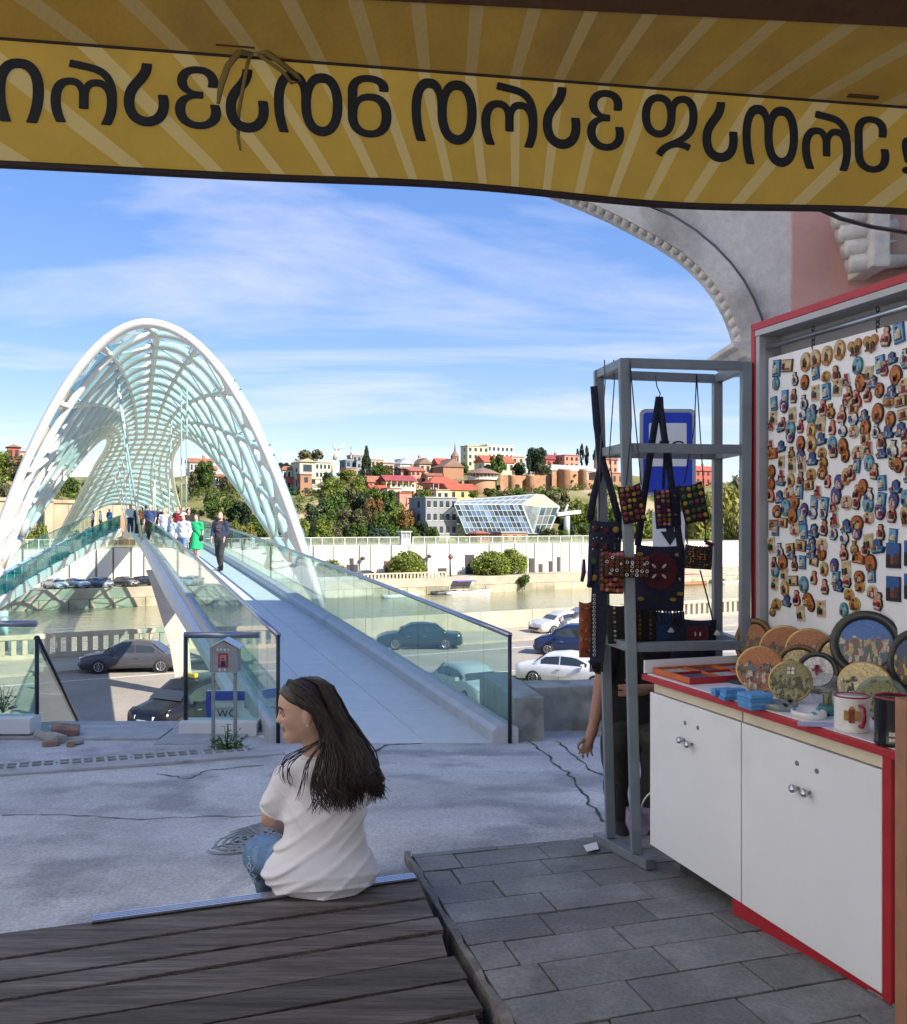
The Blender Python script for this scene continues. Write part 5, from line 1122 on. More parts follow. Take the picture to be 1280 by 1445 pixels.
# low concrete walls at the right of the bridge
W1 = P(722, 1045, 9.4)
tag(MB().hexa([Vector(q) for q in ((.62, 9.25, -.8), (.93, 9.3, -.8), (.62, 10.6, -.8), (.30, 10.55, -.8), (.62, 9.25, -.27), (.93, 9.3, -.27), (.62, 10.6, -.22), (.30, 10.55, -.22))]).build('wall_stub', conc_wall, bevel=.015), 'mossy concrete wall stub at the foot of the bridge railing', 'wall')
tag(MB().hexa([Vector(q) for q in ((.90, 10.0, -.85), (4.2, 10.25, -.85), (4.2, 10.5, -.85), (.72, 10.45, -.85), (.90, 10.0, -.30), (4.2, 10.25, -.24), (4.2, 10.5, -.24), (.72, 10.45, -.30))]).build('low_wall', conc_wall, bevel=.015), 'low dirty concrete wall along the terrace edge', 'wall')
tag(MB().hexa([Vector(q) for q in ((.40, 9.12, -.75), (.68, 9.1, -.75), (.62, 9.4, -.75), (.36, 9.4, -.75), (.42, 9.14, -.56), (.66, 9.12, -.60), (.60, 9.38, -.55), (.38, 9.38, -.55))]).build('concrete_lump', conc_wall, bevel=.03), 'rough concrete lump beside the end of the bridge kerb', 'concrete')
# rubble by the stairs
rub = mat('rubble_brick', (.30, .19, .14), .9, 0, .35, 9, .5, 30)
for i, (px, py, s_) in enumerate(((78, 1043, .16), (92, 1035, .2), (62, 1038, .13), (72, 1050, .11), (108, 1046, .10), (100, 1050, .09))):
    p = Pz(px, py+4, -.70); r = random.Random(i); T = TR(p+Vector((0, 0, s_*.25)), r.uniform(0, 3), r.uniform(-.4, .4), r.uniform(-.3, .3))
    tag(MB().box(-s_*.7, s_*.7, -s_*.4, s_*.4, -s_*.3, s_*.3, 0, T).build('rubble_stone', rub if i % 2 else conc_wall, bevel=.02), ('broken brick' if i % 2 else 'grey broken stone')+' in the rubble heap beside the stair fence', 'rubble', 'rubble beside the stairs')
tag(MB().hexa([Vector(q) for q in ((-8, 8.3, -.8), (-4.82, 8.35, -.8), (-4.75, 9.1, -.8), (-8, 9.2, -.8), (-8, 8.3, -.47), (-4.86, 8.37, -.50), (-4.8, 9.05, -.52), (-8, 9.2, -.5))]).build('kerb_block', conc_light, bevel=.02), 'big pale concrete block beside the drain and rubble', 'block')
# weeds under the offering box
leafm = mat('weed_leaf', (.10, .24, .03), .6, 0, .2, 8, island=.45, trans=.3)
def weeds(label, px, py, z, R_, H, n, seed):
    r = random.Random(seed); c = Pz(px, py, z); root = thing('weed', label, 'plant', c); lf = MB(); st_ = MB()
    for i in range(n):
        a = r.uniform(0, 6.28); k = r.random()**.6*R_; h = r.uniform(.15, 1)*H*(1-.5*k/R_); tip = c+Vector((k*math.cos(a), k*math.sin(a)*.5, h)); st_.tube([c, c.lerp(tip, .6)+Vector((0, 0, .02)), tip], .003, 4)
        for j in range(3):
            q = c.lerp(tip, .55+.22*j); d = Vector((r.uniform(-1, 1), r.uniform(-1, 1), r.uniform(-.2, .6))).normalized()*r.uniform(.03, .06); s_ = d.cross(Vector((0, 0, 1))).normalized()*d.length*.42
            lf.add([q, q+d*.45+s_, q+d, q+d*.45-s_], [(0, 1, 2, 3)])
    lf.build('leaves', leafm, root); st_.build('stems', leafm, root)
weeds('leafy green weed growing under the offering box', 320, 1064, -.70, .17, .36, 42, 1)
weeds('low green weed in the drain slots beside the offering box', 338, 1062, -.70, .12, .12, 16, 2)
weeds('green weed growing beside the glass fence plinth', 4, 1006, -.6, .2, .5, 30, 3)
# things behind the rack legs
tag(MB().box(.94, 1.07, 4.86, 4.98, tz(4.9)-.01, tz(4.9)+.12).build('carton', mat('lilac_box', (.40, .28, .50), .7, 0, .1, 10), bevel=.003), 'lilac cardboard box standing behind the rack', 'box')
tag(MB().tube([Vector((1.12+.12*math.cos(t), 4.83, tz(4.83)+.13+.12*math.sin(t))) for t in np.linspace(0, 6.28, 25)], .006, 6).build('wire_hoop', steel, None, True), 'thin wire hoop standing behind the rack', 'hoop')
# ------------------------------------------------------------------ people
def A3(*p): return np.array(p, float)
skin = mat('skin_light', (.56, .34, .25), .5, 0, .06, 25, .06, 300); skin_t = mat('skin_tan', (.36, .19, .125), .55, 0, .08, 25)
lip = mat('lip_rose', (.36, .13, .12), .45, 0, .05); hair_d = mat('hair_dark', (.019, .012, .010), .40, 0, .3, 40, island=.7); brow = mat('brow_dark', (.02, .013, .01), .7)
cot = mat('white_cotton', (.80, .78, .82), .85, 0, .03, 6, .12, 250); denim = mat('blue_denim', (.13, .24, .42), .85, 0, .25, 25, .3, 200, dirt=((.36, .47, .60), 9, .55, .6))
wmn = tag(thing('person', 'woman with long dark hair in a white t-shirt, seated on the platform edge', 'person', (-.55, 3.74, 0)))
# head frame: forward, lateral (towards the camera), up
hf = Vector((-.975, -.17, -.10)).normalized(); hl = Vector((0, -1, 0)); hl = (hl-hf*hl.dot(hf)).normalized(); hu = hl.cross(hf).normalized(); hu = hu if hu.z > 0 else -hu
HCn = Vector((-.615, 3.752, .745))
def H(f_, l_, u_): q = HCn+hf*f_+hl*l_+hu*u_; return (q.x, q.y, q.z)
HM = np.array([[hf.x, hl.x, hu.x], [hf.y, hl.y, hu.y], [hf.z, hl.z, hu.z]])
def head_sdf(p):
    d = ell(p, H(-.012, 0, .012), (.094, .072, .098), HM)
    d = smin(d, ell(p, H(.028, 0, -.045), (.062, .056, .078), HM), .05)
    d = smin(d, ell(p, H(.051, 0, .035), (.042, .058, .055), HM), .04)              # forehead
    for s in (-1, 1):
        d = smin(d, cone(p, H(-.012, s*.048, -.062), H(.060, s*.012, -.112), .020, .017), .035)     # jaw line
        d = smin(d, ell(p, H(.056, s*.036, -.036), (.028, .022, .026), HM), .03)                    # cheek
        d = np.maximum(d, -ell(p, H(.094, s*.031, -.008), (.018, .020, .013), HM)) if False else smin(d, d, .01)
        d = smin(d, ell(p, H(-.008, s*.079, -.028), (.018, .010, .031), HM), .006)                  # ear
    d = smin(d, cone(p, H(.078, 0, -.108), H(.070, 0, -.118), .017, .016), .025)                    # chin
    d = smin(d, cone(p, H(.086, 0, .004), H(.112, 0, -.041), .0085, .0115), .016); d = smin(d, ell(p, H(.104, 0, -.046), (.013, .011, .0075), HM), .008)                   # nose
    for s in (-1, 1):
        d = smin(d, ell(p, H(.097, s*.011, -.043), (.011, .008, .008), HM), .008)
        d = smin(d, cone(p, H(.088, s*.012, .012), H(.068, s*.050, .012), .008, .008), .02)         # brow ridge
        e = ell(p, H(.090, s*.032, -.012), (.014, .022, .010), HM); d = -smin(-d, e, .012)          # eye socket
        d = smin(d, ell(p, H(.069, s*.032, -.012), (.0125, .0135, .0115), HM), .004)                # closed lid / eyeball
    d = smin(d, ell(p, H(.090, 0, -.071), (.013, .021, .0062), HM), .007); d = smin(d, ell(p, H(.088, 0, -.083), (.012, .019, .007), HM), .006)
    return d
SH = {-1: A3(-.682, 3.765, .445), 1: A3(-.372, 3.79, .445)}; EL = {-1: A3(-.775, 3.80, .275), 1: A3(-.43, 4.0, .28)}; WR = {-1: A3(-.728, 3.99, .15), 1: A3(-.46, 4.10, .16)}
def wbody(p):
    d = head_sdf(p)
    d = smin(d, cone(p, H(-.025, 0, -.075), (-.556, 3.765, .50), .049, .055), .04)
    d = smin(d, ell(p, (-.535, 3.775, .40), (.15, .085, .15)), .06); d = smin(d, ell(p, (-.535, 3.77, .2), (.13, .09, .16)), .08)
    for s in (-1, 1):
        d = smin(d, cone(p, SH[s], EL[s], .045, .037), .03); d = smin(d, cone(p, EL[s], WR[s], .036, .025), .02)
        hd = WR[s]+A3(.03*-s*.4, .05, -.02); d = smin(d, cone(p, WR[s], hd, .024, .028), .02)
        for k in range(4): b0 = hd+A3((k-1.5)*.017, .015, 0); d = smin(d, cone(p, b0, b0+A3((k-1.5)*.003, .045+.006*(k in (1, 2)), -.022), .009, .007), .006)
        d = smin(d, cone(p, hd+A3(-s*.022, -.01, .005), hd+A3(-s*.045, .03, -.008), .010, .008), .008)
    return d
def lips_post(V, Q):
    c = V[Q].mean(1)-np.array(H(0, 0, 0)); q = c @ HM
    m = (q[:, 0] > .082) & (q[:, 2] < -.0665) & (q[:, 2] > -.089) & (np.abs(q[:, 1]) < .024); return V, m.astype(int)
bo = soft('body', wbody, (-.80, 3.64, .06), (-.28, 4.19, .875), .0052, [skin, lip], wmn, post=lips_post)
# face details on the visible and the far side
def onface(l_, u_, off=.0012):
    fs = np.linspace(.14, .03, 221); d = head_sdf(np.array([H(f_, l_, u_) for f_ in fs])); k = int(np.argmax(d < 0)); return H(fs[k]+off, l_, u_)
for s in (-1, 1):
    def arc(ls, us, n=14): return [onface(s*float(np.interp(t, np.linspace(0, 1, len(ls)), ls)), float(np.interp(t, np.linspace(0, 1, len(us)), us))) for t in np.linspace(0, 1, n)]
    MB().tube(arc((.012, .056), (.007, .0145, .0175, .015, .009)), [.0026+.0022*math.sin(math.pi*min(1, .15+t*.85)) for t in np.linspace(0, 1, 14)], 6).build('eyebrow', brow, wmn, True)
    MB().tube(arc((.022, .050), (-.0205, -.0225, -.0205)), [.0008+.0012*math.sin(math.pi*t) for t in np.linspace(0, 1, 14)], 6).build('lower_lid', brow, wmn, True)
    MB().tube(arc((.025, .040), (-.0190, -.0195)), [.0012+.0018*math.sin(math.pi*t) for t in np.linspace(0, 1, 14)], 6).build('eye', mat('eye_dark', (.05, .03, .02), .2), wmn, True)
    MB().tube(arc((.018, .055), (-.017, -.0150, -.0150, -.0120)), [.001+.0022*math.sin(math.pi*t) for t in np.linspace(0, 1, 14)], 6).build('eyelash', brow, wmn, True)
    MB().lathe([(.0035, -.002), (.0035, .0006), (0, .001)], 6, Matrix.Translation(Vector(onface(s*.009, -.050, 0))) @ Vector((0, 0, -1)).to_track_quat('Z', 'Y').to_matrix().to_4x4()).build('nostril', brow, wmn)
for s in ():
    MB().tube([H(.0965, s*.014, .010), H(.091, s*.030, .0165), H(.076, s*.047, .013)], [.0025, .0045, .0015], 6, flat=.5).build('eyebrow', brow, wmn, True)
    MB().tube([H(.083, s*.020, -.0155), H(.0815, s*.030, -.0165), H(.073, s*.043, -.0135), H(.068, s*.049, -.011)], [.0012, .0023, .0024, .001], 6).build('eyelash', brow, wmn, True)
MB().lathe([(.004, -.003), (.0045, 0), (.003, .004)], 8, Matrix.Translation(Vector(H(-.006, .083, -.062)))).build('earring', mat('pearl', (.8, .8, .78), .2, 0, .02), wmn, True)
def sstep(a, b, x): t = np.clip((x-a)/(b-a), 0, 1); return t*t*(3-2*t)
def wshirt(p):
    d = ell(p, (-.535, 3.768, .395), (.168, .116, .155)); d = smin(d, ell(p, (-.535, 3.750, .225), (.160, .122, .18)), .09)
    d = smin(d, ell(p, (-.548, 3.745, .075), (.236, .166, .115)), .10)
    for s in (-1, 1):
        d = smin(d, cone(p, (-.552, 3.77, .50), SH[s]+A3(0, 0, .005), .064, .060), .05)
        e = EL[s]*.78+SH[s]*.22; e2 = SH[s]+(EL[s]-SH[s])*.58; d = smin(d, cone(p, SH[s], e2, .060, .064), .035)
    # folds: slanting pulls over the lower back, drag lines from the armpits
    x, z = p[:, 0], p[:, 2]
    ph = (-.50*(x+.54)+.87*z); w = .012*np.sin(9*x+5*z)+.008*np.sin(23*x-11*z+1)
    f = np.clip(np.sin((ph+w)*2*np.pi/.083+.6), 0, 1)**2.2*sstep(.42, .30, z)*(.35+.65*np.clip(np.sin(x*11+z*7+2.2), 0, 1))
    ph2 = .80*(x+.66)+.60*(z-.36); f2 = np.clip(np.cos((ph2+.5*w)*2*np.pi/.055), 0, 1)**2*np.exp(-((x+.63)**2+(z-.36)**2)/.010)
    ph3 = z+.25*(x+.5)**2*4+.3*w; f3 = np.clip(np.sin(ph3*2*np.pi/.047), 0, 1)**2*sstep(.13, .05, z)*.8
    ph4 = .75*(x+.42)-.66*(z-.33); f4 = np.clip(np.cos((ph4+.5*w)*2*np.pi/.06), 0, 1)**2*np.exp(-((x+.41)**2+(z-.33)**2)/.012)
    d = d-.013*f-.008*f2-.010*f3-.009*f4
    d = np.maximum(d, -ell(p, (-.563, 3.77, .575), (.075, .075, .035)))            # neck opening
    hem = .010+.018*np.cos((x+.47)*7)+.012*np.sin(x*17); return np.maximum(d, (.006+.0*hem)-z)
soft('t_shirt', wshirt, (-.83, 3.55, -.01), (-.25, 3.97, .58), .0062, cot, wmn)
MB().tube([Vector((-.563+.073*math.cos(a), 3.765+.066*math.sin(a), .532+.012*math.sin(a)*-1)) for a in np.linspace(0, 6.28, 25)], .006, 6).build('neckband', cot, wmn, True)
def sleevehem(s):
    e2 = Vector(SH[s]+(EL[s]-SH[s])*.58); d = Vector(EL[s]-SH[s]).normalized(); x = d.cross(Vector((0, 1, 0))).normalized(); y = d.cross(x)
    MB().tube([e2+d*.046+x*(.052*math.cos(a))+y*(.052*math.sin(a)) for a in np.linspace(0, 6.28, 21)], .006, 6).build('sleeve_hem', cot, wmn, True)
sleevehem(-1); sleevehem(1)
KN = {-1: A3(-.845, 4.02, .035), 1: A3(-.53, 4.20, .03)}; AN = {-1: A3(-.80, 4.18, -.33), 1: A3(-.47, 4.30, -.33)}
def wjeans(p):
    d = ell(p, (-.555, 3.76, .09), (.19, .13, .10))
    for s in (-1, 1):
        d = smin(d, cone(p, (-.545+s*(.10 if s < 0 else .06), 3.80, .085), KN[s], .098, .078), .06); d = smin(d, cone(p, KN[s], AN[s], .074, .052), .04)
    x, y, z = p.T; f = np.clip(np.sin((x*.7+y*1.1-z*.4)*2*np.pi/.06), 0, 1)**2; return np.maximum(d-.006*f, .008-z-1.0*(y > 3.86))
soft('jeans', wjeans, (-.96, 3.6, -.36), (-.32, 4.40, .22), .012, denim, wmn)
fr_ = MB(); rr = random.Random(4)
for k in range(26): q = Pz(rr.uniform(352, 362), rr.uniform(1208, 1248), .05); q = P(rr.uniform(352, 363), rr.uniform(1206, 1250), 3.93); MB; fr_.tube([q, q+Vector((rr.uniform(-.02, .004), rr.uniform(-.01, .01), rr.uniform(-.02, .01)))], .0014, 4)
fo = fr_.build('frayed_threads', mat('white_thread', (.75, .78, .82), .8, 0, .05), wmn); fo['kind'] = 'stuff'
for s in (-1, 1):
    a = AN[s]; soft('shoe', lambda p: smin(ell(p, a+A3(0, .07, -.055), (.048, .14, .04)), cone(p, a+A3(0, 0, -.04), a+A3(0, 0, .02), .045, .04), .04), a-A3(.08, .1, .11), a+A3(.08, .24, .06), .014, mat('white_shoe', (.6, .6, .6), .6, 0, .05), wmn)
# hair: a cap over the skull and many tapering locks
def whair(p):
    d = ell(p, H(-.020, 0, .022), (.105, .082, .102), HM)
    d = smin(d, ell(p, H(-.065, .0, -.045), (.055, .078, .09), HM), .05); d = smin(d, ell(p, H(.040, 0, .046), (.066, .071, .064), HM), .03)
    q = (p-np.array(H(0, 0, 0))) @ HM
    hl_ = np.interp(q[:, 2], [-.13, -.085, -.060, -.034, -.014, .016, .042, .064, .086, .12], [-.03, -.026, -.024, -.004, .026, .050, .066, .086, .13, .2])
    return np.maximum(d, q[:, 0]-hl_)
    face = np.maximum(.050-q[:, 0]-.42*(q[:, 2]-.05)-1.5*np.maximum(0, np.abs(q[:, 1])-.05)*0, q[:, 2]-.080)
    ear = ell(p, H(.030, .078, -.035), (.045, .04, .052), HM); ear2 = ell(p, H(.030, -.078, -.035), (.045, .04, .052), HM)
    fc = ell(p, H(.110, 0, -.060), (.048, .10, .098), HM)
    d = np.maximum(d, -fc); return np.maximum(np.maximum(d, -ear), -ear2)
hr = soft('hair', whair, (-.76, 3.64, .58), (-.45, 3.87, .90), .006, hair_d, wmn)
locks = MB(); rr = random.Random(8)
def spl(pts, n=10):
    out = []; k = len(pts)
    for i in range(n+1):
        t = i/n*(k-1); j = min(int(t), k-2); f_ = t-j; p0, p1, p2, p3 = pts[max(j-1, 0)], pts[j], pts[j+1], pts[min(j+2, k-1)]
        out.append(.5*((2*p1)+(p2-p0)*f_+(2*p0-5*p1+4*p2-p3)*f_*f_+(3*p1-p0-3*p2+p3)*f_**3))
    return out
def lock(pts, r, jit=2.0):
    q = [P(x+rr.gauss(0, jit*(.35+.4*i)), y+rr.gauss(0, jit*.5), Y+rr.gauss(0, .004)) for i, (x, y, Y) in enumerate(pts)]
    S_ = spl(q, 11); n = len(S_); locks.tube(S_, [r*(.75+.5*math.sin(3.0*i/n))*(1-.80*max(0, (i/n-.55)/.45)) for i in range(n)], 5, flat=.55)
def cl(t): return round(t*8)/8*.8+t*.2+rr.gauss(0, .03)
def ce(t): return min(1, .35+.5*(math.sin(round(t*8)*2.4)*.5+.5)+rr.uniform(-.35, .2))
for i in range(1000):
    s = rr.random()
    if s < .07:
        t = rr.random(); lock([(399+9*t, 973-15*t, 3.742-.01*t), (409+10*t, 974-13*t, 3.690), (424+10*t, 984-12*t, 3.664), (442+8*t, 998-8*t, 3.652), (458+8*t, 1022, 3.650), (466+20*t, 1066, 3.640), (474+24*t, 1104+22*rr.random(), 3.60)], .0036, 1.2)
    elif s < .15:
        t = rr.random(); lock([(408+10*t, 974-8*t, 3.712), (415+9*t, 985-4*t, 3.682), (427+9*t, 997-5*t, 3.664), (446+6*t, 1008, 3.656), (462+8*t, 1030, 3.650), (468+20*t, 1070, 3.640), (476+24*t, 1106+20*rr.random(), 3.60)], .0036)
    elif s < .38:      # swept back over the side of the head, behind the ear
        t = rr.random(); lock([(405+18*t, 968-10*t, 3.72-.02*t), (424+16*t, 972+6*t, 3.668), (444+12*t, 996+4*t, 3.655), (456+12*t, 1024, 3.655), (458+30*t, 1066, 3.640), (468+32*cl(t), 1100, 3.615), (472+38*cl(t), 1104+42*ce(t), 3.592)], .0036)
    elif s < .74:    # over the back of the head and down the back
        t = rr.random(); lock([(424+20*t, 957+2*t, 3.75-.03*t), (448+14*t, 962+4*t, 3.70-.01*t), (462+12*t, 985+4*t, 3.685), (472+14*t, 1018, 3.675), (486+24*t, 1052, 3.655), (494+34*cl(t), 1090, 3.610), (492+44*cl(t), 1096+48*ce(t)-12*t, 3.590)], .0038)
    elif s < .92:    # right hand curtain
        t = rr.random(); lock([(436+12*t, 956, 3.78), (464+4*t, 968, 3.74), (482+2*t, 1000, 3.72), (496+6*t, 1030, 3.70), (514+10*t, 1066, 3.67), (526+10*t, 1100, 3.66), (529+8*t, 1110+20*rr.random(), 3.66)], .0036)
    else:            # loose ends on the back
        t = rr.random(); lock([(455+20*t, 1050, 3.640), (446+40*t, 1080, 3.612), (440+44*t, 1105, 3.60), (446+50*t, 1124, 3.592), (444+56*t+rr.gauss(0, 8), 1136+14*rr.random(), 3.588)], .0024, 3)
for pts in (((450, 1045, 3.66), (432, 1056, 3.66), (412, 1068, 3.675), (398, 1080, 3.685), (386, 1094, 3.70)), ((450, 1048, 3.655), (428, 1062, 3.655), (408, 1080, 3.665), (406, 1100, 3.665), (414, 1112, 3.66)), ((452, 1052, 3.65), (434, 1075, 3.645), (428, 1100, 3.635), (422, 1122, 3.63), (418, 1130, 3.625)),
            ((455, 1050, 3.65), (440, 1070, 3.64), (432, 1092, 3.63), (430, 1110, 3.625)), ((450, 1046, 3.66), (424, 1058, 3.66), (404, 1070, 3.675), (400, 1092, 3.675), (403, 1106, 3.672))):
    for k in range(5): lock(pts, .0022, 1.8)
lo_ = locks.build('hair_locks', hair_d, hr, True); lo_['kind'] = 'stuff'
# ------------------------------------------------------------------ people on the bridge
def person(label, H_=1.72, top=None, sleeves='short', bottom='trousers', bcol=None, hair='short', hcol=None, walk=.0, build=1.0, skin_=None, shoe=None, grp='people walking on the bridge', beard=False, extra=None, arms=.0):
    """front looks towards -Y; one skin surface, clothes and hair as children"""
    sk = skin_ or skin; root = thing('person', label, 'person', (0, 0, 0), grp); k = H_/1.75; b_ = build
    sx = .185*b_; foot = {-1: walk*.22, 1: -walk*.22}
    J = {s: dict(sh=A3(s*sx, 0, 1.43), el=A3(s*(sx+.05), .02+.05*walk*s, 1.15), wr=A3(s*(sx+.03-.05*arms), -.07-.08*arms+.10*walk*s, .93+.07*arms), hip=A3(s*.09, 0, .92), kn=A3(s*.095, -.02-.06*abs(walk)+foot[s]*.55, .49), an=A3(s*.095, .03+foot[s], .09+.03*(foot[s] > 0))) for s in (-1, 1)}
    def bodyf(p):
        d = ell(p, (0, 0, 1.645), (.075, .095, .115)); d = smin(d, ell(p, (0, -.03, 1.59), (.055, .06, .07)), .04); d = smin(d, cone(p, (0, -.09, 1.635), (0, -.112, 1.605), .012, .015), .012)
        for s in (-1, 1): d = smin(d, ell(p, (s*.077, .01, 1.63), (.012, .02, .03)), .01)
        d = smin(d, cone(p, (0, .01, 1.40), (0, 0, 1.56), .06, .052), .04); d = smin(d, ell(p, (0, 0, 1.24), (.15*b_, .095*b_, .24)), .08); d = smin(d, ell(p, (0, 0, .97), (.15*b_, .10*b_, .12)), .08)
        for s in (-1, 1):
            j = J[s]; d = smin(d, cone(p, j['sh'], j['el'], .05*b_, .040), .03); d = smin(d, cone(p, j['el'], j['wr'], .039, .027), .02); d = smin(d, cone(p, j['wr'], j['wr']+A3(0, -.015, -.08), .026, .024), .02)
            d = smin(d, cone(p, j['hip'], j['kn'], .082*b_, .058), .05); d = smin(d, cone(p, j['kn'], j['an'], .056, .036), .03); d = smin(d, cone(p, j['an']+A3(0, .02, -.03), j['an']+A3(0, -.12, -.05), .035, .028), .03)
        return d
    V, Q = nets(bodyf, (-.45, -.5, -.02), (.45, .45, 1.79), .026)
    bb = MB(); bb.v = [tuple(v*k) for v in V]; bb.f = [tuple(int(i) for i in q) for q in Q]; bb.m = [0]*len(Q)
    for s in (-1, 1):
        w = J[s]['wr']+A3(0, -.018, -.085)
        for f_ in range(4): q0 = w+A3(0, (f_-1.5)*.016, -.01); bb.tube([Vector(q0*k), Vector((q0+A3(-s*.004, -.005, -.04))*k), Vector((q0+A3(-s*.014, -.01, -.065-.008*(f_ in (1, 2))))*k)], [.009, .008, .006], 5)
        q0 = J[s]['wr']+A3(0, -.03, -.04); bb.tube([Vector(q0*k), Vector((q0+A3(-s*.012, -.03, -.03))*k), Vector((q0+A3(-s*.016, -.035, -.055))*k)], [.010, .009, .007], 5)
    bb.build('body', sk, root, True)
    for s in (-1, 1): MB().lathe([(.008, -.002), (.009, .0), (0, .004)], 6, Matrix.Translation(Vector((s*.03, -.083, 1.655))*k) @ Matrix.Rotation(R(90), 4, 'X')).build('eye', brow, root)
    def cloth(nm, fn, lo, hi, m_): V, Q = nets(fn, lo, hi, .026); c = MB(); c.v = [tuple(v*k) for v in V]; c.f = [tuple(int(i) for i in q) for q in Q]; c.m = [0]*len(Q); return c.build(nm, m_, root, True)
    def topf(p):
        d = ell(p, (0, 0, 1.25), (.185*b_, .125*b_, .24)); d = smin(d, ell(p, (0, 0, 1.0), (.185*b_, .135*b_, .17)), .08)
        for s in (-1, 1):
            j = J[s]; d = smin(d, cone(p, (0, .01, 1.45), j['sh'], .065, .065), .05)
            e = j['sh']+(j['el']-j['sh'])*(.7 if sleeves == 'short' else 1); d = smin(d, cone(p, j['sh'], e, .066*b_, .060), .03)
            if sleeves == 'long': d = smin(d, cone(p, j['el'], j['el']+(j['wr']-j['el'])*.86, .056, .042), .02)
        lim = .86 if bottom != 'dress' else .50
        return np.maximum(np.maximum(d-.006*np.sin(p[:, 2]*38+p[:, 0]*25), lim-p[:, 2]), p[:, 2]-1.50)
    cloth('top', topf, (-.45, -.35, .8), (.45, .35, 1.53), top)
    if bottom == 'dress': cloth('skirt', lambda p: np.maximum(np.maximum(cone(p, (0, 0, 1.05), (0, 0, .50), .14, .25), .52-p[:, 2]), p[:, 2]-1.08), (-.35, -.35, .48), (.35, .35, 1.1), bcol or top)
    else:
        cut = {'trousers': .07, 'shorts': .70, 'skirt': .6}[bottom]
        def botf(p):
            d = ell(p, (0, 0, .94), (.175*b_, .125*b_, .13))
            for s in (-1, 1): j = J[s]; d = smin(d, cone(p, j['hip'], j['kn'], .105*b_, .08), .05); d = smin(d, cone(p, j['kn'], j['an'], .078, .066), .03)
            return np.maximum(np.maximum(d-.005*np.sin(p[:, 2]*45+p[:, 1]*30), cut-p[:, 2]), p[:, 2]-1.03)
        cloth(bottom, botf, (-.35, -.45, .03), (.35, .45, 1.06), bcol)
    for s in (-1, 1):
        a = J[s]['an']; cloth('shoe', lambda p: np.maximum(smin(ell(p, a+A3(0, -.06, -.045), (.052, .145, .045)), cone(p, a+A3(0, .02, -.05), a+A3(0, .02, .0), .05, .045), .04), -p[:, 2]), a-A3(.09, .26, .12), a+A3(.09, .14, .06), shoe or brow)
    hc = hcol or hair_d
    if hair in ('short', 'bald'):
        if hair == 'short': cloth('hair', lambda p: np.maximum(ell(p, (0, .015, 1.665), (.086, .100, .112)), np.maximum(-(p[:, 1]+.02+.9*(1.70-p[:, 2])*0), 1.60-p[:, 2]-.6*p[:, 1])*1.0+0), (-.13, -.13, 1.5), (.13, .16, 1.80), hc)
    else:
        zl = 1.25 if hair == 'long' else 1.48
        cloth('hair', lambda p: np.maximum(smin(ell(p, (0, .02, 1.665), (.09, .100, .113)), cone(p, (0, .06, 1.60), (0, .09, zl), .085, .06), .05), -ell(p, (0, -.09, 1.61), (.066, .09, .10))), (-.16, -.13, zl-.1), (.16, .2, 1.81), hc)
    if beard: cloth('beard', lambda p: np.maximum(ell(p, (0, -.04, 1.565), (.062, .062, .055)), p[:, 2]-1.60), (-.1, -.13, 1.48), (.1, .06, 1.63), hcol or mat('beard_brown', (.12, .06, .03), .8))
    if hair == 'cap' or extra == 'cap':
        cm = mat('white_cap', (.75, .73, .72), .8, 0, .03); cp = cloth('cap', lambda p: np.maximum(ell(p, (0, .01, 1.69), (.098, .115, .09)), 1.685-p[:, 2]), (-.14, -.15, 1.6), (.14, .18, 1.82), cm)
        MB().loft([[Vector((x, y, z))*k for x, y, z in ((-.085, -.06, 1.69), (0, -.09, 1.695), (.085, -.06, 1.69), (.06, -.17, 1.665), (0, -.19, 1.67), (-.06, -.17, 1.665))], [Vector((x, y, z))*k for x, y, z in ((-.085, -.06, 1.70), (0, -.09, 1.705), (.085, -.06, 1.70), (.06, -.17, 1.673), (0, -.19, 1.678), (-.06, -.17, 1.673))]]).build('cap_brim', cm, cp)
    if extra == 'jacket':
        jm = mat('navy_jacket', (.02, .03, .075), .8, 0, .15, 20)
        def jk(p):
            d = ell(p, (0, .01, 1.24), (.20*b_, .14*b_, .25)); d = smin(d, ell(p, (0, .01, 1.0), (.20*b_, .145*b_, .17)), .08)
            for s in (-1, 1): j = J[s]; d = smin(d, cone(p, (0, .02, 1.46), j['sh'], .07, .07), .05); d = smin(d, cone(p, j['sh'], j['el'], .072, .064), .03); d = smin(d, cone(p, j['el'], j['el']+(j['wr']-j['el'])*.7, .062, .052), .02)
            slit = np.maximum(np.abs(p[:, 0])-.075-.03*(1.2-p[:, 2]), p[:, 1]+.02); return np.maximum(np.maximum(np.maximum(d, .88-p[:, 2]), p[:, 2]-1.50), -slit)
        cloth('jacket', jk, (-.5, -.4, .8), (.5, .4, 1.53), jm)
        for i, z in enumerate((1.33, 1.28, 1.22)): 
            for x in (-.045, -.015, .02, .05): MB().bar(Vector((x-.008, -.140+.004*i, z))*k, Vector((x+.008, -.140+.004*i, z+.02))*k, .006, .006).build('print_mark', mat('print_grey', (.5, .5, .5), .8), root)
    if extra == 'bag': MB().tube([Vector((-.17, .02, 1.47))*k, Vector((-.02, -.14, 1.25))*k, Vector((.17, -.10, 1.0))*k], .012, 5).build('bag_strap', brow, root); cloth('shoulder_bag', lambda p: ell(p, (.22, -.04, .92), (.05, .10, .12)), (.12, -.2, .75), (.32, .1, 1.08), brow)
    return root
def C_(n, c): return mat('cloth_'+n, c, .85, 0, .15, 18, .2, 80)
def bridge_pos(px, Y): x = (px-640)/F*Y; return (x, Y, dkz(Y)+.001)
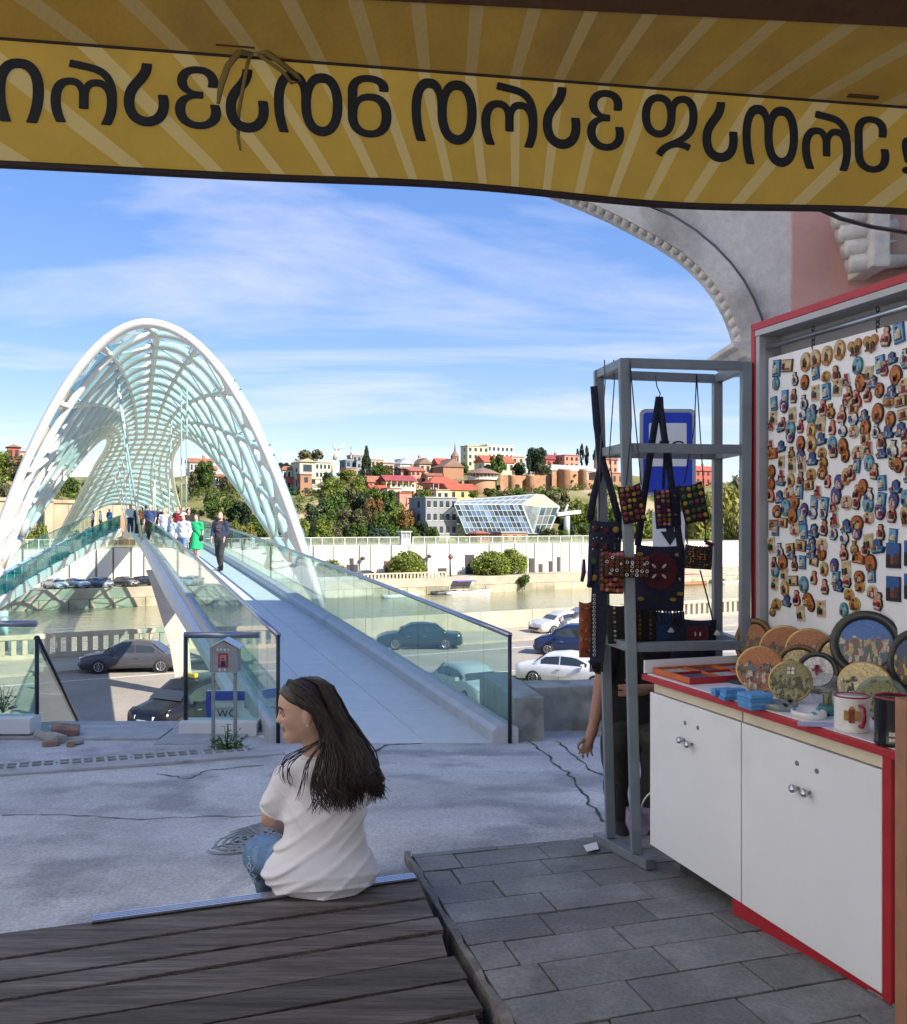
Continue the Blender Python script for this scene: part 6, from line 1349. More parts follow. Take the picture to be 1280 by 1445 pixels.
p_ = person('man in a navy jacket, grey t-shirt and dark jeans walking along the bridge', 1.74, C_('charcoal', (.06, .05, .055)), 'short', 'trousers', C_('black_jeans', (.03, .03, .035)), 'bald', walk=.75, beard=True, extra='jacket', arms=.9, skin_=skin)
place(p_, bridge_pos(311, 27.2), R(-14))
p_ = person('woman in a white cap, white top and blue denim shorts on the bridge', 1.68, C_('white', (.72, .72, .74)), 'long', 'shorts', C_('denim', (.16, .26, .45)), 'long', walk=.5, extra='cap', shoe=C_('white', 0)); place(p_, bridge_pos(259, 28.6), R(-20))
p_ = person('woman in a bright green dress with a black bag on the bridge', 1.62, C_('green', (.01, .42, .16)), 'short', 'dress', C_('green', 0), 'long', mat('hair_brown', (.06, .03, .018), .5), walk=.4, extra='bag'); place(p_, bridge_pos(277, 29.6), R(-10))
p_ = person('man in a dark red sweater on the bridge', 1.76, C_('darkred', (.22, .012, .02)), 'long', 'trousers', C_('navy', (.03, .04, .08)), 'short', mat('hair_brown', 0), walk=.3); place(p_, bridge_pos(251, 36.5), R(-25))
p_ = person('blond woman in a white blouse and pale jeans on the bridge', 1.70, C_('white', 0), 'long', 'trousers', C_('pale_denim', (.36, .46, .60)), 'long', mat('hair_blond', (.42, .28, .11), .5), walk=.5); place(p_, bridge_pos(232, 36.8), R(-15))
p_ = person('dark-haired girl in pale blue clothes in front of the blond woman', 1.42, C_('paleblue', (.48, .58, .72)), 'short', 'trousers', C_('pale_denim', 0), 'long', mat('hair_brown', 0), walk=.4); place(p_, bridge_pos(243, 33.5), R(-30))
p_ = person('grey-haired man in a navy shirt on the bridge', 1.80, C_('navyshirt', (.035, .06, .17)), 'short', 'trousers', C_('black_jeans', 0), 'short', mat('hair_grey', (.4, .37, .33), .6), walk=.4, build=1.1); place(p_, bridge_pos(212, 42), R(-10))
p_ = person('person in a dark top behind the man in navy', 1.70, C_('charcoal', 0), 'long', 'trousers', C_('black_jeans', 0), 'short'); place(p_, bridge_pos(223.5, 45), R(10))
p_ = person('person with dark hair in a black top behind the red sweater', 1.66, C_('black', (.015, .015, .018)), 'long', 'trousers', C_('black_jeans', 0), 'long'); place(p_, bridge_pos(266, 37.5), R(40))
p_ = person('person in a teal shirt on the crown of the bridge', 1.72, C_('teal', (.04, .18, .26)), 'short', 'trousers', C_('navy', 0), 'short'); place(p_, bridge_pos(206.5, 50), R(160))
p_ = person('person in a rust red top on the crown of the bridge', 1.66, C_('rust', (.32, .09, .04)), 'short', 'shorts', C_('black_jeans', 0), 'long', mat('hair_brown', 0)); place(p_, bridge_pos(199, 50), R(-20))
p_ = person('person in black on the crown of the bridge', 1.70, C_('black', 0), 'long', 'trousers', C_('black_jeans', 0), 'short'); place(p_, bridge_pos(193.5, 56), R(150))
p_ = person('person in a white shirt on the crown of the bridge', 1.78, C_('white', 0), 'long', 'trousers', C_('navy', 0), 'short'); place(p_, bridge_pos(184, 58), R(20))
def ramp_pos(t, o): x, y = RX(t); return (x+o, y, RZ(t)+.002)
p_ = person('person in a blue top standing at the fork of the bridge', 1.74, C_('blue', (.03, .11, .32)), 'long', 'trousers', C_('navy', 0), 'short', grp='people at the fork of the bridge'); place(p_, ramp_pos(.05, -.55), R(60))
p_ = person('person in a white and black outfit leaning at the fork railing', 1.70, C_('white', 0), 'short', 'trousers', C_('black_jeans', 0), 'long', grp='people at the fork of the bridge'); place(p_, ramp_pos(.09, -1.6), R(-60))
p_ = person('person in grey at the fork of the bridge', 1.68, C_('greyc', (.25, .27, .3)), 'long', 'trousers', C_('black_jeans', 0), 'short', grp='people at the fork of the bridge'); place(p_, ramp_pos(.08, -1.05), R(100))
# ------------------------------------------------------------------ the seller behind the rack
sel = thing('person', 'seated person in dark clothes behind the bag rack holding a cigarette', 'person', (1.02, 5.15, tz(5.1)-.08))
s0, e0, w0 = A3(.868, 5.10, .875), A3(.826, 5.05, .60), A3(.762, 4.98, .365)
k0 = A3(.735, 4.965, .295)
def selb(p):
    d = ell(p, (1.03, 5.16, 1.20), (.075, .092, .115)); d = smin(d, cone(p, (1.0, 5.10, 1.165), (.975, 5.06, 1.14), .03, .014), .02); d = smin(d, cone(p, (1.02, 5.18, .98), (1.03, 5.16, 1.10), .058, .05), .03)
    d = smin(d, ell(p, (1.04, 5.2, .72), (.15, .10, .24)), .06)
    for a, b, r1, r2, kk in ((s0, e0, .052, .043, .03), (e0, w0, .043, .027, .02), (w0, k0, .026, .028, .02), (A3(1.21, 5.16, .87), A3(1.20, 5.0, .62), .05, .042, .03), (A3(1.20, 5.0, .62), A3(1.02, 4.93, .60), .042, .028, .02), (A3(1.02, 4.93, .60), A3(.95, 4.91, .61), .026, .026, .02)): d = smin(d, cone(p, a, b, r1, r2), kk)
    for i, (dx_, dz_, l) in enumerate(((-.020, 0.005, 1.0), (-.008, -.004, 1.05), (.008, -.006, .98), (.022, -.004, .8))):      # fingers: knuckle bend downwards
        a = k0+A3(dx_, -.004, dz_-.006); m1 = a+A3(-.022+.004*i, -.006, -.030)*l; m2 = m1+A3(-.010+.008*i, .004, -.030)*l
        d = smin(d, cone(p, a, m1, .0095, .0085), .005); d = smin(d, cone(p, m1, m2, .0083, .0065), .003)
    t0 = k0+A3(-.024, -.012, .03); d = smin(d, cone(p, t0, t0+A3(-.028, -.008, -.022), .011, .009), .01); d = smin(d, cone(p, t0+A3(-.028, -.008, -.022), t0+A3(-.032, -.004, -.05), .009, .007), .004)
    for i in range(4): a = A3(.945, 4.905, .63-i*.018); d = smin(d, cone(p, a, a+A3(-.05, .012, -.004), .009, .007), .004)
    return smin(d, cone(p, A3(.96, 4.905, .635), A3(.93, 4.89, .66), .010, .008), .008)
soft('body', selb, (.66, 4.84, .18), (1.30, 5.34, 1.34), .0075, skin_t, sel)
blk = C_('black', 0)
def seltop(p):
    d = ell(p, (1.03, 5.19, .72), (.185, .13, .25)); d = smin(d, ell(p, (1.04, 5.2, .42), (.20, .15, .18)), .08); d = smin(d, cone(p, (1.02, 5.16, .93), s0, .07, .066), .05); d = smin(d, cone(p, (1.02, 5.16, .93), (1.21, 5.16, .87), .07, .066), .05)
    d = smin(d, cone(p, s0, s0+(e0-s0)*.62, .066, .062), .03); return smin(d, cone(p, (1.21, 5.16, .87), (1.205, 5.06, .7), .066, .06), .03)-.005*np.sin(p[:, 2]*50+p[:, 0]*30)
soft('top', seltop, (.74, 4.95, .2), (1.34, 5.40, 1.02), .014, blk, sel)
def seltr(p):
    d = ell(p, (1.04, 5.2, .31), (.19, .15, .11))
    for hx, kn, an in ((.97, A3(.885, 4.97, .30), A3(.905, 5.02, -.14)), (1.12, A3(1.10, 4.93, .32), A3(1.08, 5.0, -.12))): d = smin(d, cone(p, (hx, 5.15, .31), kn, .10, .08), .05); d = smin(d, cone(p, kn, an, .077, .062), .03)
    return d-.005*np.sin(p[:, 2]*40+p[:, 0]*30)
soft('trousers', seltr, (.76, 4.8, -.2), (1.3, 5.42, .46), .014, C_('olive', (.035, .035, .028)), sel)
for x, y in ((.905, 4.98), (1.08, 4.96)): soft('shoe', lambda p: ell(p, (x, y-.04, tz(5)-.0), (.05, .14, .05)), (x-.08, y-.22, tz(5)-.08), (x+.08, y+.14, tz(5)+.08), .018, blk, sel)
soft('hair', lambda p: np.maximum(ell(p, (1.035, 5.17, 1.225), (.087, .10, .11)), 1.19-p[:, 2]-.5*(p[:, 1]-5.16)), (.92, 5.04, 1.08), (1.15, 5.3, 1.36), .016, hair_d, sel)
tag(MB().tube([k0+A3(-.060, -.018, -.055), k0+A3(-.022, -.012, -.052)], .004, 8).build('cigarette', swh, None, True), 'white cigarette held in the fingers of the seated person', 'cigarette')
stl2 = thing('stool', 'dark stool under the seated person behind the rack', 'stool', (1.06, 5.24, gz(1.06, 5.2)))
MB().lathe([(.16, .17), (.17, .19), (.17, .215), (.15, .22)], 20, TR((1.06, 5.24, 0))).build('seat', dark_metal, stl2, True)
for a in range(4): t = a*1.571+.785; MB().tube([(1.06+.12*math.cos(t), 5.24+.12*math.sin(t), .18), (1.06+.17*math.cos(t), 5.24+.17*math.sin(t), tz(5.2)-.05)], .012, 6).build('leg', dark_metal, stl2, True)
b15 = bag('orange and pink patch behind the scarf, shaped as a cloth pouch', 817, 848, 836, 928, 4.62, 0, 'orange', [('petal', 3, 5, ['pinkish', 'rose'], .012)], 21, .03, grp=G)  # pouch form given to a half-hidden orange and pink shape
# ------------------------------------------------------------------ hillside across the river
CTRL = []
def ctl(px, py, n): CTRL.append(tuple(Pn(px, py, n)))
def leafmat(n, c, t=.35): return mat('leaf_'+n, c, .7, 0, .25, .9, island=.5, trans=t)
LM = dict(green=leafmat('green', (.085, .145, .022)), lime=leafmat('lime', (.19, .24, .035)), dark=leafmat('dark', (.035, .065, .024)), yellow=leafmat('yellow', (.26, .25, .05)), autumn=leafmat('autumn', (.25, .15, .045)), blue=leafmat('blue', (.075, .125, .095)), olive=leafmat('olive', (.15, .145, .06)))
bark = mat('bark', (.10, .075, .055), .9, 0, .3, 3)
def crown_pts(kind, r):
    if kind == 'round':
        C = [Vector((r.gauss(0, .42), r.gauss(0, .42), .95+r.gauss(0, .36))) for _ in range(30)]; return [(c, r.uniform(.20, .40)) for c in C if (c-Vector((0, 0, .95))).length < .85]
    if kind == 'bush': return [(Vector((math.cos(a)*math.cos(b)*.72, math.sin(a)*math.cos(b)*.72, .55+.62*math.sin(b))), .30) for a, b in ((r.uniform(0, 6.28), math.asin(r.uniform(-.5, 1))) for _ in range(90))]
    if kind == 'cone': return [(Vector(((1-t)*.7*math.cos(a), (1-t)*.7*math.sin(a), .25+1.75*t)), .10+.20*(1-t)) for t, a in ((r.random()**1.3, r.uniform(0, 6.28)) for _ in range(46))]
    if kind == 'spire': return [(Vector((.5*math.sin(t*3.1)*math.cos(a), .5*math.sin(t*3.1)*math.sin(a), .1+1.9*t)), .22) for t, a in ((r.random(), r.uniform(0, 6.28)) for _ in range(36))]
CRW = {}
def crown_mesh(kind, seed, n=2600):
    k = (kind, seed)
    if k in CRW: return CRW[k]
    r = random.Random(seed*17+3); cl = crown_pts(kind, r); b = MB(); L = {'bush': .075, 'cone': .10, 'spire': .10}.get(kind, .105); n = 5200 if kind == 'bush' else n
    for i in range(n):
        c, rad = cl[i % len(cl)]; d = Vector((r.gauss(0, 1), r.gauss(0, 1), r.gauss(0, 1))).normalized(); p = c+d*(rad*r.uniform(.55, 1.05))
        nx = (d*.7+Vector((r.gauss(0, .5), r.gauss(0, .5), r.gauss(0, .5)+.3))).normalized(); u_ = nx.orthogonal().normalized(); u_ = (Matrix.Rotation(r.uniform(0, 6.28), 3, nx) @ u_); v_ = nx.cross(u_); s = L*r.uniform(.6, 1.25)
        b.add([p-u_*s, p+v_*s*.55, p+u_*s, p-v_*s*.55], [(0, 1, 2, 3)])
    CRW[k] = b.mesh('crown', [LM['green']]); return CRW[k]
CRM = {}
def crown_of(kind, seed, col):
    k = (kind, seed, col)
    if k not in CRM: m = crown_mesh(kind, seed).copy(); m.materials.clear(); m.materials.append(LM[col]); CRM[k] = m
    return CRM[k]
tb = MB(); tb.tube([(0, 0, -.3), (.02, 0, .3), (-.02, .03, .7), (.03, 0, 1.1)], [.06, .05, .04, .02], 7)
for a in (.4, 2.3, 4.4): tb.tube([(0, 0, .45), (.2*math.cos(a), .2*math.sin(a), .75), (.42*math.cos(a), .42*math.sin(a), 1.0)], [.03, .02, .01], 5)
TRK = tb.mesh('trunk', [bark], True)
NAME = dict(round='leafy_tree', bush='round_bush', cone='conifer', spire='cypress'); trng = random.Random(2)
def tree(label, px, pt, pb_, hw, n, kind, col, grp='trees on the hillside across the river', cat=None, ctrl=True, base=None):
    Y = Yn(px, n); p = P(px, pb_, Y) if base is None else base; h = (pb_-pt)/F*Y; w = hw/F*Y
    root = thing(NAME[kind], label, cat or ('bush' if kind == 'bush' else 'tree'), p, grp); s = (w/.85, w/.85, h/(1.72 if kind == 'round' else 1.25 if kind == 'bush' else 2.0)); rot = (0, 0, trng.uniform(0, 6.28))
    if kind != 'bush' or True: shared('trunk', TRK, root, (0, 0, 0), rot, s)
    shared('crown', crown_of(kind, trng.randint(1, 3), col), root, (0, 0, -.0 if kind != 'round' else -.12*h), rot, s)
    if ctrl: ctl(px, pb_, n)
    return root
CN = dict(green='green', lime='light green', dark='dark green', yellow='yellowish', autumn='rusty autumn', blue='blue-green', olive='olive brown')
def trees(lst, where, n_=None, grp='trees on the hillside across the river'):
    for px, pt, pb_, hw, n, kind, col in lst:
        sz = 'large' if pb_-pt > 45 else ('small' if pb_-pt < 26 else 'medium')
        tree('%s %s %s %s' % (sz, CN[col], {'round': 'leafy tree', 'bush': 'round bush', 'cone': 'pointed conifer', 'spire': 'slim cypress'}[kind], where), px, pt, pb_, hw, n, kind, col, grp)
trees([(424, 726, 768, 13, 166, 'round', 'lime'), (439, 732, 768, 13, 172, 'round', 'dark'), (456, 730, 768, 15, 164, 'round', 'lime'), (474, 738, 768, 12, 168, 'round', 'olive'), (489, 736, 768, 11, 176, 'round', 'dark'), (506, 736, 768, 14, 168, 'round', 'green'), (523, 738, 768, 12, 172, 'cone', 'dark'), (537, 744, 768, 13, 165, 'round', 'blue'), (552, 738, 768, 12, 174, 'round', 'green'), (580, 742, 768, 14, 170, 'round', 'green'), (597, 734, 766, 12, 178, 'round', 'dark'), (612, 740, 766, 11, 172, 'round', 'green'), (650, 752, 766, 8, 170, 'round', 'green'), (672, 752, 766, 7, 170, 'round', 'green')],
      'on the terrace above the white wall', grp='trees on the far terrace')
trees([(443, 706, 750, 18, 200, 'round', 'dark'), (463, 700, 746, 18, 204, 'round', 'green'), (480, 690, 738, 17, 210, 'round', 'green'), (497, 680, 730, 15, 214, 'round', 'olive'), (513, 688, 738, 15, 208, 'round', 'dark'), (527, 700, 748, 15, 200, 'round', 'autumn'), (545, 704, 750, 18, 204, 'round', 'green'), (561, 712, 752, 15, 196, 'round', 'lime'), (486, 712, 752, 16, 192, 'round', 'olive'), (510, 716, 754, 16, 190, 'round', 'olive'), (536, 718, 756, 15, 188, 'round', 'green'), (462, 720, 756, 15, 186, 'round', 'green'), (505, 668, 704, 15, 224, 'round', 'lime'), (472, 672, 706, 18, 222, 'round', 'lime'), (524, 684, 716, 13, 222, 'round', 'green'), (490, 660, 678, 14, 232, 'round', 'lime'), (462, 664, 684, 9, 228, 'round', 'dark'), (588, 692, 726, 12, 206, 'round', 'dark'), (600, 690, 712, 12, 212, 'round', 'lime'), (574, 716, 748, 14, 192, 'round', 'autumn'), (550, 690, 716, 12, 216, 'round', 'green'), (537, 692, 722, 12, 218, 'round', 'lime')],
      'on the overgrown bank below the old houses')
trees([(436, 632, 674, 24, 262, 'round', 'olive'), (517, 630, 684, 11, 246, 'cone', 'dark'), (533, 652, 676, 13, 250, 'round', 'green'), (546, 656, 678, 12, 252, 'round', 'olive'), (510, 668, 690, 9, 236, 'round', 'dark'), (702, 640, 668, 13, 252, 'round', 'green'), (690, 655, 672, 10, 246, 'round', 'dark'), (757, 629, 668, 16, 262, 'round', 'dark'), (746, 636, 672, 4.5, 252, 'spire', 'dark'), (734, 650, 672, 11, 254, 'round', 'dark'), (768, 652, 672, 12, 250, 'round', 'olive'), (815, 634, 658, 3.5, 276, 'spire', 'dark'), (821, 627, 658, 4, 276, 'spire', 'dark'), (828, 631, 658, 4.5, 274, 'spire', 'dark'), (842, 632, 662, 7, 270, 'spire', 'dark'), (400, 652, 668, 10, 258, 'round', 'dark'), (413, 655, 670, 9, 258, 'round', 'olive'), (655, 650, 668, 8, 262, 'round', 'green')],
      'among the roofs on the hilltop')
trees([(728, 688, 708, 16, 204, 'round', 'green'), (710, 690, 708, 13, 204, 'round', 'olive'), (764, 688, 716, 17, 206, 'round', 'green'), (788, 692, 736, 19, 200, 'round', 'olive'), (812, 700, 746, 18, 198, 'round', 'lime'), (834, 704, 750, 16, 196, 'round', 'lime'), (802, 728, 760, 14, 184, 'round', 'dark'), (828, 734, 764, 15, 178, 'round', 'green'), (776, 744, 764, 10, 172, 'round', 'olive'), (795, 746, 764, 9, 170, 'round', 'green'), (852, 700, 752, 18, 194, 'round', 'lime'), (690, 688, 700, 9, 212, 'round', 'green'), (668, 690, 702, 8, 214, 'round', 'lime')],
      'on the slope below the brick fortress wall')
trees([(1024, 668, 792, 30, 168, 'round', 'yellow'), (1053, 652, 792, 30, 172, 'round', 'olive'), (985, 690, 792, 26, 170, 'round', 'yellow'), (950, 700, 790, 24, 176, 'round', 'lime'), (1086, 660, 792, 30, 176, 'round', 'lime'), (905, 712, 780, 20, 180, 'round', 'lime'), (1040, 720, 800, 22, 156, 'round', 'yellow'), (1005, 740, 800, 18, 154, 'round', 'lime'), (872, 712, 770, 18, 184, 'round', 'green')],
      'behind the quay beyond the bag rack', grp='trees behind the quay')
trees([(30, 738, 788, 17, 150, 'round', 'lime'), (12, 748, 790, 13, 150, 'round', 'lime'), (54, 735, 786, 14, 152, 'round', 'lime'), (105, 742, 790, 13, 150, 'round', 'lime'), (128, 738, 790, 12, 152, 'round', 'green'), (-12, 740, 790, 16, 152, 'round', 'green'), (4, 632, 668, 14, 232, 'round', 'lime'), (26, 640, 678, 17, 230, 'round', 'olive'), (44, 652, 690, 15, 226, 'round', 'green'), (8, 680, 724, 13, 200, 'round', 'olive'), (60, 664, 700, 14, 228, 'round', 'olive'), (-14, 660, 700, 16, 216, 'round', 'green'), (95, 668, 704, 16, 232, 'round', 'green'), (130, 672, 706, 16, 234, 'round', 'olive')],
      'on the bank behind the left side of the canopy')
trees([(290, 648, 690, 13, 226, 'round', 'green'), (277, 660, 700, 11, 228, 'round', 'olive'), (318, 668, 694, 11, 228, 'round', 'olive'), (300, 690, 724, 13, 206, 'round', 'green'), (325, 696, 738, 15, 200, 'round', 'green'), (343, 704, 748, 16, 196, 'round', 'dark'), (366, 722, 768, 14, 180, 'round', 'green'), (348, 736, 772, 14, 166, 'round', 'yellow'), (328, 732, 772, 13, 168, 'round', 'lime'), (376, 700, 744, 15, 202, 'round', 'green'), (395, 716, 764, 14, 184, 'round', 'lime'), (408, 726, 768, 12, 172, 'round', 'green'), (275, 742, 772, 14, 170, 'round', 'lime'), (250, 738, 772, 14, 170, 'round', 'green'), (225, 740, 772, 12, 168, 'round', 'green'), (165, 690, 725, 16, 230, 'round', 'green'), (205, 686, 724, 16, 232, 'round', 'olive'), (240, 682, 722, 16, 230, 'round', 'green')],
      'on the bank seen through the bridge canopy')
# round clipped bushes and greenery on the far quay
for px, pt, pb_, hw, n, lab in ((575, 780, 813, 24, 137.5, 'big round clipped bush beside the quay balustrade'), (693, 778, 808, 25, 137.5, 'round clipped bush beside the tall dark door'), (722, 774, 805, 20, 138.5, 'round clipped bush touching its neighbour by the white bays'), (466, 787, 812, 20, 137.5, 'round clipped bush seen over the bridge railing')): tree(lab, px, pt, pb_, hw, n, 'bush', 'lime', 'clipped bushes on the far quay', ctrl=False, base=Pn(px, pb_, n)*1+Vector((0, 0, -7.35-Pn(px, pb_, n).z)))
tree('leafy shrub growing out of the quay wall at the waterline', 740, 808, 829, 9, 130.2, 'round', 'green', 'plants on the quay wall', 'shrub', False)
# houses
RF = {n: mat('roof_'+n, c, .8, 0, .22, .5, .4, 3, rand=.12) for n, c in dict(red=(.42, .085, .05), rust=(.30, .12, .07), maroon=(.24, .05, .055), grey=(.30, .32, .32), brown=(.24, .15, .11), tan=(.42, .32, .22), pale=(.55, .54, .50)).items()}
WM = {n: mat('wall_'+n, c, .85, 0, .10, .3, dirt=(tuple(x*.7 for x in c), .25, .58, .5)) for n, c in dict(white=(.70, .67, .60), cream=(.62, .54, .36), yellow=(.66, .52, .22), brick=(.36, .19, .11), pink=(.58, .25, .17), grey=(.26, .27, .28), tan=(.46, .36, .25), mint=(.48, .53, .40), purple=(.15, .06, .08), stone=(.40, .30, .20), red=(.40, .10, .07), glass=(.16, .20, .23)).items()}
wnd = mat('window_dark', (.035, .045, .055), .15, 0, .1); wtrim = mat('window_trim', (.62, .60, .55), .7, 0, .05)
def oriented(b, o, x0, x1, y0, y1, z0, z1): return b.hexa([o+E2*x+N2*y+Vector((0, 0, z)) for z in (z0, z1) for x, y in ((x0, y0), (x1, y0), (x1, y1), (x0, y1))])
def house(label, x0, x1, pt, pb_, n, wall, roof='gable', rm='red', rpx=8, fl=2, cols=3, depth=None, balc=None, name='house', cat='house', trim=False, rows=None, wsz=.9, grp='houses on the hillside', rail_m=None, ctrl=True):
    xm = (x0+x1)/2; Y = Yn(xm, n); o = P(xm, pb_, Y); k = Y/F; w = (x1-x0)*k/(E2.x-(xm-640)/F*E2.y)/2; h = (pb_-pt)*k; d = depth or max(5, min(11, w*1.2)); rh = rpx*k
    root = thing(name, label, cat, o, grp); 
    if ctrl: ctl(xm, pb_, n); ctl(xm, pb_, n+d)
    oriented(MB(), o, -w, w, 0, d, -4, h).build('wall', WM[wall], root)
    V3 = lambda x, y, z: o+E2*x+N2*y+Vector((0, 0, z)); e = .45
    if roof == 'gable': r_ = MB().add([V3(-w-e, -e, h-.15), V3(w+e, -e, h-.15), V3(w+e, d+e, h-.15), V3(-w-e, d+e, h-.15), V3(-w-e, d/2, h+rh), V3(w+e, d/2, h+rh)], [(0, 1, 5, 4), (2, 3, 4, 5), (0, 4, 3), (1, 2, 5), (3, 2, 1, 0)]).build('roof', RF[rm], root)
    elif roof == 'front': r_ = MB().add([V3(-w-e, -e, h-.15), V3(w+e, -e, h-.15), V3(w+e, d+e, h-.15), V3(-w-e, d+e, h-.15), V3(0, -e, h+rh), V3(0, d+e, h+rh)], [(0, 4, 5, 3), (1, 2, 5, 4), (0, 1, 4), (3, 5, 2), (3, 2, 1, 0)]).build('roof', RF[rm], root)
    elif roof == 'hip': r_ = MB().add([V3(-w-e, -e, h-.1), V3(w+e, -e, h-.1), V3(w+e, d+e, h-.1), V3(-w-e, d+e, h-.1), V3(-w*.45, d/2, h+rh), V3(w*.45, d/2, h+rh)], [(0, 1, 5, 4), (1, 2, 5), (2, 3, 4, 5), (3, 0, 4), (3, 2, 1, 0)]).build('roof', RF[rm], root)
    else: r_ = oriented(MB(), o, -w-.2, w+.2, -.2, d+.2, h, h+max(.3, rh)).build('roof', RF[rm], root)
    if roof in ('gable', 'hip') and w > 3: oriented(MB(), o, w*.3, w*.3+.7, d*.55, d*.55+.7, h, h+rh+.9).build('chimney', WM['brick'], r_)
    fh = h/fl
    for f_ in range(fl):
        for c in range(cols):
            x = -w+(c+.5)*2*w/cols; ww_ = min(wsz*.55, w/cols*.55); z = fh*f_+fh*.28
            wn_ = oriented(MB(), o, x-ww_, x+ww_, -.06, .05, z, z+fh*.5).build('window', wnd, root)
            if trim: oriented(MB(), o, x-ww_-.12, x+ww_+.12, -.12, -.02, z-.16, z-.02).build('sill', wtrim, wn_)
        for sd in (-1, 1):
            y = d*.35; z = fh*f_+fh*.28; oriented(MB(), o, sd*w-.05, sd*w+.05, y, y+min(1.1, d*.2), z, z+fh*.5).build('window', wnd, root)
    if balc:       # timber balcony: floor, posts, rail, roof strip
        z0, z1, bx0, bx1 = balc[0]*h, balc[1]*h, -w+2*w*balc[2], -w+2*w*balc[3]; m_ = rail_m or wtrim
        bl = oriented(MB(), o, bx0, bx1, -1.3, -.02, z0-.15, z0).build('balcony', m_, root)
        q = max(3, int((bx1-bx0)/1.6))
        for i in range(q+1): x = bx0+(bx1-bx0-.14)*i/q; oriented(MB(), o, x, x+.14, -1.3, -1.16, z0, z1).build('post', m_, bl)
        oriented(MB(), o, bx0, bx1, -1.3, -1.2, z0+.85, z0+.98).build('balustrade_rail', m_, bl); oriented(MB(), o, bx0, bx1, -1.28, -1.24, z0+.05, z0+.8).build('balustrade', m_, bl); oriented(MB(), o, bx0-.1, bx1+.1, -1.4, -.02, z1, z1+.18).build('balcony_roof', RF[rm], bl)
    return root
redrail = mat('red_balcony', (.50, .10, .09), .7)
house('white house with low red roof and a red balcony near the canopy foot', 399, 417, 663, 692, 236, 'white', 'hip', 'rust', 6, 2, 3, balc=(.38, .62, .05, .95), rail_m=redrail)
house('pale green tower house with a tall window over a brick base', 423, 445, 651, 692, 230, 'mint', 'front', 'tan', 4, 2, 1, 6, balc=(.02, .38, .3, 1.25), wsz=2.6, trim=True)
house('long pale green wing behind the tower house', 445, 467, 653, 676, 240, 'mint', 'flat', 'tan', 1, 2, 4)
house('tan retaining house under the white arcade balcony', 424, 440, 670, 700, 228.5, 'brick', 'flat', 'brown', 1, 2, 1, 3)
house('narrow dark glass block with red lower storey and antenna', 488, 503, 650, 672, 250, 'glass', 'flat', 'grey', 1, 2, 2); house('pink brick annexe below the dark glass block', 489, 503, 661, 676, 247, 'pink', 'flat', 'grey', .5, 1, 2)
house('blue-grey flat roofed block beside the conifer', 498, 516, 643, 672, 262, 'grey', 'flat', 'tan', 1.5, 3, 3); house('beige flat roofed block behind the conifer', 524, 541, 649, 672, 268, 'tan', 'flat', 'tan', 1, 2, 3); house('tan windowless gable beside the mansard roof', 541, 556, 654, 678, 262, 'tan', 'flat', 'brown', .5, 2, 2)
house('small house with brown roof over the green bank', 520, 546, 680, 694, 236, 'pink', 'gable', 'rust', 9, 1, 4); house('low house with orange roof on the bank', 526, 547, 690, 704, 228, 'white', 'gable', 'red', 6, 1, 3)
house('dark purple house with pink wing under the mansard', 566, 597, 661, 680, 250, 'purple', 'gable', 'brown', 3, 2, 5)
house('pink house beside the dark purple one', 580, 600, 664, 682, 247, 'pink', 'gable', 'red', 3, 2, 3)
house('large pale house with long grey mansard roof', 565, 618, 655, 672, 264, 'white', 'hip', 'grey', 10, 1, 7); house('white block behind the grey mansard roof', 566, 590, 649, 668, 276, 'white', 'flat', 'pale', .6, 1, 5); house('tan gable rising over the grey mansard roof', 592, 608, 654, 670, 260, 'tan', 'front', 'brown', 8, 1, 2)
house('white house with bright red roof beside the church', 619, 641, 655, 676, 258, 'white', 'gable', 'red', 9, 2, 3)
house('yellow house with long maroon roof and glazed verandah', 545, 587, 678, 700, 232, 'yellow', 'gable', 'maroon', 8, 1, 6, balc=(.35, .95, .1, .9)); house('white lower house under the yellow one', 547, 566, 690, 716, 224, 'white', 'flat', 'rust', .6, 2, 3); house('windowless salmon pink block on the bank', 564, 583, 696, 722, 220, 'pink', 'flat', 'red', 1, 1, 1, wsz=.2)
house('tan house with red roof above the verandah house', 604, 628, 671, 688, 244, 'tan', 'gable', 'rust', 4, 1, 4)
house('house with red hipped roof and white verandah', 608, 646, 681, 698, 234, 'pink', 'hip', 'red', 9, 1, 5, balc=(.05, .9, .02, .98))
house('low yellow house with a broad red roof', 634, 672, 691, 706, 224, 'yellow', 'gable', 'red', 9, 1, 3); house('small cream outbuilding under the broad red roof', 616, 634, 692, 708, 222, 'cream', 'flat', 'tan', .6, 1, 2)
house('dark grey three storey stone house beside the glass hall', 601, 645, 703, 757, 188, 'grey', 'flat', 'grey', 1, 3, 5, 9, trim=True, wsz=1.2)
house('large beige hilltop building with arched windows', 660, 690, 630, 660, 282, 'cream', 'flat', 'tan', 1, 3, 4, trim=True); house('white hilltop wing with square windows', 688, 725, 629, 660, 286, 'white', 'flat', 'pale', 1.2, 3, 6, trim=True)
house('house with a big red roof below the hilltop building', 684, 726, 652, 668, 266, 'cream', 'gable', 'red', 10, 1, 5); house('brown house beside the big red roof', 722, 740, 645, 668, 272, 'tan', 'flat', 'tan', .6, 2, 2)
house('red house with maroon roof above the fortress', 771, 800, 648, 662, 276, 'red', 'gable', 'maroon', 7, 1, 4); house('salmon red house end above the fortress', 797, 817, 643, 662, 272, 'pink', 'flat', 'rust', 1, 2, 3)
house('long white shed with pale roof behind the fortress', 780, 845, 664, 676, 256, 'white', 'gable', 'pale', 9, 1, 8)
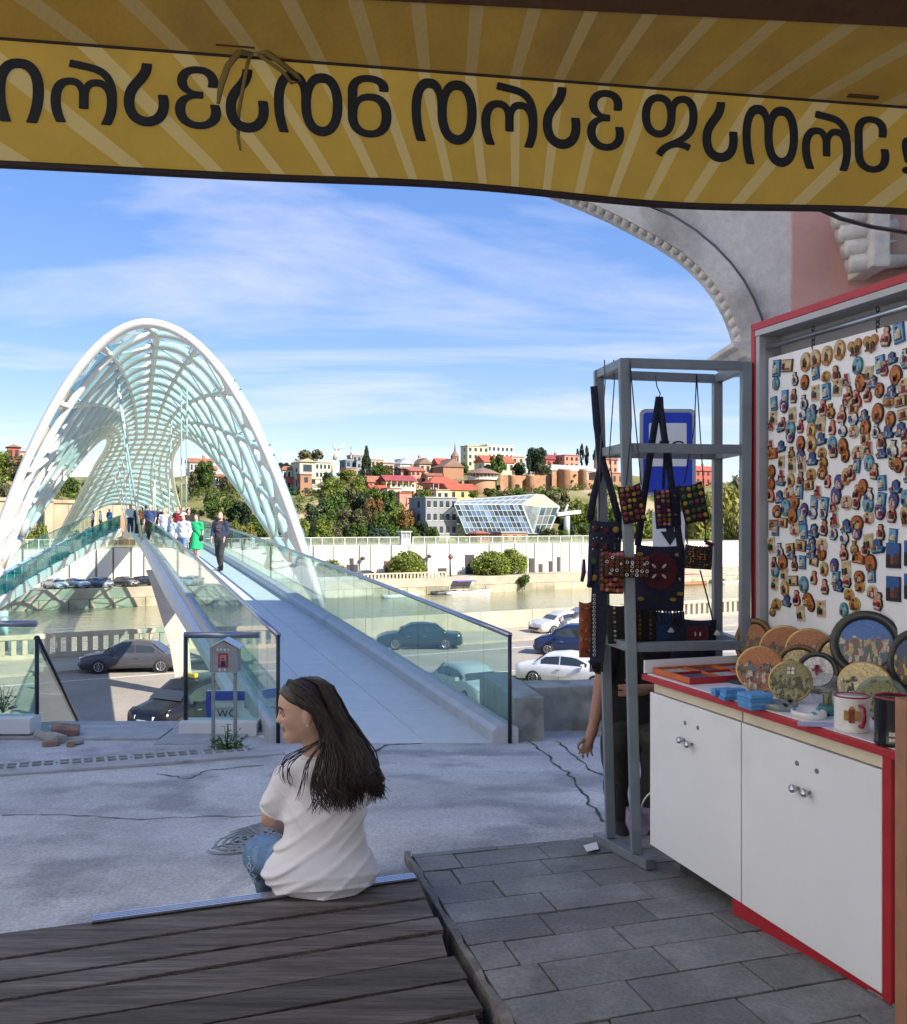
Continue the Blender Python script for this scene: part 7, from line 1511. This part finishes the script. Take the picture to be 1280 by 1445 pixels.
house('small red-brown house among the left hilltop trees', 11, 28, 630, 652, 244, 'red', 'front', 'brown', 3, 1, 2); house('long tan house on the left hilltop', 28, 48, 638, 656, 250, 'tan', 'flat', 'rust', 1, 1, 4)
house('white house with verandah seen through the canopy', 304, 327, 672, 692, 230, 'white', 'hip', 'rust', 4, 2, 3, balc=(.05, .8, .1, .95)); house('grey roofed house seen through the canopy', 268, 300, 652, 668, 262, 'white', 'gable', 'rust', 6, 1, 6); house('rust roofed house by the canopy edge', 284, 306, 662, 680, 244, 'tan', 'gable', 'rust', 6, 1, 3)
house('pink house seen past the rack post', 850, 872, 648, 668, 262, 'pink', 'gable', 'rust', 6, 2, 3); house('brick terrace below the pink house', 846, 880, 668, 700, 246, 'brick', 'flat', 'rust', 1, 2, 4); house('bright red roofed house seen between the rack posts', 982, 1010, 664, 684, 240, 'red', 'gable', 'red', 7, 2, 4)
house('small white pavilion among the terrace trees', 482, 494, 748, 764, 180, 'white', 'hip', 'rust', 3, 1, 2, 4, name='pavilion', cat='pavilion')
house('red and orange kiosk on the terrace before the glass hall', 674, 690, 752, 766, 160, 'red', 'hip', 'rust', 3, 1, 3, 4, name='kiosk', cat='kiosk'); house('dark brown cafe terrace building under the glass hall', 708, 745, 752, 766, 164, 'brick', 'flat', 'grey', 1.2, 1, 3, 5, name='cafe', cat='cafe')
# church with spire
chp = Pn(640, 672, 252); ch = thing('church', 'brown brick church with gabled roof and a pointed belfry', 'church', chp); ctl(640, 672, 252); ctl(640, 672, 262)
oriented(MB(), chp, -3.6, 3.6, 0, 10, -4, 3.0).build('nave', WM['brick'], ch); V3 = lambda x, y, z: chp+E2*x+N2*y+Vector((0, 0, z))
MB().add([V3(-4, -.4, 2.9), V3(4, -.4, 2.9), V3(4, 10.4, 2.9), V3(-4, 10.4, 2.9), V3(0, -.4, 5.6), V3(0, 10.4, 5.6)], [(0, 4, 5, 3), (1, 2, 5, 4), (0, 1, 4), (3, 5, 2), (3, 2, 1, 0)]).build('roof', RF['brown'], ch)
oriented(MB(), chp, .6, 2.6, 1, 3, 2.5, 6.3).build('belfry', WM['stone'], ch)
for x in (.9, 1.8): oriented(MB(), chp, x, x+.5, .92, 1.02, 4.9, 5.9).build('belfry_opening', wnd, ch)
MB().lathe([(1.5, 6.3), (1.1, 7.0), (.35, 8.0), (.0, 11.2)], 8, Matrix.Translation(chp+E2*1.6+N2*2), cap=False).build('spire', RF['brown'], ch)
# round verandah house on a brick drum, fortress wall
brick = mat('fortress_brick', (.40, .22, .125), .9, 0, .22, .35, .5, 3, dirt=((.26, .16, .10), .2, .54, .7))
ro = Pn(693, 698, 236)+N2*5; ctl(693, 698, 236); rt = thing('round_house', 'round brick tower house with white verandah and conical red roof', 'house', ro); TT = Matrix.Translation(ro)
MB().lathe([(4.4, -4), (4.3, 0), (4.2, 4.6)], 28, TT).build('drum', brick, rt, True); MB().lathe([(3.4, 4.6), (3.4, 6.4)], 28, TT).build('inner_wall', WM['tan'], rt, True)
vd_ = MB().lathe([(4.7, 4.5), (4.9, 4.7), (4.7, 4.75)], 28, TT).build('verandah', wtrim, rt, True)
for k in range(24): a = k*math.pi/12; q = ro+Vector((4.6*math.cos(a), 4.6*math.sin(a), 0)); MB().bar(q+Vector((0, 0, 4.7)), q+Vector((0, 0, 6.5)), .16).build('post', wtrim, vd_)
MB().lathe([(4.62, 4.75), (4.62, 5.4)], 28, TT, cap=False).build('balustrade', wtrim, vd_); MB().lathe([(5.3, 6.4), (5.2, 6.6), (2.4, 7.8), (.2, 8.4)], 28, TT).build('roof', RF['brown'], rt, True)
fw = thing('fortress_wall', 'old brick fortress wall with half-round towers on the hillside', 'wall', Pn(770, 692, 232)); 
def seg_wall(xa, xb, ta, tb2, ba, n): o0, o1 = Pn(xa, ta, n), Pn(xb, tb2, n); MB().hexa([Vector((o0.x, o0.y, Pn(xa, ba, n).z-5)), Vector((o1.x, o1.y, Pn(xb, ba, n).z-5)), Vector((o1.x, o1.y+2, Pn(xb, ba, n).z-5)), Vector((o0.x, o0.y+2, Pn(xa, ba, n).z-5)), o0, o1, o1+Vector((0, 2, 0)), o0+Vector((0, 2, 0))]).build('curtain_wall', brick, fw); ctl((xa+xb)/2, ba, n); ctl((xa+xb)/2, ta+6, n+6)
seg_wall(706, 746, 671, 671, 694, 236); seg_wall(746, 781, 671, 671, 692, 234); seg_wall(779, 792, 665, 665, 692, 232); seg_wall(790, 826, 664, 664, 692, 232); seg_wall(824, 850, 676, 680, 698, 236)
for px, t_, r_ in ((722, 670, 1.0), (748, 670, 1.25), (796, 662, 1.9), (823, 662, 1.2)):
    q = Pn(px, t_, 231.5); z0 = Pn(px, 694, 231.5).z-4; MB().lathe([(r_*1.12, 0), (r_, q.z-z0-.6), (r_*1.06, q.z-z0-.5), (r_*1.06, q.z-z0)], 16, Matrix.Translation((q.x, q.y, z0))).build('tower', brick, fw, True)
for px, py in ((812, 672), (808, 680), (768, 686), (832, 684)): q = Pn(px, py, 231.6); MB().box(q.x-.3, q.x+.3, q.y-.2, q.y+.3, q.z, q.z+.6).build('loophole', wnd, fw)
# big tan embankment wall at the left and the round brick tower under the fork
lw = thing('bastion_wall', 'huge tan stone bastion wall behind the left trees', 'wall', Pn(40, 785, 176)); stone_b = mat('bastion_stone', (.50, .40, .28), .9, 0, .16, .3, .4, 2, dirt=((.36, .28, .19), .15, .52, .7))
for xa, xb, ta, n in ((-60, 76, 702, 178), (76, 200, 706, 182), (200, 268, 716, 184)):
    for i in range(6):
        x0_, x1_ = xa+(xb-xa)*i/6, xa+(xb-xa)*(i+1)/6; e0_, e1_ = en_of(x0_, n), en_of(x1_, n); zt = Pn((xa+xb)/2, ta, n).z
        en_box(MB(), e0_+.03, e1_-.03, n, n+3, -4, zt-.6).build('wall_block', stone_b, lw); en_box(MB(), e0_, e1_, n-.3, n+3.2, zt-.6, zt).build('cap_stone', RF['tan'], lw)
for px in (55, 28): q = Pn(px, 735, 177.9); MB().box(q.x-.8, q.x+.8, q.y-.1, q.y+.5, q.z-2, q.z+2.6).build('niche', wnd, lw)
bt = Pn(172, 786, 172); btw = thing('brick_rotunda', 'round brown brick tower under the fork of the bridge', 'tower', Vector((bt.x, bt.y, -2.2))); MB().lathe([(2.3, 0), (2.3, 2.2), (2.5, 2.3), (2.5, 2.7), (2.2, 2.8), (2.1, 4.2), (1.7, 4.9), (.2, 5.3)], 24, Matrix.Translation((bt.x, bt.y, -2.2))).build('drum', brick, btw, True)
for k in range(8): a = k*.785; MB().bar((bt.x+2.12*math.cos(a), bt.y+2.12*math.sin(a), .8), (bt.x+2.12*math.cos(a), bt.y+2.12*math.sin(a), 1.8), .5).build('opening', wnd, btw)
# pale forked mast, antenna
ms = thing('forked_mast', 'pale forked mast rising behind the tower house', 'mast', Pn(468, 664, 270)); pm = mat('mast_beige', (.62, .56, .42), .7)
for a, c, r_ in (((467, 666), (472, 648), .55), ((472, 648), (475, 636), .7), ((475, 636), (469, 627), .35), ((475, 636), (487, 626), .35), ((475, 640), (476, 646), .3)): MB().tube([Pn(*a, 270), Pn(*c, 270)], [r_, r_*.6], 7).build('limb', pm, ms, True)
an = thing('antenna', 'thin red and white antenna on the dark glass block', 'antenna', Pn(495, 650, 252)); 
for i in range(6): MB().tube([Pn(495.5, 650-i*3.9, 252), Pn(495.5, 646.2-i*3.9, 252)], .28-.035*i, 6).build('mast_section', RF['red'] if i % 2 == 0 else wtrim, an)
# ------------------------------------------------------------------ faceted glass hall
gh = thing('glass_hall', 'faceted glass and steel hall with blue panes on the far terrace', 'building', Pn(700, 757, 184)); bl_g = [mat('pane_blue_%d' % i, c, .12, 0, .25, .3) for i, c in enumerate(((.10, .17, .28), (.04, .06, .09), (.20, .29, .40), (.06, .10, .12)))]; frm = mat('hall_frame', (.50, .53, .53), .5, .3, .05)
gy = lambda px, py, n=184: Pn(px, py, n)
rg_ = random.Random(9)
def lerp2(c00, c10, c01, c11, u_, v_): return (c00*(1-u_)+c10*u_)*(1-v_)+(c01*(1-u_)+c11*u_)*v_
def facade(c00, c10, c01, c11, nu, nv, mats_, fw_=.13, off=Vector((0, -.08, 0))):
    for i in range(nu):
        for j in range(nv):
            q = [lerp2(c00, c10, c01, c11, (i+a)/nu, (j+b)/nv) for a, b in ((.06, .05), (.94, .05), (.94, .95), (.06, .95))]; MB().hexa(q+[x+off for x in q]).build('pane', mats_[rg_.choice(range(len(mats_)))], gh)
    for i in range(nu+1): MB().bar(lerp2(c00, c10, c01, c11, i/nu, 0)+off, lerp2(c00, c10, c01, c11, i/nu, 1)+off, fw_).build('mullion', frm, gh)
    for j in range(nv+1): MB().bar(lerp2(c00, c10, c01, c11, 0, j/nv)+off*1.1, lerp2(c00, c10, c01, c11, 1, j/nv)+off*1.1, fw_).build('transom', frm, gh)
a0, a1, a2, a3 = gy(658, 753, 185), gy(752, 753, 183), gy(641, 712, 185), gy(736, 712, 183)
facade(a0, a1, a2, a3, 15, 5, bl_g)
pgl = glass('hall_glass', (.62, .70, .72), 1.0, .05, .25, (.5, .53, .52)); t2, t3 = gy(650, 706, 194), gy(757, 698, 190)
facade(a2, a3, t2, t3, 10, 2, [pgl], .16, Vector((0, 0, .1)))
facade(a1, gy(774, 752, 190), gy(762, 716, 185), gy(788, 716, 190), 3, 3, [pgl, MATS['pane_blue_3']], .22); MB().prism([a3, t3, gy(768, 699, 196), gy(789, 715, 190), gy(762, 716, 185)], (0, .1, .2)).build('roof_plate', RF['tan'], gh); MB().prism([a3, gy(762, 716, 185), a1], (0, .1, 0)).build('side_pane', pgl, gh)
for p0, p1 in ((a1, a3), (a1, gy(762, 716, 185)), (gy(774, 752, 190), gy(789, 715, 190)), (gy(758, 752, 188), gy(768, 716, 187)), (t3, gy(789, 715, 190)), (t2, t3)): MB().bar(p0, p1, .4).build('steel_edge', frm, gh)
MB().prism([gy(655, 753, 186), gy(753, 753, 184), gy(774, 752, 191), gy(770, 752, 200), gy(655, 753, 200)], (0, 0, .3)).build('floor', WM['grey'], gh)
MB().prism([gy(660, 752, 199), gy(770, 752, 199), gy(760, 706, 199), gy(655, 708, 199)], (0, .4, 0)).build('rear_wall', WM['grey'], gh)
cbx = thing('cable_car_mast', 'grey cable car support on a round column beside the glass hall', 'mast', gy(799, 758, 180)); MB().tube([gy(800, 760, 180), gy(800, 728, 180)], .75, 10).build('column', frm, cbx, True)
MB().bar(gy(785, 726, 180), gy(818, 722, 180), 1.2, .9).build('cross_arm', frm, cbx); MB().bar(gy(797, 722, 180), gy(801, 712, 180), .5).build('head', frm, cbx)
# ------------------------------------------------------------------ terrain through all those feet
for px in range(-160, 1500, 40):
    for n in (150, 160, 170): CTRL.append(tuple(EN(en_of(px, n), n, -2.3)))
    CTRL.append(tuple(EN(en_of(px, 182), 182, -1.8)))
    for n, py in ((300, 676), (360, 672), (460, 690), (620, 705)): ctl(px, py+(4 if px > 850 else 0), n)
cp = np.array(CTRL)
ee = np.linspace(-330, 330, 150); nn2 = np.concatenate([np.linspace(143, 300, 90), np.linspace(306, 640, 30)])
GE, GN = np.meshgrid(ee, nn2, indexing='ij'); gx = GE*E2.x+GN*N2.x; gyy = GE*E2.y+GN*N2.y
d2 = (gx.reshape(-1, 1)-cp[:, 0])**2+(gyy.reshape(-1, 1)-cp[:, 1])**2+3.0; wgt = d2**-1.7; gzv = (wgt @ cp[:, 2])/wgt.sum(1); gzv = gzv.reshape(GE.shape)-.5
gzv[GN < 178] = -2.1
b = MB(); ni, nj = GE.shape
b.v = [(float(a), float(c), float(d)) for a, c, d in zip(gx.ravel(), gyy.ravel(), gzv.ravel())]; b.f = [(i*nj+j, (i+1)*nj+j, (i+1)*nj+j+1, i*nj+j+1) for i in range(ni-1) for j in range(nj-1)]; b.m = [0]*len(b.f)
hm = mat('hill_ground', (.15, .15, .05), .95, 0, .35, .08, .6, .6, dirt=((.40, .31, .19), .045, .50, .85)); struct('hillside', b, hm, True)
# scrub that covers the bank between the trees
def tzv(e, n): i = np.clip(np.searchsorted(ee, e)-1, 0, ni-2); j = np.clip(np.searchsorted(nn2, n)-1, 0, nj-2); fe = (e-ee[i])/(ee[i+1]-ee[i]); fn = (n-nn2[j])/(nn2[j+1]-nn2[j]); return gzv[i, j]*(1-fe)*(1-fn)+gzv[i+1, j]*fe*(1-fn)+gzv[i, j+1]*(1-fe)*fn+gzv[i+1, j+1]*fe*fn
r = random.Random(31); scr = [MB(), MB(), MB()]
for i_ in range(1500):
    px = r.choice((r.uniform(270, 600), r.uniform(270, 600), r.uniform(690, 880), r.uniform(-40, 200), r.uniform(880, 1100))); n = 184+58*r.random()**1.2; e = en_of(px, n); rad = r.uniform(.7, 1.9); c = EN(e, n, tzv(e, n)+rad*.35); q = scr[r.choice((0, 0, 1, 2))]
    for k in range(34):
        d = Vector((r.gauss(0, 1), r.gauss(0, 1), abs(r.gauss(0, 1)))).normalized(); p = c+d*rad*r.uniform(.6, 1); nx = (d+Vector((r.gauss(0, .5), r.gauss(0, .5), r.gauss(0, .5)))).normalized(); u_ = nx.orthogonal().normalized()*r.uniform(.2, .42); v_ = nx.cross(u_)*.6; q.add([p-u_, p+v_, p+u_, p-v_], [(0, 1, 2, 3)])
for q, cn in zip(scr, ('green', 'lime', 'olive')): tag(q.build('scrub', LM[cn]), kind='stuff')
b = MB(); en_box(b, -420, 500, 142.8, 150, -4, -2.05); struct('terrace', b, pave_tan)
# ------------------------------------------------------------------ boats
bh = mat('boat_white', (.72, .72, .70), .35, 0, .05); bdk = mat('boat_dark', (.05, .055, .06), .5); bwd = mat('boat_wood', (.30, .13, .06), .5)
def boat(label, px, py, n, L, ang, hull, trimm, canopy=None):
    o = Pn(px, py, n); o.z = -9.75; T = Matrix.Translation(o) @ Matrix.Rotation(R(28+ang), 4, 'Z'); root = thing('boat', label, 'boat', o, 'boats moored at the far quay'); Rg = []
    for t in np.linspace(0, 1, 9): x = (t-.5)*L; w = .95*(1-max(0, (t-.55)/.45)**2.2)*(.85+.15*min(1, t*4)); sh = .55+.35*max(0, t-.6)**1.3; Rg.append([T @ Vector(q) for q in ((x, -w, sh), (x, -w*.75, -.15), (x, w*.75, -.15), (x, w, sh), (x, w*.8, sh-.05), (x, 0, .25), (x, -w*.8, sh-.05))])
    MB().loft(Rg).build('hull', hull, root, True)
    for k in range(3): x = -L*.3+k*L*.2; MB().box(x, x+.35, -.75, .75, .4, .52, 0, T).build('bench', trimm, root)
    MB().box(L*.08, L*.14, -.6, .6, .6, 1.1, 0, T).build('windscreen', rgl, root)
    if canopy:
        for x in (-L*.35, L*.12):
            for y in (-.75, .75): MB().bar(T @ Vector((x, y, .5)), T @ Vector((x, y, 1.95)), .05).build('canopy_post', steel, root)
        MB().box(-L*.4, L*.16, -.95, .95, 1.95, 2.05, 0, T).build('canopy', canopy, root, bevel=.03)
    return root
boat('white motor boat with rails moored at the quay', 661, 836, 128.5, 8.2, 0, bh, bwd)
boat('dark inflatable boat moored behind the white motor boat', 628, 834, 129.4, 4.6, 8, bdk, bdk); boat('red launch with a violet awning at the quay wall', 662, 826, 130.0, 6.5, 0, bwd, bh, mat('violet_awning', (.14, .08, .40), .8))
boat('white boat seen over the bridge railing', 566, 838, 127.5, 6.5, 10, bh, bwd); boat('covered red launch seen through the rack', 975, 812, 128, 8, 0, bwd, bh, mat('red_awning', (.40, .06, .06), .8)); boat('white launch beside the far quay at the right', 1035, 812, 128, 7, 0, bh, bwd, mat('pale_awning', (.6, .6, .6), .8))
# quay lamps and street lamp
for px, py, l_ in ((512, 788, 'dark globe wall lamp beside the first recess'), (606, 785, 'dark globe wall lamp above the quay balustrade')):
    q = Pn(px, py, 140.4); lm_ = thing('wall_lamp', l_, 'lamp', q, 'wall lamps on the white embankment'); MB().lathe([(0, -.35), (.35, -.2), (.42, .05), (.25, .3), (0, .36)], 12, Matrix.Translation(q), cap=False).build('globe', mat('lamp_dark', (.07, .06, .06), .4), lm_, True); MB().bar(q, q+N2*.7+Vector((0, 0, .1)), .1).build('arm', dark_metal, lm_)
q = Pn(636, 812, 136); q.z = -7.35; lp = thing('street_lamp', 'slim street lamp with a red-brown head on the far quay', 'lamp', q); MB().tube([q, q+Vector((0, 0, 3.0))], [.12, .07], 8).build('pole', dark_metal, lp, True); MB().lathe([(.1, 2.9), (.42, 3.1), (.46, 3.5), (.15, 3.8), (0, 3.9)], 10, Matrix.Translation(q)).build('head', mat('lamp_red', (.24, .10, .08), .5), lp, True)
# ------------------------------------------------------------------ cars
carglass = mat('car_glass', (.03, .04, .045), .06, 0, .05, 2, spec=.8); tyre_m = mat('tyre', (.02, .02, .021), .8); rim_m = mat('alloy', (.50, .50, .52), .3, .8, .05); lampw = mat('headlight', (.7, .72, .75), .1, 0, .05); lampr = mat('taillight', (.40, .01, .01), .2, 0, .05); plate_m = mat('number_plate', (.7, .7, .68), .5); blk_p = mat('black_plastic', (.025, .025, .027), .6)
def carpaint(n, c): return mat('paint_'+n, c, .22, .25, .04, 2, spec=.7)
SED = dict(L=4.85, W=.91, top=((-2.42, .62, .50, .93), (-2.30, .84, .80, .90), (-1.75, .88, .84, 0), (-1.55, .90, .88, .0), (-.95, 1.36, .63, 1), (-.2, 1.45, .66, 1), (.45, 1.42, .66, 1), (.95, 1.20, .67, 1), (1.28, .95, .80, 0), (1.9, .86, .80, 0), (2.30, .72, .74, .0), (2.42, .55, .55, 0)), wb=(-1.42, 1.40), wr=.325)
VAN = dict(L=4.4, W=.90, top=((-2.2, .75, .6, 0), (-2.12, 1.40, .72, 1), (-1.7, 1.64, .70, 1), (-.6, 1.68, .72, 1), (.35, 1.64, .70, 1), (.85, 1.40, .70, 1), (1.25, 1.08, .78, 0), (1.85, .94, .80, 0), (2.12, .78, .76, 0), (2.2, .55, .6, 0)), wb=(-1.32, 1.32), wr=.32)
def car(label, kind, paint, taxi=False, grp='cars on the riverside road', open_boot=False, simple=False):
    """nose to +X; body lofted from cross sections, windows, wheels, lights as parts"""
    K = kind; W = K['W']; root = thing('car', label, 'car', (0, 0, 0), grp); T_ = K['top']; belt = .90
    xs = [t[0] for t in T_]
    def prof(x):
        for a, c in zip(T_, T_[1:]):
            if a[0] <= x <= c[0]: f_ = (x-a[0])/(c[0]-a[0]); return [a[i]+(c[i]-a[i])*f_ for i in range(1, 4)]
        return list(T_[-1][1:])
    X = sorted(set(xs+list(np.linspace(xs[0], xs[-1], 25)))); Rg = []
    def ringp(x):
        zt, wt, g = prof(x); e = min(1, (x-xs[0])/.35+.55, (xs[-1]-x)/.35+.55); w = W*min(1, e); zb = .20+.10*(1-min(1, e))
        zs = min(belt, zt-.02); wt = min(wt, w-.02) if zt > belt+.02 else w*.86
        half = [(w*.80, zb), (w*.97, zb+.08), (w, .50), (w*.985, zs-.14), (w*.95, zs-.02), (w*.90 if zt > belt+.1 else w*.90, zs+.01), (wt+.035, zt-.09 if zt > belt+.1 else zs+.012), (wt*.9, zt-.02), (wt*.55, zt+.008)]
        return [Vector((x, -a, z)) for a, z in half]+[Vector((x, a, z)) for a, z in half[::-1]]
    MB().loft([ringp(x) for x in X]).build('body', paint, root, True)
    gx = [t[0] for t in T_ if t[3] == 1]; g0, g1 = gx[0], gx[-1]; xb = [t[0] for t in T_ if t[0] < g0][-1]; xf = [t[0] for t in T_ if t[0] > g1][0]
    def sidep(x, sd, v): r = ringp(x); a, c = r[5], r[6]; q = a.lerp(c, v); n = Vector((0, -(c.z-a.z), (c.y-a.y)*0)).normalized(); return Vector((x, sd*(abs(q.y)+.008), q.z))
    cuts = [xb+(g0-xb)*.75, g0+(g1-g0)*.38-.03, g0+(g1-g0)*.38+.03, g1+(xf-g1)*.12]
    for sd in (-1, 1):
        for i0, i1 in ((0, 1), (2, 3)):
            x0_, x1_ = cuts[i0], cuts[i1]; N_ = 5; bot = [sidep(x0_+(x1_-x0_)*k/N_, sd, .12) for k in range(N_+1)]; tp = [sidep(x0_+(x1_-x0_)*k/N_, sd, .90) for k in range(N_+1)]; b = MB(); b.add(bot+tp, [(k, k+1, N_+2+k, N_+1+k) for k in range(N_)]); b.build('side_window', carglass, root)
        for j, x in enumerate((cuts[0], cuts[1]+.03, cuts[3]-.05)): MB().bar(Vector((x, sd*(W+.002), .34)), Vector((x, sd*(W*.955+.006), .86)), .012, .006).build('door_seam', blk_p, root)
        for x in (cuts[1]-.12, cuts[3]-.45): MB().bar(Vector((x, sd*(W+.008), .74)), Vector((x+.2, sd*(W+.008), .75)), .03, .03).build('door_handle', steel, root)
        mxx = cuts[3]-.12; MB().loft([[Vector((mxx+a*k, sd*(W*.95+y), 1.0+c*k)) for a, c in ((-.06, -.07), (.06, -.07), (.06, .07), (-.06, .07))] for y, k in ((.0, .3), (.05, 1), (.19, 1), (.21, .7))]).build('mirror', paint, root)
        hx = xs[-1]; MB().hexa([Vector((hx-a, sd*y, z)) for z in (.60, .74) for a, y in ((.02, W*.45), (.34, W*.94), (.42, W*.80), (.12, W*.40))]).build('headlight', lampw, root)
        MB().hexa([Vector((xs[0]+a, sd*y, z)) for z in (.66, .82) for a, y in ((.04, W*.50), (.26, W*.95), (.30, W*.85), (.14, W*.45))]).build('tail_light', lampr, root)
    for xA, xB, nm in ((g1, xf, 'windscreen'), (g0, xb, 'rear_window')):
        zA, wA, _ = prof(xA); zB, wB, _ = prof(xB); d = .02 if xB > xA else -.02
        b = MB(); b.add([Vector((xA+(xB-xA)*t+d*.8, s*(wA*.92+(W*.80-wA*.92)*t), zA+(zB-zA)*t+.022)) for t in (.08, .5, .92) for s in (-1, 0, 1)], [(i*3+j, i*3+j+1, i*3+j+4, i*3+j+3) for i in range(2) for j in range(2)]); b.build(nm, carglass, root)
    wr = K['wr']
    for x in K['wb']:
        for sd in (-1, 1):
            Tw = Matrix.Translation((x, sd*(W-.10), wr)) @ Matrix.Rotation(R(-90*sd), 4, 'X')
            MB().lathe([(wr+.05, -.04), (wr+.055, .085), (wr+.02, .085)], 22, Tw, cap=True).build('wheel_arch', blk_p, root)
            wh = MB().lathe([(wr*.6, -.1), (wr, -.09), (wr, .09), (wr*.93, .115), (wr*.66, .115)], 22, Tw).build('wheel', tyre_m, root, True)
            MB().lathe([(wr*.68, .112), (wr*.66, .121), (wr*.60, .121), (wr*.56, .113)], 22, Tw, cap=False).build('rim', rim_m, wh)
            for k in range(8): a = k*math.pi/4; MB().bar(Tw @ Vector((.03*math.cos(a), .03*math.sin(a), .120)), Tw @ Vector((wr*.62*math.cos(a), wr*.62*math.sin(a), .120)), .045, .014).build('spoke', rim_m, wh)
    MB().box(xs[-1]-.06, xs[-1]+.012, -.55, .55, .33, .47).build('grille', blk_p, root); MB().box(xs[-1]-.02, xs[-1]+.02, -.26, .26, .50, .60).build('number_plate', plate_m, root); MB().box(xs[0]-.015, xs[0]+.03, -.26, .26, .55, .66).build('number_plate', plate_m, root)
    if taxi: MB().box(-.05, .13, -.28, .28, 1.69, 1.84).build('taxi_sign', mat('taxi_yellow', (.75, .50, .03), .4), root, bevel=.03); MB().box(-.12, .2, -.3, .3, 1.66, 1.69).build('roof_rack', blk_p, root)
    if open_boot: pass
    return root
def put_car(o, px, py, rz, z=RZ0): place(o, Pz(px, py, z)*1, R(rz)); return o
c1 = car('dark grey sedan driving along the riverside road', SED, carpaint('graphite', (.085, .085, .10))); put_car(c1, 189, 946, 180+7)
c2 = car('black minivan taxi with a yellow roof sign beside the glass fence', VAN, carpaint('black', (.012, .013, .017)), True); put_car(c2, 270, 1024, -118)
c3 = car('dark green sedan on the road seen through the bridge glass', SED, carpaint('dark_green', (.02, .05, .055))); put_car(c3, 592, 914, 180+4)
c4 = car('silver-green sedan parked nose-on below the bridge', SED, carpaint('silver_green', (.34, .42, .42))); put_car(c4, 660, 986, -62)
c5 = car('white sedan parked beside the terrace wall', SED, carpaint('white', (.75, .75, .76))); put_car(c5, 806, 966, -28)
c6 = car('dark blue car behind the white sedan', VAN, carpaint('navy', (.02, .035, .10))); put_car(c6, 812, 923, 160)
c7 = car('pearl white saloon parked at the far side of the road', SED, carpaint('pearl', (.70, .67, .60))); put_car(c7, 798, 893, 205)
c8 = car('grey estate parked beside the pearl white saloon', VAN, carpaint('grey', (.25, .26, .28))); put_car(c8, 826, 893, 205)
G2 = 'cars parked on the far quay'
for px, lab, pn, cc, ang in ((78, 'silver car parked nose-out on the far quay by the white bay', 'silver', (.5, .52, .54), -70), (107, 'pale blue car parked nose-out under the fork of the bridge', 'paleblue', (.36, .44, .52), -60), (138, 'grey-blue car parked nose-out beside the lattice door', 'greyblue', (.22, .28, .34), -55), (176, 'low dark car parked by the brown tower on the far quay', 'graphite', 0, -60), (202, 'black car parked sideways on the far quay', 'black', 0, 20)):
    o = car(lab, SED, carpaint(pn, cc), grp=G2); q = Pn(px, 826, 136.5); place(o, (q.x, q.y, -7.34), R(28+ang))
o = car('dark car parked by the quay balustrade', SED, carpaint('graphite', 0), grp=G2); q = Pn(516, 815, 137); place(o, (q.x, q.y, -7.34), R(28+10))
# grass strip, bollard and kerb by the parked cars
gs = Pz(742, 966, RZ0+.02); b = MB(); r = random.Random(6)
for i in range(2600):
    p = Vector((gs.x+r.uniform(-2.2, 1.6), gs.y+r.uniform(-1.4, 1.4), RZ0+.10)); h = r.uniform(.05, .16); a = r.uniform(0, 6.28); w = Vector((math.cos(a), math.sin(a), 0))*.025
    b.add([p-w, p+w, p+Vector((r.uniform(-.04, .04), r.uniform(-.04, .04), h))], [(0, 1, 2)])
tag(b.build('grass', mat('grass_green', (.09, .17, .03), .8, 0, .2, 2, island=.4)), kind='stuff'); MB().box(gs.x-2.4, gs.x+1.8, gs.y-1.6, gs.y+1.6, RZ0, RZ0+.11).build('planting_bed', pave_tan, None)['kind'] = 'structure'
q = Pz(757, 950, RZ0); bo_ = thing('bollard', 'short concrete bollard beside the grass strip', 'bollard', q); MB().lathe([(.11, 0), (.11, .55), (.09, .62), (0, .64)], 12, Matrix.Translation(q)).build('shaft', conc_light, bo_, True); MB().lathe([(.115, .40), (.115, .50)], 12, Matrix.Translation(q)).build('band', MC['red'], bo_)
